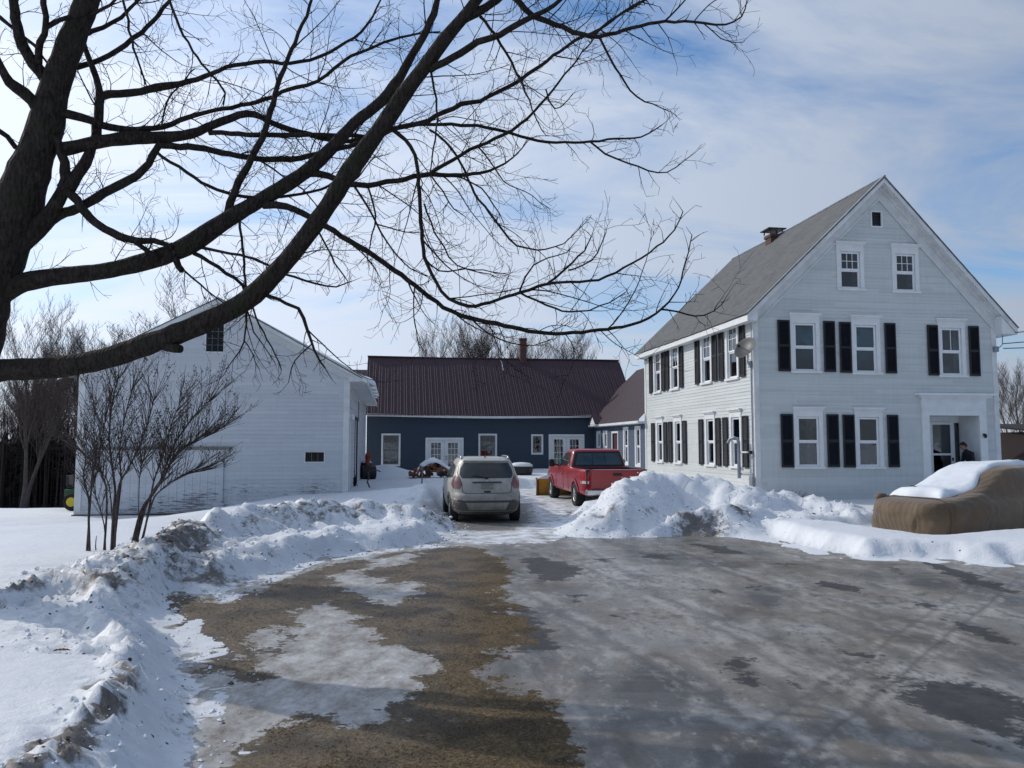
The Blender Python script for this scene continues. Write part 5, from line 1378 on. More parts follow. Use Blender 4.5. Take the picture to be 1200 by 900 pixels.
def cloth_mat():
    t = NT('brown_car_cover'); c = t.coord(); n = t.noise(c, 1.6, 5, .6); n2 = t.noise(c, 9, 5, .65)
    col = t.ramp(n, [(.3, (.095, .064, .038)), (.55, (.15, .103, .062)), (.75, (.20, .145, .09))])
    col = t.mix(t.ramp(n2, [(.55, (0, 0, 0)), (.75, (.5, .5, .5))]), col, (.075, .055, .04, 1))
    t.set(t.b, 'Base Color', col); t.b.inputs['Roughness'].default_value = .75; t.b.inputs['Sheen Weight'].default_value = .25; t.b.inputs['Specular IOR Level'].default_value = .25
    wr = t.n('ShaderNodeTexWave', Vector=t.mapping(c, (1, 1.3, 1), (rad(35), 0, rad(20))), Scale=3.0, Distortion=5.0, Detail=3.0)
    h = t.math('ADD', t.math('MULTIPLY', wr.outputs['Fac'], .35), t.noise(c, 5, 6, .6))
    t.set(t.b, 'Normal', t.bump(h, .45, .03, t.bump(t.noise(c, 160, 2), .15, .003))); return t.m
M['cover'] = cloth_mat()
co = m.build('cover', M['cover'], cv, smooth=True)
m = MB()
pts = []
for z in np.linspace(.03, .70, 12): pts.append(((V.side(.40 + z * .06, z) + .012), .40 + z * .06, z))
pts2 = [(x, .46, V.top(x, .46) + .012) for x in np.linspace(.70, -.70, 14)]
m.tube(pts + pts2, .009, 5); 
for s in (-1,): pass
m.build('strap', M['dark_wood'], cv)
# snow over bonnet, windscreen and roof; its edge wanders
def capfn(a, b):
    y = .62 + 3.48 * a; w = V.at(max(.70, V.top(0, y)))[0]
    wl = .74 if y < 1.3 else max(.42, .80 - (y - 1.3) * .22)
    wr = .54 if y < 1.3 else max(.34, .54 - (y - 1.3) * .34)
    wl += .05 * math.sin(y * 5.1) + .03 * math.sin(y * 11); wr += .05 * math.sin(y * 4.1 + 1) + .03 * math.sin(y * 9.3)
    if y < .7: k = .75 + .25 * (y - .2) / .5; wl *= k + .05; wr *= k
    x = -wl + (wl + wr) * b
    yy = y + .05 * math.sin(x * 7)
    z = V.top(x, yy)
    h = (.10 + .03 * math.sin(x * 3 + y * 2) + .08 * math.exp(-((y - .65) / .22) ** 2)) * pillow(a, .06) * pillow(b, .10)
    return (x, yy, z, h)
snow_cap_mesh('snow_cap', cv, capfn, 60, 36, under=.03)
M['leaf'] = simple('dry_oak_leaf', (.16, .075, .035, 1), .8, var=.35, scale=30)
def leaf(loc, rz, s, label, mat='leaf', name='dry_leaf', tilt=.2, group=None):
    m = MB(); prof = [(-1, .0), (-.8, .16), (-.6, .26), (-.45, .14), (-.2, .34), (0, .2), (.2, .36), (.45, .2), (.7, .22), (1, 0)]
    n = len(prof)
    m.v = [(x * s, 0, .0 + .12 * s * math.cos(x * 2)) for x, w in prof] + [(x * s, w * s, .10 * s + .2 * s * w) for x, w in prof] + [(x * s, -w * s, .10 * s + .25 * s * w) for x, w in prof]
    for i in range(n - 1): m.f += [(i, i + 1, n + i + 1, n + i), (i, 2 * n + i, 2 * n + i + 1, i + 1)]
    m.tube([(s, 0, 0.0), (s * 1.5, .05 * s, .12 * s)], .02 * s, 4)
    o = m.build(name, M[mat]); o.location = loc; o.rotation_euler = (tilt, .1, rz)
    s_ = o.modifiers.new('thick', 'SOLIDIFY'); s_.thickness = .002
    return tag(o, label, 'leaf', group)
p = atz(1077, 579, .98); 
CVM = Matrix.Translation(cv.location) @ Matrix.Rotation(cv.rotation_euler.z, 4, 'Z') @ Matrix.Diagonal((1.06, 1.06, 1.07, 1))
q = CVM @ Vector((-.30, .85, V.top(-.30, .85) + .14)); leaf(q, .3, .11, 'curled brown leaf frozen on the snow of the covered car', tilt=.4)
q = CVM @ Vector((.62, .26, V.top(.55, .26) + .03))
mm_ = MB(); mm_.lathe([(0, -.02), (.13, 0), (.15, .09), (.11, .16), (0, .18)], (0, 0, 0), 14); mo_ = mm_.build('mirror_bump', M['cover'], cv, smooth=True); mo_.location = (-.66, .36, .66); mo_.scale = (.7, .9, .8)

# ================================================================ SMALL THINGS IN THE YARD
def on(u, v, Y):
    p = at(u, v, Y); return Vector((p.x, Y, gz(p.x, Y)))
# two-stage snow blower by the barn doorway
sb = empty('snow_blower', on(430, 560, 36.0), rad(200), 'old snow blower with red chute and snow on its engine, standing by the barn doorway', 'snow blower')
M['red_old'] = simple('faded_red_paint', (.28, .05, .03, 1), .6, var=.3)
m = MB(); m.lathe([(.28, -.32), (.30, -.30), (.30, .30), (.28, .32)], (0, .35, .30), 18, 'x'); m.box(-.34, .34, .1, .4, .04, .5); m.build('auger_housing', M['black'], sb, bevel=.02)
m = MB(); m.lathe([(.14, 0), (.12, .1), (.10, .35), (.12, .5)], (0, .15, .45), 14); m.tube([(0, .15, .95), (.0, .25, 1.1), (0, .42, 1.12)], [.13, .12, .11], 10); m.build('chute', M['red_old'], sb)
m = MB(); m.box(-.2, .2, -.45, .05, .35, .72); m.cyl((0, -.2, .78), (0, 0, 1), .15, .12, 14); m.build('engine', M['black'], sb, bevel=.02)
for sg in (-1, 1):
    m = MB(); m.lathe([(.12, -.07), (.2, -.06), (.22, 0), (.2, .06), (.12, .07)], (sg * .3, -.3, .22), 20, 'x'); m.build('wheel', M['rubber'], sb)
    m = MB(); m.tube([(sg * .2, -.3, .5), (sg * .25, -.7, .85), (sg * .27, -1.0, .98)], .018, 6); m.build('handlebar', M['black'], sb)
snow_cap_mesh('snow_cap', sb, lambda a, b: (-.22 + .44 * a, -.45 + .52 * b, .72, .16 * pillow(a, .4) * pillow(b, .4)), 8, 8)
# bicycle-like frame / hand tools leaning at the barn corner
m = MB(); p0 = on(418, 575, 29.5); 
m.tube([p0 + Vector((-.15, 0, 0)), p0 + Vector((-.42, .25, 1.45))], .016, 6); m.tube([p0 + Vector((.0, .1, .0)), p0 + Vector((-.36, .4, 1.3))], .014, 6)
m.add([tuple(p0 + Vector(v)) for v in ((-.28, -.02, -.02), (-.02, -.02, -.02), (-.02, .03, .34), (-.28, .03, .34), (-.15, .06, .16))], [(0, 1, 4), (1, 2, 4), (2, 3, 4), (3, 0, 4)])
m.tube([p0 + Vector((-.48, .2, 1.42)), p0 + Vector((-.36, .26, 1.48))], .016, 6)
tag(m.build('snow_shovel', M['black']), 'dark long-handled shovel leaning against the barn wall beside the doorway', 'shovel')
m = MB(); p0 = on(434, 578, 28.5)
m.tube([p0 + Vector((-.1, .1, .55)), p0 + Vector((-.06, .0, .35)), p0 + Vector((-.1, -.08, .2)), p0 + Vector((.04, -.1, -.1))], .028, 6); m.tube([p0 + Vector((-.1, .1, .55)), p0 + Vector((.12, .3, .62)), p0 + Vector((.3, .35, .55))], .02, 6)
tag(m.build('bent_branch', M['dark_wood']), 'bent dark branch poking out of the snow near the barn corner', 'branch')
# firewood heap under snow
fw = empty('firewood_pile', on(508, 560, 37), ANG, 'heap of split reddish firewood half buried in snow in front of the left french door', 'firewood pile')
M['firewood'] = simple('split_red_oak', (.20, .085, .045, 1), .85, var=.45, scale=3)
M['wood_bark'] = simple('firewood_bark', (.06, .045, .04, 1), .9, var=.4, scale=5)
r = random.Random(12)
for k in range(46):
    t = r.random(); x = -1.05 + 2.1 * r.random(); hmax = .72 * math.exp(-((x + .05) / .72) ** 2); z = r.uniform(-.05, max(.02, hmax)); y = -.45 + .5 * (z) + r.uniform(-.12, .2)
    a = Vector((r.uniform(-1, 1), r.uniform(-.9, .3), r.uniform(-.45, .45))).normalized(); L = r.uniform(.32, .48); rr = r.uniform(.05, .09)
    m = MB(); c_ = Vector((x, y, z + .08)); m.tube([c_ - a * L / 2, c_ + a * L / 2], [rr, rr * .95], r.choice((3, 4, 5))); m.build('log', M['firewood'] if r.random() < .65 else M['wood_bark'], fw)
snow_cap_mesh('snow_cap', fw, lambda a, b: (-1.15 + 2.4 * a, -.36 + 1.1 * b, .74 * math.exp(-(((-1.1 + 2.2 * a) + .05) / .75) ** 2) * (1 - .35 * (b - .3) ** 2) + .0, .16 * pillow(a, .3) * pillow(b, .3) * (1 + .4 * math.sin(a * 17) * math.sin(b * 8 + a * 6))), 30, 16)
# thin stake
p0 = on(494, 582, 29.5); m = MB(); m.tube([p0 - Vector((0, 0, .1)), p0 + Vector((.03, 0, .62)), p0 + Vector((.04, 0, .74))], [.028, .024, .022], 7)
st = m.build('garden_stake', M['grey_wood']); tag(st, 'short grey stake with a snow knob standing in the yard left of the crossover', 'stake')
m = MB(); m.lathe([(0, -.03), (.09, -.01), (.13, .04), (.08, .10), (0, .12)], tuple(p0 + Vector((.04, 0, .74))), 12); m.build('snow_cap', M['chunk'], st, smooth=True)
# round tub with a cap of snow
tb = empty('fire_pit', on(611, 556, 40.5), 0, 'round dark tub capped with snow against the blue wall, right of the crossover', 'tub')
m = MB(); m.lathe([(0, 0), (.50, .0), (.56, .1), (.60, .42), (.56, .44), (.50, .40), (0, .38)], n=28); m.build('bowl', M['black'], tb, smooth=False)
m = MB(); m.lathe([(.02, .40), (.58, .42), (.56, .52), (.42, .60), (.2, .63), (0, .64)], n=28); m.build('snow_cap', M['chunk'], tb, smooth=True)
# lawn tractor nose behind the left barn corner
gt = empty('garden_tractor', Vector((-13.95, 26.6, gz(-13.95, 26.6))), rad(95), 'green garden tractor with yellow wheel hubs poking out behind the left barn corner', 'tractor')
M['green'] = simple('tractor_green', (.012, .075, .018, 1), .4, var=.2); M['hub'] = simple('tractor_yellow', (.55, .42, .03, 1), .45, var=.15)
m = MB(); m.box(-.26, .26, -.95, .0, .45, .85); m.build('bonnet', M['green'], gt, bevel=.05)
m = MB(); m.box(-.38, .38, .0, .75, .38, .70); m.build('fender_deck', M['green'], gt, bevel=.04)
m = MB(); m.box(-.2, .2, .35, .75, .72, .80); m.box(-.2, .2, .70, .78, .80, 1.15); m.build('seat', M['black'], gt, bevel=.03)
m = MB(); m.tube([(0, 0, .8), (0, .15, 1.0)], .02, 6); m.lathe([(.14, -.015), (.155, 0), (.14, .015), (.125, 0), (.14, -.015)], (0, .16, 1.02), 18); m.build('steering_wheel', M['black'], gt)
for sg in (-1, 1):
    for (yy, rr) in ((-.7, .2), (.45, .30)):
        m = MB(); m.lathe([(rr * .5, -.1), (rr * .9, -.09), (rr, 0), (rr * .9, .09), (rr * .5, .1)], (sg * .42, yy, rr), 22, 'x'); wo = m.build('wheel', M['rubber'], gt)
        m = MB(); m.cyl((sg * .45, yy, rr), (1, 0, 0), rr * .5, .16, 16); m.build('hub', M['hub'], wo)
# snow left on the barn's right eave
def eave_snow(a, b):
    y = 2.2 + 8.5 * b; x = BW + .68 - .7 * a ; z = BEv + .13 - (x - BW) * bs
    return (x + .14 * (1 - a) * math.sin(y * 3), y, z, (.24 * (1 - a) ** .6 + .03) * pillow(a, .15) * pillow(b, .06) * (1 + .25 * math.sin(y * 4.2)))
snow_cap_mesh('roof_snow', barn, eave_snow, 14, 60)
# red twiggy plant against the house
M['dead_red'] = simple('dead_red_stems', (.16, .06, .05, 1), .85, var=.4, scale=8)
m = MB(); p0 = Vector(hw(1.0, -.7, 0)); p0.z = gz(p0.x, p0.y) - .02; r = random.Random(8)
for k in range(60):
    x = r.uniform(-.35, .45); h = r.uniform(.15, .42) * math.exp(-(x / .4) ** 2); y = r.uniform(-.12, .12)
    m.tube([p0 + Vector((x, y, 0)), p0 + Vector((x + r.uniform(-.08, .08), y, h * .6)), p0 + Vector((x + r.uniform(-.16, .16), y, h))], [.008, .007, .004], 4)
tag(m.build('dead_plant', M['dead_red']), 'low tuft of dead reddish stems in the snow below the left front window', 'plant')
# dark shed past the house, right edge
sh = empty('brown_shed', (21.9, 33.0, 0), rad(4), 'plain brown board building with shade in its colour beyond the right corner of the white house', 'shed')
M['shed'] = simple('shaded_brown_boards', (.026, .017, .016, 1), .9, var=.25, scale=2)  # brown boards darkened in colour to imitate the shade they stand in
m = MB(); x = 0
while x < 7: m.box(x, x + .19, -.012 - .008 * ((x * 5) % 2), 4.0, 0, 2.35 + .05); x += .2
m.build('wall', M['shed'], sh)
m = MB(); m.add([(-.3, -.3, 2.38), (7.3, -.3, 2.38), (7.3, 4.2, 2.75), (-.3, 4.2, 2.75), (-.3, -.3, 2.46), (7.3, -.3, 2.46), (7.3, 4.2, 2.83), (-.3, 4.2, 2.83)], [(0, 3, 2, 1), (4, 5, 6, 7), (0, 1, 5, 4), (1, 2, 6, 5), (2, 3, 7, 6), (3, 0, 4, 7)]); m.build('roof', M['shed'], sh)
# dry seed pod on the near snow
p = atz(72, 768, .33); leaf((p.x, p.y, gz(p.x, p.y) + .012), rad(35), .055, 'single dry leaf lying on the smooth snow at lower left', tilt=.25)

# ================================================================ PERSON in the porch
def skin_mesh(name, pts, edges, radii, mat, parent=None, sub=2, root=0):
    me = bpy.data.meshes.new(name); me.from_pydata(pts, edges, []); o = bpy.data.objects.new(name, me); COL.objects.link(o)
    md = o.modifiers.new('skin', 'SKIN'); md.use_smooth_shade = True
    for i, v in enumerate(me.skin_vertices[0].data):
        rr = radii[i]; v.radius = rr if isinstance(rr, tuple) else (rr, rr); v.use_root = (i == root)
    ss = o.modifiers.new('sub', 'SUBSURF'); ss.levels = sub; ss.render_levels = sub
    dg = bpy.context.evaluated_depsgraph_get(); me2 = bpy.data.meshes.new_from_object(o.evaluated_get(dg))
    o.modifiers.clear(); o.data = me2; me2.name = name
    me2.materials.clear(); me2.materials.append(mat); me2.shade_smooth()
    if parent: o.parent = parent
    return o
M['jacket'] = simple('black_winter_jacket', (.010, .011, .016, 1), .8, var=.3, scale=8)
M['jeans'] = simple('dark_jeans', (.015, .018, .03, 1), .85, var=.3)
M['skin'] = simple('skin', (.32, .17, .115, 1), .55, var=.08)
M['hair'] = simple('dark_hair', (.012, .010, .009, 1), .7, var=.3, scale=30)
pr_loc = hw(7.70, .10, .22)
per = empty('person', pr_loc, ANG + rad(90), 'person in a black jacket bending forward in the entrance beside the storm door', 'person')
# local: +y is where the person faces (towards image left), x to their right
J = [(0, 0, .92), (0, .01, 1.05), (0, .06, 1.22), (0, .14, 1.37), (0, .19, 1.46), (0, .235, 1.52),
     (-.10, 0, .88), (-.11, .05, .48), (-.11, -.02, .07), (-.11, .14, .035), (.10, 0, .88), (.11, .05, .48), (.11, -.02, .07), (.11, .14, .035),
     (-.17, .12, 1.36), (-.24, .13, 1.10), (-.20, .33, .98), (.17, .12, 1.36), (.24, .13, 1.10), (.20, .33, .98)]
E_ = [(0, 1), (1, 2), (2, 3), (3, 4), (4, 5), (0, 6), (6, 7), (7, 8), (8, 9), (0, 10), (10, 11), (11, 12), (12, 13), (3, 14), (14, 15), (15, 16), (3, 17), (17, 18), (18, 19)]
Rr_ = [(.17, .125), (.165, .12), (.18, .13), (.17, .12), .055, .05, .095, .062, .045, .04, .095, .062, .045, .04, .075, .058, .045, .075, .058, .045]
body_ = skin_mesh('body', J, E_, Rr_, M['jacket'], per)
# trousers: colour lower part by faces
body_.data.materials.append(M['jeans'])
for pl in body_.data.polygons:
    if pl.center.z < .84: pl.material_index = 1
hd_ = MB(); hd_.lathe([(0, -.125), (.05, -.118), (.072, -.08), (.082, -.03), (.088, .02), (.085, .06), (.06, .105), (.03, .12), (0, .123)], n=20)
hd_.v = [(p[0] * .92, p[1] * 1.12 + (.012 if p[2] < -.03 and p[1] > 0 else 0), p[2]) for p in hd_.v]
hd_.add([(-.014, .088, -.03), (.014, .088, -.03), (0, .122, -.025), (0, .092, .02)], [(0, 1, 2), (0, 2, 3), (1, 3, 2)])
for sx in (-1, 1): hd_.lathe([(0, -.03), (.012, -.02), (.014, .02), (0, .03)], (sx * .083, -.005, -.01), 8)
hmat = Matrix.Translation((0, .285, 1.60)) @ Matrix.Rotation(rad(-28), 4, 'X')
hd_.v = [tuple(hmat @ Vector(p)) for p in hd_.v]; hd_.build('head', M['skin'], per, smooth=True)
hr = MB(); hr.lathe([(.086, -.05), (.094, .0), (.096, .05), (.07, .115), (.03, .135), (0, .138)], n=20)
hr.v = [(p[0] * .95, p[1] * 1.13 - .014 - (0 if p[2] > .03 else .02), p[2] + (.03 if p[1] > .05 and p[2] < .05 else 0)) for p in hr.v]
hr.v = [tuple(hmat @ Vector(p)) for p in hr.v]; hr.build('hair', M['hair'], per, smooth=True)
ey = MB()
for sx in (-1, 1): ey.lathe([(0, -.008), (.008, 0), (0, .008)], (sx * .03, .088, .0), 8)
ey.v = [tuple(hmat @ Vector(p)) for p in ey.v]; ey.build('eyes', M['black'], per)
for sx in (-1, 1):
    wr_ = Vector((sx * .20, .33, .98)); P_ = [wr_, wr_ + Vector((0, .05, -.01)), wr_ + Vector((0, .09, -.02))]; E2 = [(0, 1), (1, 2)]; R2 = [.03, (.036, .02), (.034, .018)]
    for k, (ox, L) in enumerate(((-.028, .065), (-.010, .078), (.009, .073), (.027, .057))):
        i0 = len(P_); b_ = P_[2] + Vector((ox, .0, 0)); P_ += [b_, b_ + Vector((0, L * .5, -.012)), b_ + Vector((0, L * .8, -.04))]; E2 += [(2, i0), (i0, i0 + 1), (i0 + 1, i0 + 2)]; R2 += [.0095, .009, .008]
    i0 = len(P_); P_ += [P_[1] + Vector((-sx * .03, .01, 0)), P_[1] + Vector((-sx * .05, .045, -.015))]; E2 += [(1, i0), (i0, i0 + 1)]; R2 += [.012, .009]
    skin_mesh('hand', [tuple(p) for p in P_], E2, R2, M['skin'], per, 1)
# ================================================================ THE BIG MAPLE
TR = []   # placed branches: list of dicts with pts (Vector), r list, px list, Y list
def trace(pxs, y0=None, y1=None, dy=0., kind='limb', noise=.0):
    """pxs: (u,v,diameter px). Start depth snaps to the branch it leaves unless y0 is given."""
    if y0 is None:
        best = None
        for b in TR:
            for i in range(len(b['px']) - 1):
                ax, ay = b['px'][i][:2]; bx, by = b['px'][i + 1][:2]; ux, uy = pxs[0][:2]
                L = (bx - ax) ** 2 + (by - ay) ** 2 + 1e-9; t = max(0, min(1, ((ux - ax) * (bx - ax) + (uy - ay) * (by - ay)) / L))
                d = math.hypot(ax + (bx - ax) * t - ux, ay + (by - ay) * t - uy)
                if best is None or d < best[0]: best = (d, b['Y'][i] + (b['Y'][i + 1] - b['Y'][i]) * t)
        y0 = best[1]
    if y1 is None: y1 = y0 + dy
    cum = [0]
    for a, b in zip(pxs, pxs[1:]): cum.append(cum[-1] + math.hypot(b[0] - a[0], b[1] - a[1]))
    # resample smooth (catmull-rom)
    n = max(3, int(cum[-1] / 9)); P = [Vector((p[0], p[1], p[2])) for p in pxs]
    out = []
    for i in range(len(P) - 1):
        p0 = P[max(0, i - 1)]; p1 = P[i]; p2 = P[i + 1]; p3 = P[min(len(P) - 1, i + 2)]
        k = max(1, int((cum[i + 1] - cum[i]) / 9))
        for j in range(k):
            t = j / k
            q = .5 * ((2 * p1) + (-p0 + p2) * t + (2 * p0 - 5 * p1 + 4 * p2 - p3) * t * t + (-p0 + 3 * p1 - 3 * p2 + p3) * t ** 3)
            out.append((q.x, q.y, max(q.z, .4), (cum[i] + (cum[i + 1] - cum[i]) * t) / cum[-1]))
    out.append((P[-1].x, P[-1].y, P[-1].z, 1.))
    pts, rs, Ys, pp = [], [], [], []
    for (u, v, d, t) in out:
        Y = y0 + (y1 - y0) * t; w = at(u, v, Y)
        jit = .0 if d > 14 else .008
        w += Vector((RND.uniform(-1, 1), RND.uniform(-2, 2), RND.uniform(-1, 1))) * jit
        dep = (w - CAM).dot(Vector((0, math.cos(PITCH), math.sin(PITCH)))) * (.87 if d > 30 else .93 if d > 14 else .97)
        pts.append(w); rs.append(max(.0022, d * dep / FPX / 2 * (1 + RND.uniform(-.04, .04)))); Ys.append(Y); pp.append((u, v))
    b = dict(pts=pts, r=rs, px=pp, Y=Ys, kind=kind); TR.append(b); return b
YT = 8.6
trunk_px = [(-92, 742, 104), (-78, 660, 92), (-62, 540, 86), (-46, 440, 84), (-24, 345, 78), (2, 285, 70), (20, 240, 60), (38, 190, 50), (53, 150, 44), (62, 110, 38), (72, 80, 35), (85, 45, 32), (97, 15, 30), (110, -25, 27), (120, -80, 23), (128, -160, 17), (120, -260, 10), (130, -330, 4)]
trace(trunk_px, YT, YT, kind='trunk')
T = trace
T([(-44, 452, 40), (-20, 440, 36), (0, 434, 31), (60, 431, 27), (120, 421, 27), (180, 401, 27), (240, 378, 26), (290, 351, 25), (330, 312, 23), (360, 275, 22), (385, 240, 22), (405, 208, 23), (430, 172, 22), (455, 138, 21), (475, 108, 20), (500, 75, 18), (522, 45, 16), (545, 18, 15), (565, -8, 12), (600, -50, 9), (640, -110, 5)], YT, 7.6)
T([(-24, 350, 42), (-5, 345, 36), (20, 333, 27), (60, 325, 22), (120, 318, 21), (165, 308, 21), (200, 297, 23), (225, 285, 24), (250, 268, 22), (280, 249, 20), (320, 226, 18), (360, 200, 18), (390, 172, 16), (415, 145, 14), (440, 125, 13), (462, 100, 12), (480, 70, 10), (495, 45, 9), (508, 15, 8), (516, -15, 6), (525, -60, 3)], YT, 9.3)
T([(542, 24, 12), (570, 8, 10), (600, -14, 8), (650, -50, 4)], dy=.2)
T([(193, 404, 14), (205, 408, 11), (212, 409, 10)], dy=-.1)
T([(203, 296, 10), (210, 312, 8), (214, 317, 7)], dy=-.1)
T([(362, 203, 10), (385, 206, 8), (402, 214, 7), (430, 217, 7), (465, 211, 6), (505, 204, 6), (535, 206, 5), (562, 203, 4), (582, 197, 3), (602, 184, 2), (618, 165, 1.3)], dy=.5)
T([(505, 204, 5), (530, 187, 4.5), (560, 171, 4), (590, 158, 4), (618, 139, 3.5), (640, 114, 3), (662, 88, 2.5), (682, 62, 2), (698, 42, 1.5)], dy=.3)
T([(68, 176, 18), (85, 173, 16), (112, 167, 16), (150, 162, 17), (190, 161, 14), (225, 157, 12), (250, 146, 10), (280, 135, 9), (298, 134, 8), (315, 143, 7), (340, 152, 7), (372, 160, 6), (398, 166, 6), (430, 160, 4)], dy=1.1)
T([(185, 170, 8), (230, 173, 8), (268, 180, 7), (300, 186, 7), (340, 186, 7), (372, 180, 6), (400, 174, 6), (428, 165, 6), (455, 152, 6), (490, 145, 6), (512, 136, 6), (540, 123, 6), (562, 118, 5), (602, 98, 5), (632, 78, 4.5), (656, 60, 4), (682, 43, 4), (702, 34, 3), (727, 17, 2.5), (757, 0, 2)], dy=1.5)
T([(72, 132, 11), (95, 138, 10), (120, 146, 9), (150, 152, 8), (190, 149, 6), (220, 138, 6), (250, 130, 5), (282, 124, 5), (310, 117, 5), (330, 108, 5), (347, 102, 5), (372, 96, 4), (392, 80, 4), (412, 66, 4), (432, 58, 3.5), (460, 46, 3), (490, 40, 2.5), (515, 37, 2)], dy=1.6)
T([(245, 155, 6), (290, 158, 6), (330, 158, 6), (380, 158, 5), (420, 159, 5), (440, 162, 5), (462, 150, 4), (490, 146, 4), (520, 146, 4), (560, 148, 4), (600, 156, 3.5), (630, 165, 3.5), (662, 167, 3), (692, 166, 3), (722, 163, 2.5), (752, 160, 2), (776, 147, 1.4)], dy=.6)
T([(692, 166, 2.5), (710, 180, 2.5), (735, 190, 2.2), (760, 200, 2), (782, 202, 1.6), (810, 182, 1)], dy=.2)
T([(80, 222, 16), (90, 205, 15), (100, 190, 13), (110, 168, 12), (115, 140, 11), (119, 113, 10), (140, 110, 10), (165, 107, 9), (184, 102, 10), (210, 98, 7), (240, 90, 6), (265, 79, 5), (300, 72, 5), (340, 74, 4.5), (375, 66, 4), (405, 50, 3.5), (430, 30, 3), (446, 0, 2)], YT, YT + 1.3)
T([(118, 115, 9), (113, 92, 8), (104, 70, 7), (98, 50, 6)], dy=.1)
T([(14, 292, 30), (34, 276, 26), (52, 262, 20), (68, 252, 14), (95, 243, 11), (130, 222, 11), (160, 205, 10), (174, 192, 9), (183, 176, 8), (190, 164, 8), (196, 158, 6)], dy=.4)
T([(38, 268, 22), (54, 255, 18), (68, 235, 16), (78, 210, 14), (72, 180, 10), (66, 160, 8)], dy=-.1)
T([(72, 215, 12), (90, 235, 11), (106, 256, 10), (130, 272, 10), (152, 281, 9), (180, 282, 7), (203, 290, 6)], dy=.1)
T([(155, 281, 6), (172, 293, 6), (186, 303, 5)], dy=0)
T([(54, 92, 17), (40, 74, 14), (27, 54, 13), (19, 30, 12), (14, -8, 10), (5, -60, 7)], dy=-.4)
T([(45, 78, 9), (47, 50, 8), (54, 30, 7), (52, 5, 7), (54, -25, 5)], dy=-.6)
T([(55, 31, 6), (70, 24, 5.5), (84, 19, 5)], dy=.1)
T([(52, 138, 20), (38, 118, 15), (18, 102, 13), (5, 88, 11), (-3, 68, 9), (-12, 40, 7)], dy=-.6)
T([(90, 78, 7), (118, 70, 6), (146, 52, 6), (166, 38, 5.5), (186, 18, 5), (202, -4, 4)], dy=.5)
T([(100, 40, 6), (130, 27, 5), (152, 12, 4), (172, -12, 3)], dy=.4)
T([(98, 20, 5), (120, 12, 4), (145, -8, 3)], dy=-.3)
T([(143, -8, 3.5), (152, 35, 3.2), (160, 66, 2.8), (171, 99, 2.2)], YT - .6, YT - .5)
T([(196, -5, 3.5), (211, 32, 3.3), (231, 67, 3), (254, 95, 3), (263, 108, 2.6), (263, 124, 2)], YT - .8, YT - .4)
T([(268, 252, 11), (270, 238, 9), (280, 214, 9), (290, 194, 8), (301, 174, 8), (312, 150, 7), (320, 120, 6.5), (329, 90, 6), (345, 50, 4.5), (359, 18, 4), (368, -10, 3)], dy=.5)
T([(182, 178, 4), (210, 196, 4), (236, 214, 4), (266, 226, 4), (300, 232, 4), (340, 229, 3.5), (366, 225, 3.2), (396, 213, 3)], dy=.3)
T([(308, 240, 10), (322, 240, 9), (336, 242, 8.5), (355, 250, 8), (376, 262, 7.5), (400, 277, 7.5), (430, 295, 7.5), (456, 312, 7), (486, 335, 6.5), (520, 360, 6), (552, 373, 6), (582, 379, 6), (620, 388, 5.5), (652, 391, 5), (692, 388, 4.5), (730, 383, 4), (760, 373, 3.5), (776, 361, 3), (791, 344, 2.4), (801, 318, 2), (811, 275, 1.3)], dy=-.5)
T([(774, 363, 2.5), (796, 365, 2.3), (815, 371, 2), (836, 365, 1.5), (851, 349, 1)], dy=-.1)
T([(450, 144, 6), (462, 152, 5.5), (474, 163, 5), (486, 182, 5), (490, 206, 5), (492, 240, 5), (495, 280, 5), (500, 310, 5), (511, 331, 4.5), (526, 350, 4.5), (548, 359, 4.5), (566, 356, 4.2), (584, 351, 4), (610, 342, 4), (640, 333, 3.8), (658, 330, 3.5), (690, 330, 3.2), (711, 325, 3), (741, 308, 2.6), (770, 290, 2.2), (790, 270, 1.9), (801, 247, 1.4)], 8.0, 7.6)
T([(640, 333, 3), (661, 317, 2.8), (671, 307, 2.5), (685, 294, 2), (693, 277, 1.4)], dy=.1)
T([(665, 317, 2.2), (684, 311, 2), (700, 297, 1.7), (710, 273, 1.2)], dy=-.1)
T([(608, 343, 2.6), (616, 324, 2.3), (626, 311, 2), (642, 301, 1.7), (664, 296, 1.2), (674, 285, .9)], dy=.2)
T([(609, 344, 2.8), (640, 358, 2.6), (668, 366, 2.3), (690, 363, 2), (715, 354, 1.7), (733, 342, 1.1)], dy=-.2)
T([(504, 152, 3), (521, 166, 3), (541, 192, 3), (556, 226, 3), (574, 250, 3), (590, 271, 2.8), (606, 287, 2.4), (630, 293, 2), (660, 285, 1.5), (682, 264, 1)], dy=-.3)
T([(592, -18, 9), (608, 2, 8), (625, 18, 7), (660, 32, 6), (692, 43, 5.5), (722, 38, 4.5), (760, 28, 4), (790, 25, 3.5), (825, 27, 3), (850, 29, 2.3), (868, 20, 1.8), (876, 2, 1.3)], dy=-.5)
T([(690, 43, 4), (722, 20, 3.4), (757, -2, 3)], dy=.3)
T([(703, 44, 3.2), (716, 70, 3), (731, 96, 2.6), (746, 114, 2.2), (765, 122, 1.6), (786, 130, 1)], dy=0)
T([(778, 26, 2.4), (794, 10, 2), (808, -6, 1.6)], dy=.1)
T([(825, 27, 1.6), (845, 45, 1.3), (870, 50, .9)], dy=.1)
T([(503, 82, 9), (530, 68, 8.5), (560, 50, 8), (585, 40, 7.5), (606, 28, 7), (628, 18, 6), (650, 6, 5), (668, -8, 4)], dy=-.3)
T([(563, 20, 4), (580, 42, 3.6), (593, 62, 3.2), (605, 86, 3), (612, 99, 2.7), (620, 118, 2.2), (628, 140, 1.6), (640, 160, 1)], dy=-.2)
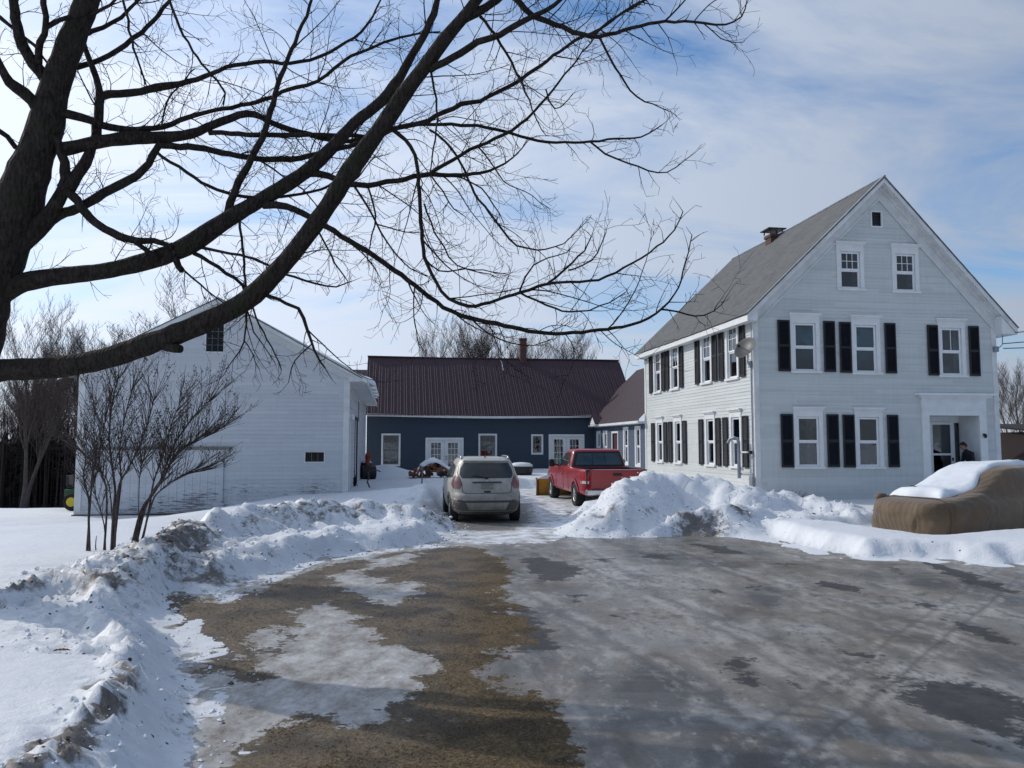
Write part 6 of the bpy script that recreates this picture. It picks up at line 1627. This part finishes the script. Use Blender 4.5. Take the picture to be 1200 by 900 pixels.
T([(300, 342, 6), (318, 348, 5), (335, 355, 4.6), (350, 362, 4.6), (360, 385, 4), (368, 410, 3), (380, 431, 2)], dy=-.2)
T([(226, 296, 6), (246, 307, 5), (266, 320, 5), (290, 338, 4)], dy=.05)
T([(236, 290, 4), (270, 297, 3.5), (300, 303, 3.2), (322, 315, 3), (345, 325, 3), (370, 333, 2.6), (395, 337, 2), (411, 330, 1.4)], dy=-.6)
T([(280, 250, 3.4), (284, 290, 3.2), (288, 330, 3), (289, 368, 2.6), (286, 400, 2.2), (274, 420, 1.6), (262, 440, 1)], dy=-.7)
T([(289, 360, 2), (298, 390, 1.8), (308, 405, 1.4), (322, 425, 1)], dy=-.1)
T([(286, 398, 1.6), (296, 415, 1.4), (303, 432, 1)], dy=0)
T([(210, 312, 3), (226, 326, 2.6), (243, 341, 2.2), (262, 354, 1.6)], dy=-.2)
T([(292, 348, 2.8), (300, 372, 2.4), (313, 398, 2), (326, 424, 1.6), (330, 433, 1)], dy=-.1)
T([(365, 402, 1.8), (352, 415, 1.5), (341, 432, 1.3), (338, 448, .9)], dy=0)
T([(415, 218, 3), (430, 240, 2.8), (441, 262, 2.4), (460, 292, 2.1), (480, 315, 1.7), (500, 323, 1.2)], dy=-.3)
T([(432, 220, 2.6), (440, 252, 2.3), (436, 276, 2), (431, 300, 1.3)], dy=-.2)
T([(372, 270, 2.5), (384, 290, 2.3), (392, 308, 2), (402, 322, 1.7), (409, 330, 1)], dy=-.2)
T([(504, 80, 3), (509, 105, 2.8), (513, 140, 2.4), (508, 175, 2), (504, 205, 1.4)], dy=-.1)
T([(-8, 148, 6), (8, 160, 6), (17, 172, 6), (27, 178, 5)], YT - .3, YT)
T([(-20, 5, 6), (0, 20, 5), (14, 32, 4), (40, 53, 3), (60, 80, 2)], YT - .3, YT)
T([(440, 262, 2), (455, 266, 1.7), (475, 272, 1.4), (492, 273, 1)], dy=.1)
T([(535, 206, 2.2), (555, 215, 2), (572, 230, 1.8), (585, 250, 1.5), (590, 262, 1)], dy=0)
T([(504, 206, 2.2), (520, 225, 2), (532, 245, 1.6), (545, 253, 1)], dy=-.2)
T([(560, 171, 2.3), (575, 190, 2), (590, 212, 1.6), (615, 225, 1.2), (645, 245, .9)], dy=.1)
T([(640, 105, 2), (650, 128, 1.7), (672, 110, 1)], dy=0)
T([(497, 302, 2.2), (515, 318, 2), (545, 315, 1.7), (575, 318, 1.4), (595, 322, 1)], dy=.2)
T([(498, 240, 2.4), (505, 262, 2.2), (520, 290, 2), (535, 310, 1.8), (560, 318, 1.5), (585, 325, 1)], dy=.1)
T([(486, 333, 1.8), (484, 360, 1.6), (487, 385, 1.3), (492, 410, 1)], dy=0)
T([(552, 373, 2), (575, 393, 1.8), (600, 402, 1.6), (625, 405, 1.3), (650, 396, 1)], dy=-.2)
T([(180, 282, 2), (170, 300, 1.8), (160, 312, 1)], dy=-.2)
T([(300, 186, 2.6), (330, 205, 2.3), (355, 222, 2), (370, 240, 1.5), (380, 262, 1)], dy=.2)
T([(190, 145, 2.4), (196, 120, 2.2), (215, 95, 2), (228, 80, 1.5)], dy=.2)

trunk = MB(); limbs = MB(); twigs = MB()
for b in TR:
    dmax = max(b['r'])
    pts, rs = b['pts'], b['r']
    if dmax > .05:
        # bark knobbles along thick limbs
        rs = [r_ * (1 + .03 * math.sin(i * .7) + .02 * math.sin(i * 1.7 + 1)) for i, r_ in enumerate(rs)]
    tgt = trunk if b['kind'] == 'trunk' else limbs
    tgt.tube(pts, rs, 18 if dmax > .15 else 12 if dmax > .05 else 6 if dmax > .02 else 5)
def twig(start, d, L, r, level, out, rnd, droop=.0, up=.25):
    """a wandering shoot that bends and forks into finer ones"""
    n = max(3, int(L / .055)) if level < 3 else 3
    seg = L / n; p = start.copy(); pts = [p.copy()]; rs = [r]
    d = d.normalized(); kv = Vector((rnd.gauss(0, .07), rnd.gauss(0, .07), rnd.gauss(0, .05)))
    for i in range(n):
        t = i / n
        d = (d + kv + Vector((rnd.gauss(0, .085), rnd.gauss(0, .085), rnd.gauss(0, .08) - droop * .10 * (1 - t) + up * .22 * t))).normalized()
        p = p + d * seg; pts.append(p.copy()); rs.append(r * (1 - .72 * (i + 1) / n))
        if level < 3 and i >= 1 or level == 3 and False:
            if rnd.random() < (.62 if level == 1 else .42):
                a = rnd.uniform(0, 6.283); side = d.cross(Vector((math.cos(a), math.sin(a), rnd.uniform(-.5, .5)))).normalized()
                nd = d * .62 + side * .75 + Vector((0, 0, .1))
                twig(p, nd, L * rnd.uniform(.28, .5), max(.0021, r * .62), level + 1, out, rnd, droop, up)
    out.tube(pts, [max(.0019, x) for x in rs], 5 if level == 1 else 3, caps=False)
rt = random.Random(31)
ntw = 0
extra = []
for b in list(TR):       # secondary branches fill the crown between the main ones
    if b['kind'] == 'trunk': continue
    pts, rs, pp = b['pts'], b['r'], b['px']; n = len(pts); acc = rt.uniform(0, .6)
    for i in range(3, n - 2):
        acc += (pts[i] - pts[i - 1]).length * (.8 if rs[i] > .05 else 1.35)
        if acc < 1: continue
        acc -= rt.uniform(.7, 1.3)
        u, v = pp[i]
        if v > 330 and u < 320 and rt.random() < .7: continue
        if u > 560 and v > 120 and rt.random() < .6: continue
        tan = (pts[i + 1] - pts[i - 1]).normalized(); a = rt.uniform(0, 6.283); o_ = tan.orthogonal().normalized()
        d = (tan * rt.uniform(.5, 1.0) + (o_ * math.cos(a) + tan.cross(o_) * math.sin(a)) * .8); d.normalize()
        hang = rt.random() < .35; L = rt.uniform(.55, 1.35); m_ = int(L / .07); r0 = min(rs[i] * .5, rt.uniform(.0055, .0105)); p = pts[i].copy(); q = [p.copy()]; kv = Vector((rt.gauss(0, .035), rt.gauss(0, .035), rt.gauss(0, .02)))
        for j in range(m_):
            t = j / m_; d = (d + kv + Vector((rt.gauss(0, .05), rt.gauss(0, .05), rt.gauss(0, .05) - (.10 * (1 - t) if hang else 0) + .085 * t))).normalized(); p = p + d * (L / m_); q.append(p.copy())
        # keep the open sky to the right clear
        extra.append(dict(pts=q, r=[r0 * (1 - .72 * k / m_) for k in range(m_ + 1)], px=[(u, v)] * (m_ + 1), Y=[0] * (m_ + 1), kind='sec'))
for b in extra: limbs.tube(b['pts'], b['r'], 5, caps=False)
TR += extra
print('secondary', len(extra))
for b in TR:
    if b['kind'] == 'trunk': 
        continue
    pts, rs, pp = b['pts'], b['r'], b['px']
    n = len(pts); acc = rt.uniform(0, .2)
    for i in range(1, n - 1):
        seg = (pts[i] - pts[i - 1]).length; t = i / n
        r_ = rs[i]
        if r_ > .115: dens = .5
        elif r_ > .06: dens = 1.9
        elif r_ > .03: dens = 3.4
        else: dens = 5.6
        u, v = pp[i]
        if u < -60 or v < -60: dens *= .5
        if v > 380 and u < 300: dens *= .35
        acc += seg * dens
        while acc > .5:
            acc -= 1 * rt.uniform(.6, 1.4)
            tan = (pts[i + 1] - pts[i - 1]).normalized(); a = rt.uniform(0, 6.283)
            o_ = tan.orthogonal().normalized(); side = (o_ * math.cos(a) + tan.cross(o_) * math.sin(a))
            if rt.random() < .5: side.y *= .5
            d = tan * .7 + side * .85
            L = rt.uniform(.16, .62) * (1.25 if r_ > .02 else .75)
            hang = rt.random() < .45
            twig(pts[i], d, L, min(.0062, max(.0024, r_ * .5)), 1 if L > .3 else 2, twigs, rt, droop=1.0 if hang else .1, up=.5 if hang else .3)
            ntw += 1
    # tips fork
    if rs[-1] < .02:
        for k in range(3):
            tan = (pts[-1] - pts[-2]).normalized(); twig(pts[-1 - k], tan + Vector((rt.gauss(0, .4), rt.gauss(0, .4), rt.gauss(0, .3))), rt.uniform(.12, .3), max(.0018, rs[-1] * .8), 2, twigs, rt, 0, .3)
for k in range(26):      # whippy shoots on the thick limbs and bole
    b = TR[rt.choice([0, 0, 1, 2])]; i = rt.randrange(4, len(b['pts']) - 2)
    tan = (b['pts'][i + 1] - b['pts'][i - 1]).normalized(); twig(b['pts'][i], Vector((rt.uniform(-1, 1), rt.uniform(-.6, .6), rt.uniform(-.3, 1))), rt.uniform(.2, .5), .0035, 1, twigs, rt, .2, .4)
print('twigs', ntw, 'faces', len(twigs.f))
maple = empty('maple_tree', (at(-92, 742, YT).x, YT, gz(at(-92, 742, YT).x, YT)), 0, 'big bare maple whose dark limbs cross the whole upper left of the view', 'tree')
def rel(m, o): m.v = [(p[0] - o.location.x, p[1] - o.location.y, p[2] - o.location.z) for p in m.v]; return m
rel(trunk, maple).build('trunk', M['bark'], maple, smooth=True)
rel(limbs, maple).build('limb', M['bark'], maple, smooth=True)
rel(twigs, maple).build('twigs', M['twig'], maple, smooth=True)

# ================================================================ LILAC-LIKE SHRUB
rs2 = random.Random(5)
SY = 12.0
sb0 = at(140, 640, SY); shz = gz(sb0.x, SY)
shrub = empty('bare_shrub', (sb0.x, SY, shz - .1), 0, 'leafless many-stemmed shrub with dry seed heads standing in front of the barn', 'shrub')
st_m, tw_m, sd_m = MB(), MB(), MB()
def shoot(p, d, L, r, lv):
    n = max(4, int(L / .12)); pts = [p.copy()]; rr = [r]; seg = L / n
    for i in range(n):
        d = (d + Vector((rs2.gauss(0, .07), rs2.gauss(0, .07), rs2.gauss(0, .05) + .03))).normalized(); p = p + d * seg; pts.append(p.copy()); rr.append(r * (1 - .6 * (i + 1) / n))
        if lv < 3 and i > 0 and rs2.random() < (.60 if lv == 1 else .75):
            a = rs2.uniform(0, 6.28); nd = d * .85 + Vector((math.cos(a), math.sin(a) * .8, .15)) * .55
            shoot(p, nd.normalized(), L * rs2.uniform(.34, .55), max(.0018, r * .5), lv + 1)
    tw_m.tube(pts, [max(.0019, x) for x in rr], 4, caps=False)
    if lv >= 2 and rs2.random() < .22 or lv == 1:
        for k in range(rs2.randint(4, 9)):
            q = p + Vector((rs2.gauss(0, .022), rs2.gauss(0, .022), rs2.gauss(0, .035))); s = rs2.uniform(.004, .009)
            sd_m.add([tuple(q + Vector(w) * s) for w in ((0, 0, 1.8), (1, 0, 0), (0, 1, 0), (-1, 0, 0), (0, -1, 0), (0, 0, -1.6))], [(0, 1, 2), (0, 2, 3), (0, 3, 4), (0, 4, 1), (5, 2, 1), (5, 3, 2), (5, 4, 3), (5, 1, 4)])
STEMS = [([(105, 648), (104, 610), (104, 585), (98, 560), (100, 535), (88, 525)], 7), ([(104, 585), (108, 560), (112, 535), (110, 505), (112, 475)], 5), ([(124, 640), (122, 615), (112, 580), (110, 560)], 4), ([(122, 640), (125, 600), (124, 570), (116, 545), (118, 520), (124, 490)], 6),
         ([(131, 640), (133, 600), (135, 575), (131, 545), (128, 510), (132, 470), (138, 445)], 8), ([(134, 640), (137, 590), (141, 565), (150, 550), (162, 525), (172, 500), (180, 470)], 7), ([(133, 636), (139, 590), (142, 560), (140, 530), (146, 490), (155, 455)], 6),
         ([(153, 628), (165, 600), (178, 580), (192, 560), (203, 535), (222, 520), (240, 508)], 8), ([(155, 628), (170, 595), (184, 572), (195, 545), (205, 520), (225, 490), (245, 470)], 7), ([(163, 622), (178, 590), (188, 575), (205, 562), (222, 555), (238, 552)], 5),
         ([(165, 618), (175, 595), (180, 565), (192, 530), (200, 500), (212, 470)], 6), ([(158, 625), (172, 590), (190, 560), (210, 530), (235, 515), (262, 500)], 6), ([(135, 600), (128, 570), (112, 548), (96, 520)], 4), ([(164, 590), (163, 570), (165, 550), (168, 540)], 3), ([(113, 650), (112, 640), (113, 628)], 4)]
for pl, d in STEMS:
    Yo = SY + rs2.uniform(-.5, .5); pts = []; rr = []
    for k, (u, v) in enumerate(pl): pts.append(at(u, v, SY + (Yo - SY) * k / len(pl))); rr.append(d * .44 * SY / FPX / 2 * (1 - .8 * k / len(pl)))
    pts[0].z = min(pts[0].z, gz(pts[0].x, pts[0].y) - .05) if v < 640 or True else pts[0].z
    fine = []; fr = []
    for a in range(len(pts) - 1):
        for j in range(4):
            t = j / 4; p0 = pts[max(0, a - 1)]; p1 = pts[a]; p2 = pts[a + 1]; p3 = pts[min(len(pts) - 1, a + 2)]
            fine.append(.5 * ((2 * p1) + (-p0 + p2) * t + (2 * p0 - 5 * p1 + 4 * p2 - p3) * t * t + (-p0 + 3 * p1 - 3 * p2 + p3) * t ** 3)); fr.append(rr[a] + (rr[a + 1] - rr[a]) * t)
    fine.append(pts[-1]); fr.append(rr[-1]); st_m.tube(fine, fr, 7)
    if len(pl) < 4: continue
    N = len(fine)
    for i in range(int(N * .42), N):
        d_ = (fine[i] - fine[i - 1]).normalized()
        for k in range(rs2.choice((3, 3, 4))):
            a = rs2.uniform(0, 6.28); nd = (d_ * .8 + Vector((math.cos(a), math.sin(a), .35)) * .55).normalized()
            shoot(fine[i], nd, rs2.uniform(.3, .65), .0055, 2)
    for k in range(3): shoot(fine[-1], ((fine[-1] - fine[-2]).normalized() + Vector((rs2.gauss(0, .3), rs2.gauss(0, .3), .2))).normalized(), rs2.uniform(.35, .6), .006, 1)
M['seed'] = simple('dry_seed_heads', (.055, .038, .034, 1), .9, var=.4, scale=20)
rel(st_m, shrub).build('stem', M['shrub'], shrub, smooth=True); rel(tw_m, shrub).build('twigs', M['shrub'], shrub, smooth=True); rel(sd_m, shrub).build('seed_heads', M['seed'], shrub)

# ================================================================ FAR TREES
def far_tree(seed, H, spread=.35, fine=1.):
    r = random.Random(seed); m = MB(); tr = MB()
    def br(p, d, L, rad_, lv):
        n = 5 if lv < 2 else 4 if lv == 2 else 3; seg = L / n; pts = [p.copy()]; rr = [rad_]; kids = []
        for i in range(n):
            d = (d + Vector((r.gauss(0, .10), r.gauss(0, .10), r.gauss(0, .05) + (.12 if lv else 0)))).normalized(); p = p + d * seg; pts.append(p.copy()); rr.append(rad_ * (1 - .62 * (i + 1) / n))
            if (lv == 0 and i >= 1) or lv > 0:
                for k in range({0: r.choice((2, 3)), 1: 2, 2: 2, 3: r.choice((1, 2)), 4: 0}[lv]):
                    kids.append((p.copy(), d.copy(), rr[-1], i / n))
        (tr if lv == 0 else m).tube(pts, rr, 7 if lv == 0 else 4 if lv < 2 else 3, caps=False)
        for (q, dd, r0, t) in kids:
            a = r.uniform(0, 6.283); s = Vector((math.cos(a), math.sin(a), .25)); nd = (dd * (1 - spread) + s * (spread + .12)).normalized()
            br(q, nd, L * r.uniform(.38, .60) * (1 - .25 * t), max(.0075 * fine, r0 * .5), lv + 1) if lv < 4 else None
    br(Vector((0, 0, 0)), Vector((r.gauss(0, .03), r.gauss(0, .03), 1)), H * .72, H * .013, 0)
    root = empty('bare_tree', (0, 0, 0)); tr.build('trunk', M['bark_far'], root, smooth=True); m.build('crown', M['bark_far'], root, smooth=True)
    return root
protos = [far_tree(2, 11), far_tree(3, 12, .32), far_tree(6, 10, .42), far_tree(8, 12, .28)]
used = set(); rf = random.Random(77)
def put_tree(k, x, y, s, label, group, rz=None):
    p = protos[k]
    o = p if k not in used else copy_tree(p)
    used.add(k); o.location = (x, y, gz_far(x, y) - .1); o.scale = (s, s, s * rf.uniform(.95, 1.1)); o.rotation_euler = (0, 0, rf.uniform(0, 6.28) if rz is None else rz)
    if group is None: o.scale.x *= 1.35; o.scale.y *= 1.35
    tag(o, label, 'tree', group); return o
def gz_far(x, y):
    return float(base_g(np.array([float(x)]), np.array([float(y)]))[0]) + .15
# behind the barn
for (u, Y, k, s, lb) in ((178, 43, 0, 1.0, 'spreading bare tree right behind the barn roof, its trunk left of the gable peak'), (232, 50, 2, 1.15, 'lower bare tree behind the barn, just left of the gable window'), (146, 52, 3, .95, 'bare tree beyond the left half of the barn roof'),):
    p = at(u, 520, Y); put_tree(k, p.x, Y, s, lb, None)
# behind the blue building
for i, (u, Y, k, s) in enumerate(((498, 62, 3, .86), (528, 60, 1, .90), (558, 64, 0, .96), (592, 61, 2, 1.0), (626, 63, 1, .92), (652, 66, 3, .84), (476, 68, 2, .84), (576, 72, 3, 1.02), (543, 75, 0, 1.05), (610, 74, 0, 1.0), (512, 70, 2, .92))):
    p = at(u, 520, Y); put_tree(k, p.x, Y, s, 'grey bare tree behind the ridge of the blue building', 'bare trees behind the blue building')
# the wood at the left
for i in range(34):
    u = rf.uniform(-160, 118); Y = rf.uniform(54, 84); p = at(u, 520, Y); put_tree(rf.randrange(4), p.x, Y, rf.uniform(.85, 1.2), 'bare tree standing in the wood beyond the left field', 'bare trees of the left wood')
for i, (u, Y, s) in enumerate(((1182, 60, .62), (1196, 66, .7), (1215, 58, .6))):
    p = at(u, 520, Y); put_tree(i % 3, p.x, Y, s, 'hazy bare tree showing over the brown shed at the right edge', 'trees over the brown shed')
# conifers among them
def conifer(seed, H):
    r = random.Random(seed); m = MB(); root = empty('fir_tree', (0, 0, 0)); t = MB(); t.tube([(0, 0, 0), (0, 0, H)], [H * .02, .02], 7); t.build('trunk', M['bark_far'], root)
    z = H * .10
    while z < H * .98:
        rad_ = (1 - z / H) ** .8 * H * .20 + .12
        for k in range(9):
            a = r.uniform(0, 6.283); L = rad_ * r.uniform(.65, 1.15); dx, dy = math.cos(a), math.sin(a); base = Vector((0, 0, z + r.uniform(-.1, .1)))
            for j in range(9):
                t_ = (j + .6) / 9; c = base + Vector((dx * L * t_, dy * L * t_, -.28 * L * t_ ** 1.3 + .05)); w = (.30 * (1 - t_ * .7)) * r.uniform(.7, 1.2)
                for q in range(3):
                    o1 = Vector((r.uniform(-1, 1), r.uniform(-1, 1), r.uniform(-.7, .2))) * w; o2 = Vector((r.uniform(-1, 1), r.uniform(-1, 1), r.uniform(-.7, .2))) * w
                    m.add([tuple(c), tuple(c + o1), tuple(c + o2)], [(0, 1, 2)])
        z += H * .028
    m.build('crown', M['needles'], root); return root
cp = [conifer(1, 9), conifer(4, 8)]
for i, (u, Y, s) in enumerate(((36, 60, .95), (54, 66, .85), (-25, 62, 1.0), (-60, 60, 1.1))):
    p = at(u, 520, Y); o = cp[i % 2] if i < 2 else copy_tree(cp[i % 2]); o.location = (p.x, Y, gz_far(p.x, Y) - .1); o.scale = (s, s, s); o.rotation_euler = (0, 0, i * 1.3)
    tag(o, 'dark fir standing among the bare trees of the left wood', 'tree', 'dark firs of the left wood')
# the thick of the wood behind: stems and brush that read as one mass
m = MB(); r = random.Random(44)
for i in range(4200):
    Y = r.uniform(58, 92); u = r.uniform(-330, 150); p = at(u, 520, Y); z0 = gz_far(p.x, Y) - .2; H = r.uniform(2.5, 7.5) * (1 if r.random() < .8 else 1.3); w = r.uniform(.02, .09)
    lx, ly = r.gauss(0, .03) * H, r.gauss(0, .03) * H
    m.tube([(p.x, Y, z0), (p.x + lx, Y + ly, z0 + H)], [w, w * .35], 3, caps=False)
for i in range(16000):
    Y = r.uniform(60, 90); u = r.uniform(-330, 150); p = at(u, 520, Y); z0 = gz_far(p.x, Y); H = 5.6 * r.random() ** 1.0; c = Vector((p.x, Y, z0 + H))
    a = Vector((r.gauss(0, .5), r.gauss(0, .5), r.gauss(0, .45))); b_ = Vector((r.gauss(0, .22), r.gauss(0, .2), r.gauss(0, .22)))
    m.add([tuple(c - a), tuple(c + b_), tuple(c + a)], [(0, 1, 2)])
M['thicket'] = simple('dim_wood_thicket', (.035, .026, .024, 1), .95, var=.35, scale=.5)
tag(m.build('wood_thicket', M['thicket']), 'dark mass of trunks and brush forming the wood past the left field', 'wood', kind='stuff')

# ================================================================ SKY AND SUN
SAZ, SEL = rad(-60), rad(31)
wd = bpy.data.worlds.new('World'); scene.world = wd; wd.use_nodes = True; nt = wd.node_tree
for n_ in list(nt.nodes): nt.nodes.remove(n_)
out = nt.nodes.new('ShaderNodeOutputWorld'); sky = nt.nodes.new('ShaderNodeTexSky'); sky.sky_type = 'NISHITA'; sky.sun_disc = False
sky.sun_elevation = SEL; sky.sun_rotation = SAZ; sky.air_density = 1.0; sky.dust_density = .5; sky.ozone_density = 2.5
class W2(NT):
    def __init__(s): s.t = nt
t = W2()
g = nt.nodes.new('ShaderNodeTexCoord').outputs['Generated']
nrm = t.n('ShaderNodeVectorMath', operation='NORMALIZE'); nt.links.new(g, nrm.inputs[0]); dirv = nrm.outputs[0]
sp = t.n('ShaderNodeSeparateXYZ', Vector=dirv); zc = t.math('MAXIMUM', sp.outputs['Z'], 0.0)
den = t.math('ADD', zc, .22)
cx = t.math('DIVIDE', sp.outputs['X'], den); cy = t.math('DIVIDE', sp.outputs['Y'], den)
cv_ = t.n('ShaderNodeCombineXYZ', X=cx, Y=cy).outputs[0]
n1 = t.noise(t.mapping(cv_, (.75, 1.5, 1), (0, 0, rad(24))), 1.15, 8, .60, .7)
n2 = t.noise(t.mapping(cv_, (1, 1.6, 1), (0, 0, rad(12))), .55, 3, .5, .2)
sd_ = Vector((math.sin(SAZ) * math.cos(SEL), math.cos(SAZ) * math.cos(SEL), math.sin(SEL)))
dt = t.n('ShaderNodeVectorMath', operation='DOT_PRODUCT'); nt.links.new(dirv, dt.inputs[0]); dt.inputs[1].default_value = sd_
sunf = t.math('MULTIPLY_ADD', dt.outputs['Value'], .5, .5, clamp=True)         # 1 towards the sun
sun4 = t.math('POWER', sunf, 5.0)
hz_ = t.math('POWER', t.math('SUBTRACT', 1.0, zc, clamp=True), 4.0)
cov = t.math('ADD', t.math('ADD', t.math('MULTIPLY', n1, .95), t.math('MULTIPLY', n2, .50)), t.math('ADD', t.math('MULTIPLY', sun4, .16), t.math('MULTIPLY', hz_, .16)))
cf = t.ramp(cov, [(.62, (.03, .03, .03)), (.72, (.45, .45, .45)), (.86, (.95, .95, .95))])
bg1 = t.n('ShaderNodeBackground', Strength=.15); nt.links.new(t.mix(1.0, sky.outputs[0], (.72, 1.0, 1.22, 1), 'MULTIPLY'), bg1.inputs['Color'])
cb = t.math('ADD', t.math('MULTIPLY_ADD', sun4, .56, .20), t.math('ADD', t.math('MULTIPLY', sunf, .62), t.math('MULTIPLY', hz_, .08)))
ccol = t.mix(t.math('ADD', sun4, t.math('MULTIPLY', hz_, .5), clamp=True), (.86, 1.0, 1.24, 1), (.98, 1.05, 1.20, 1))
bg2 = nt.nodes.new('ShaderNodeBackground'); nt.links.new(ccol, bg2.inputs['Color']); nt.links.new(cb, bg2.inputs['Strength'])
mx = nt.nodes.new('ShaderNodeMixShader'); nt.links.new(cf, mx.inputs[0]); nt.links.new(bg1.outputs[0], mx.inputs[1]); nt.links.new(bg2.outputs[0], mx.inputs[2]); nt.links.new(mx.outputs[0], out.inputs[0])
sl_ = bpy.data.lights.new('sun', 'SUN'); sl_.energy = 2.9; sl_.angle = rad(.55); sl_.color = (1, .94, .85)
so_ = bpy.data.objects.new('sun', sl_); COL.objects.link(so_); so_.rotation_euler = (-sd_).to_track_quat('-Z', 'Y').to_euler(); so_.location = (-20, 10, 20)
scene.view_settings.view_transform = 'Standard'; scene.view_settings.look = 'None'; scene.view_settings.exposure = -0.32; scene.view_settings.gamma = 1
scene.cycles.max_bounces = 6; scene.cycles.diffuse_bounces = 3; scene.cycles.transparent_max_bounces = 8; scene.cycles.glossy_bounces = 3
scene.cycles.use_denoising = True
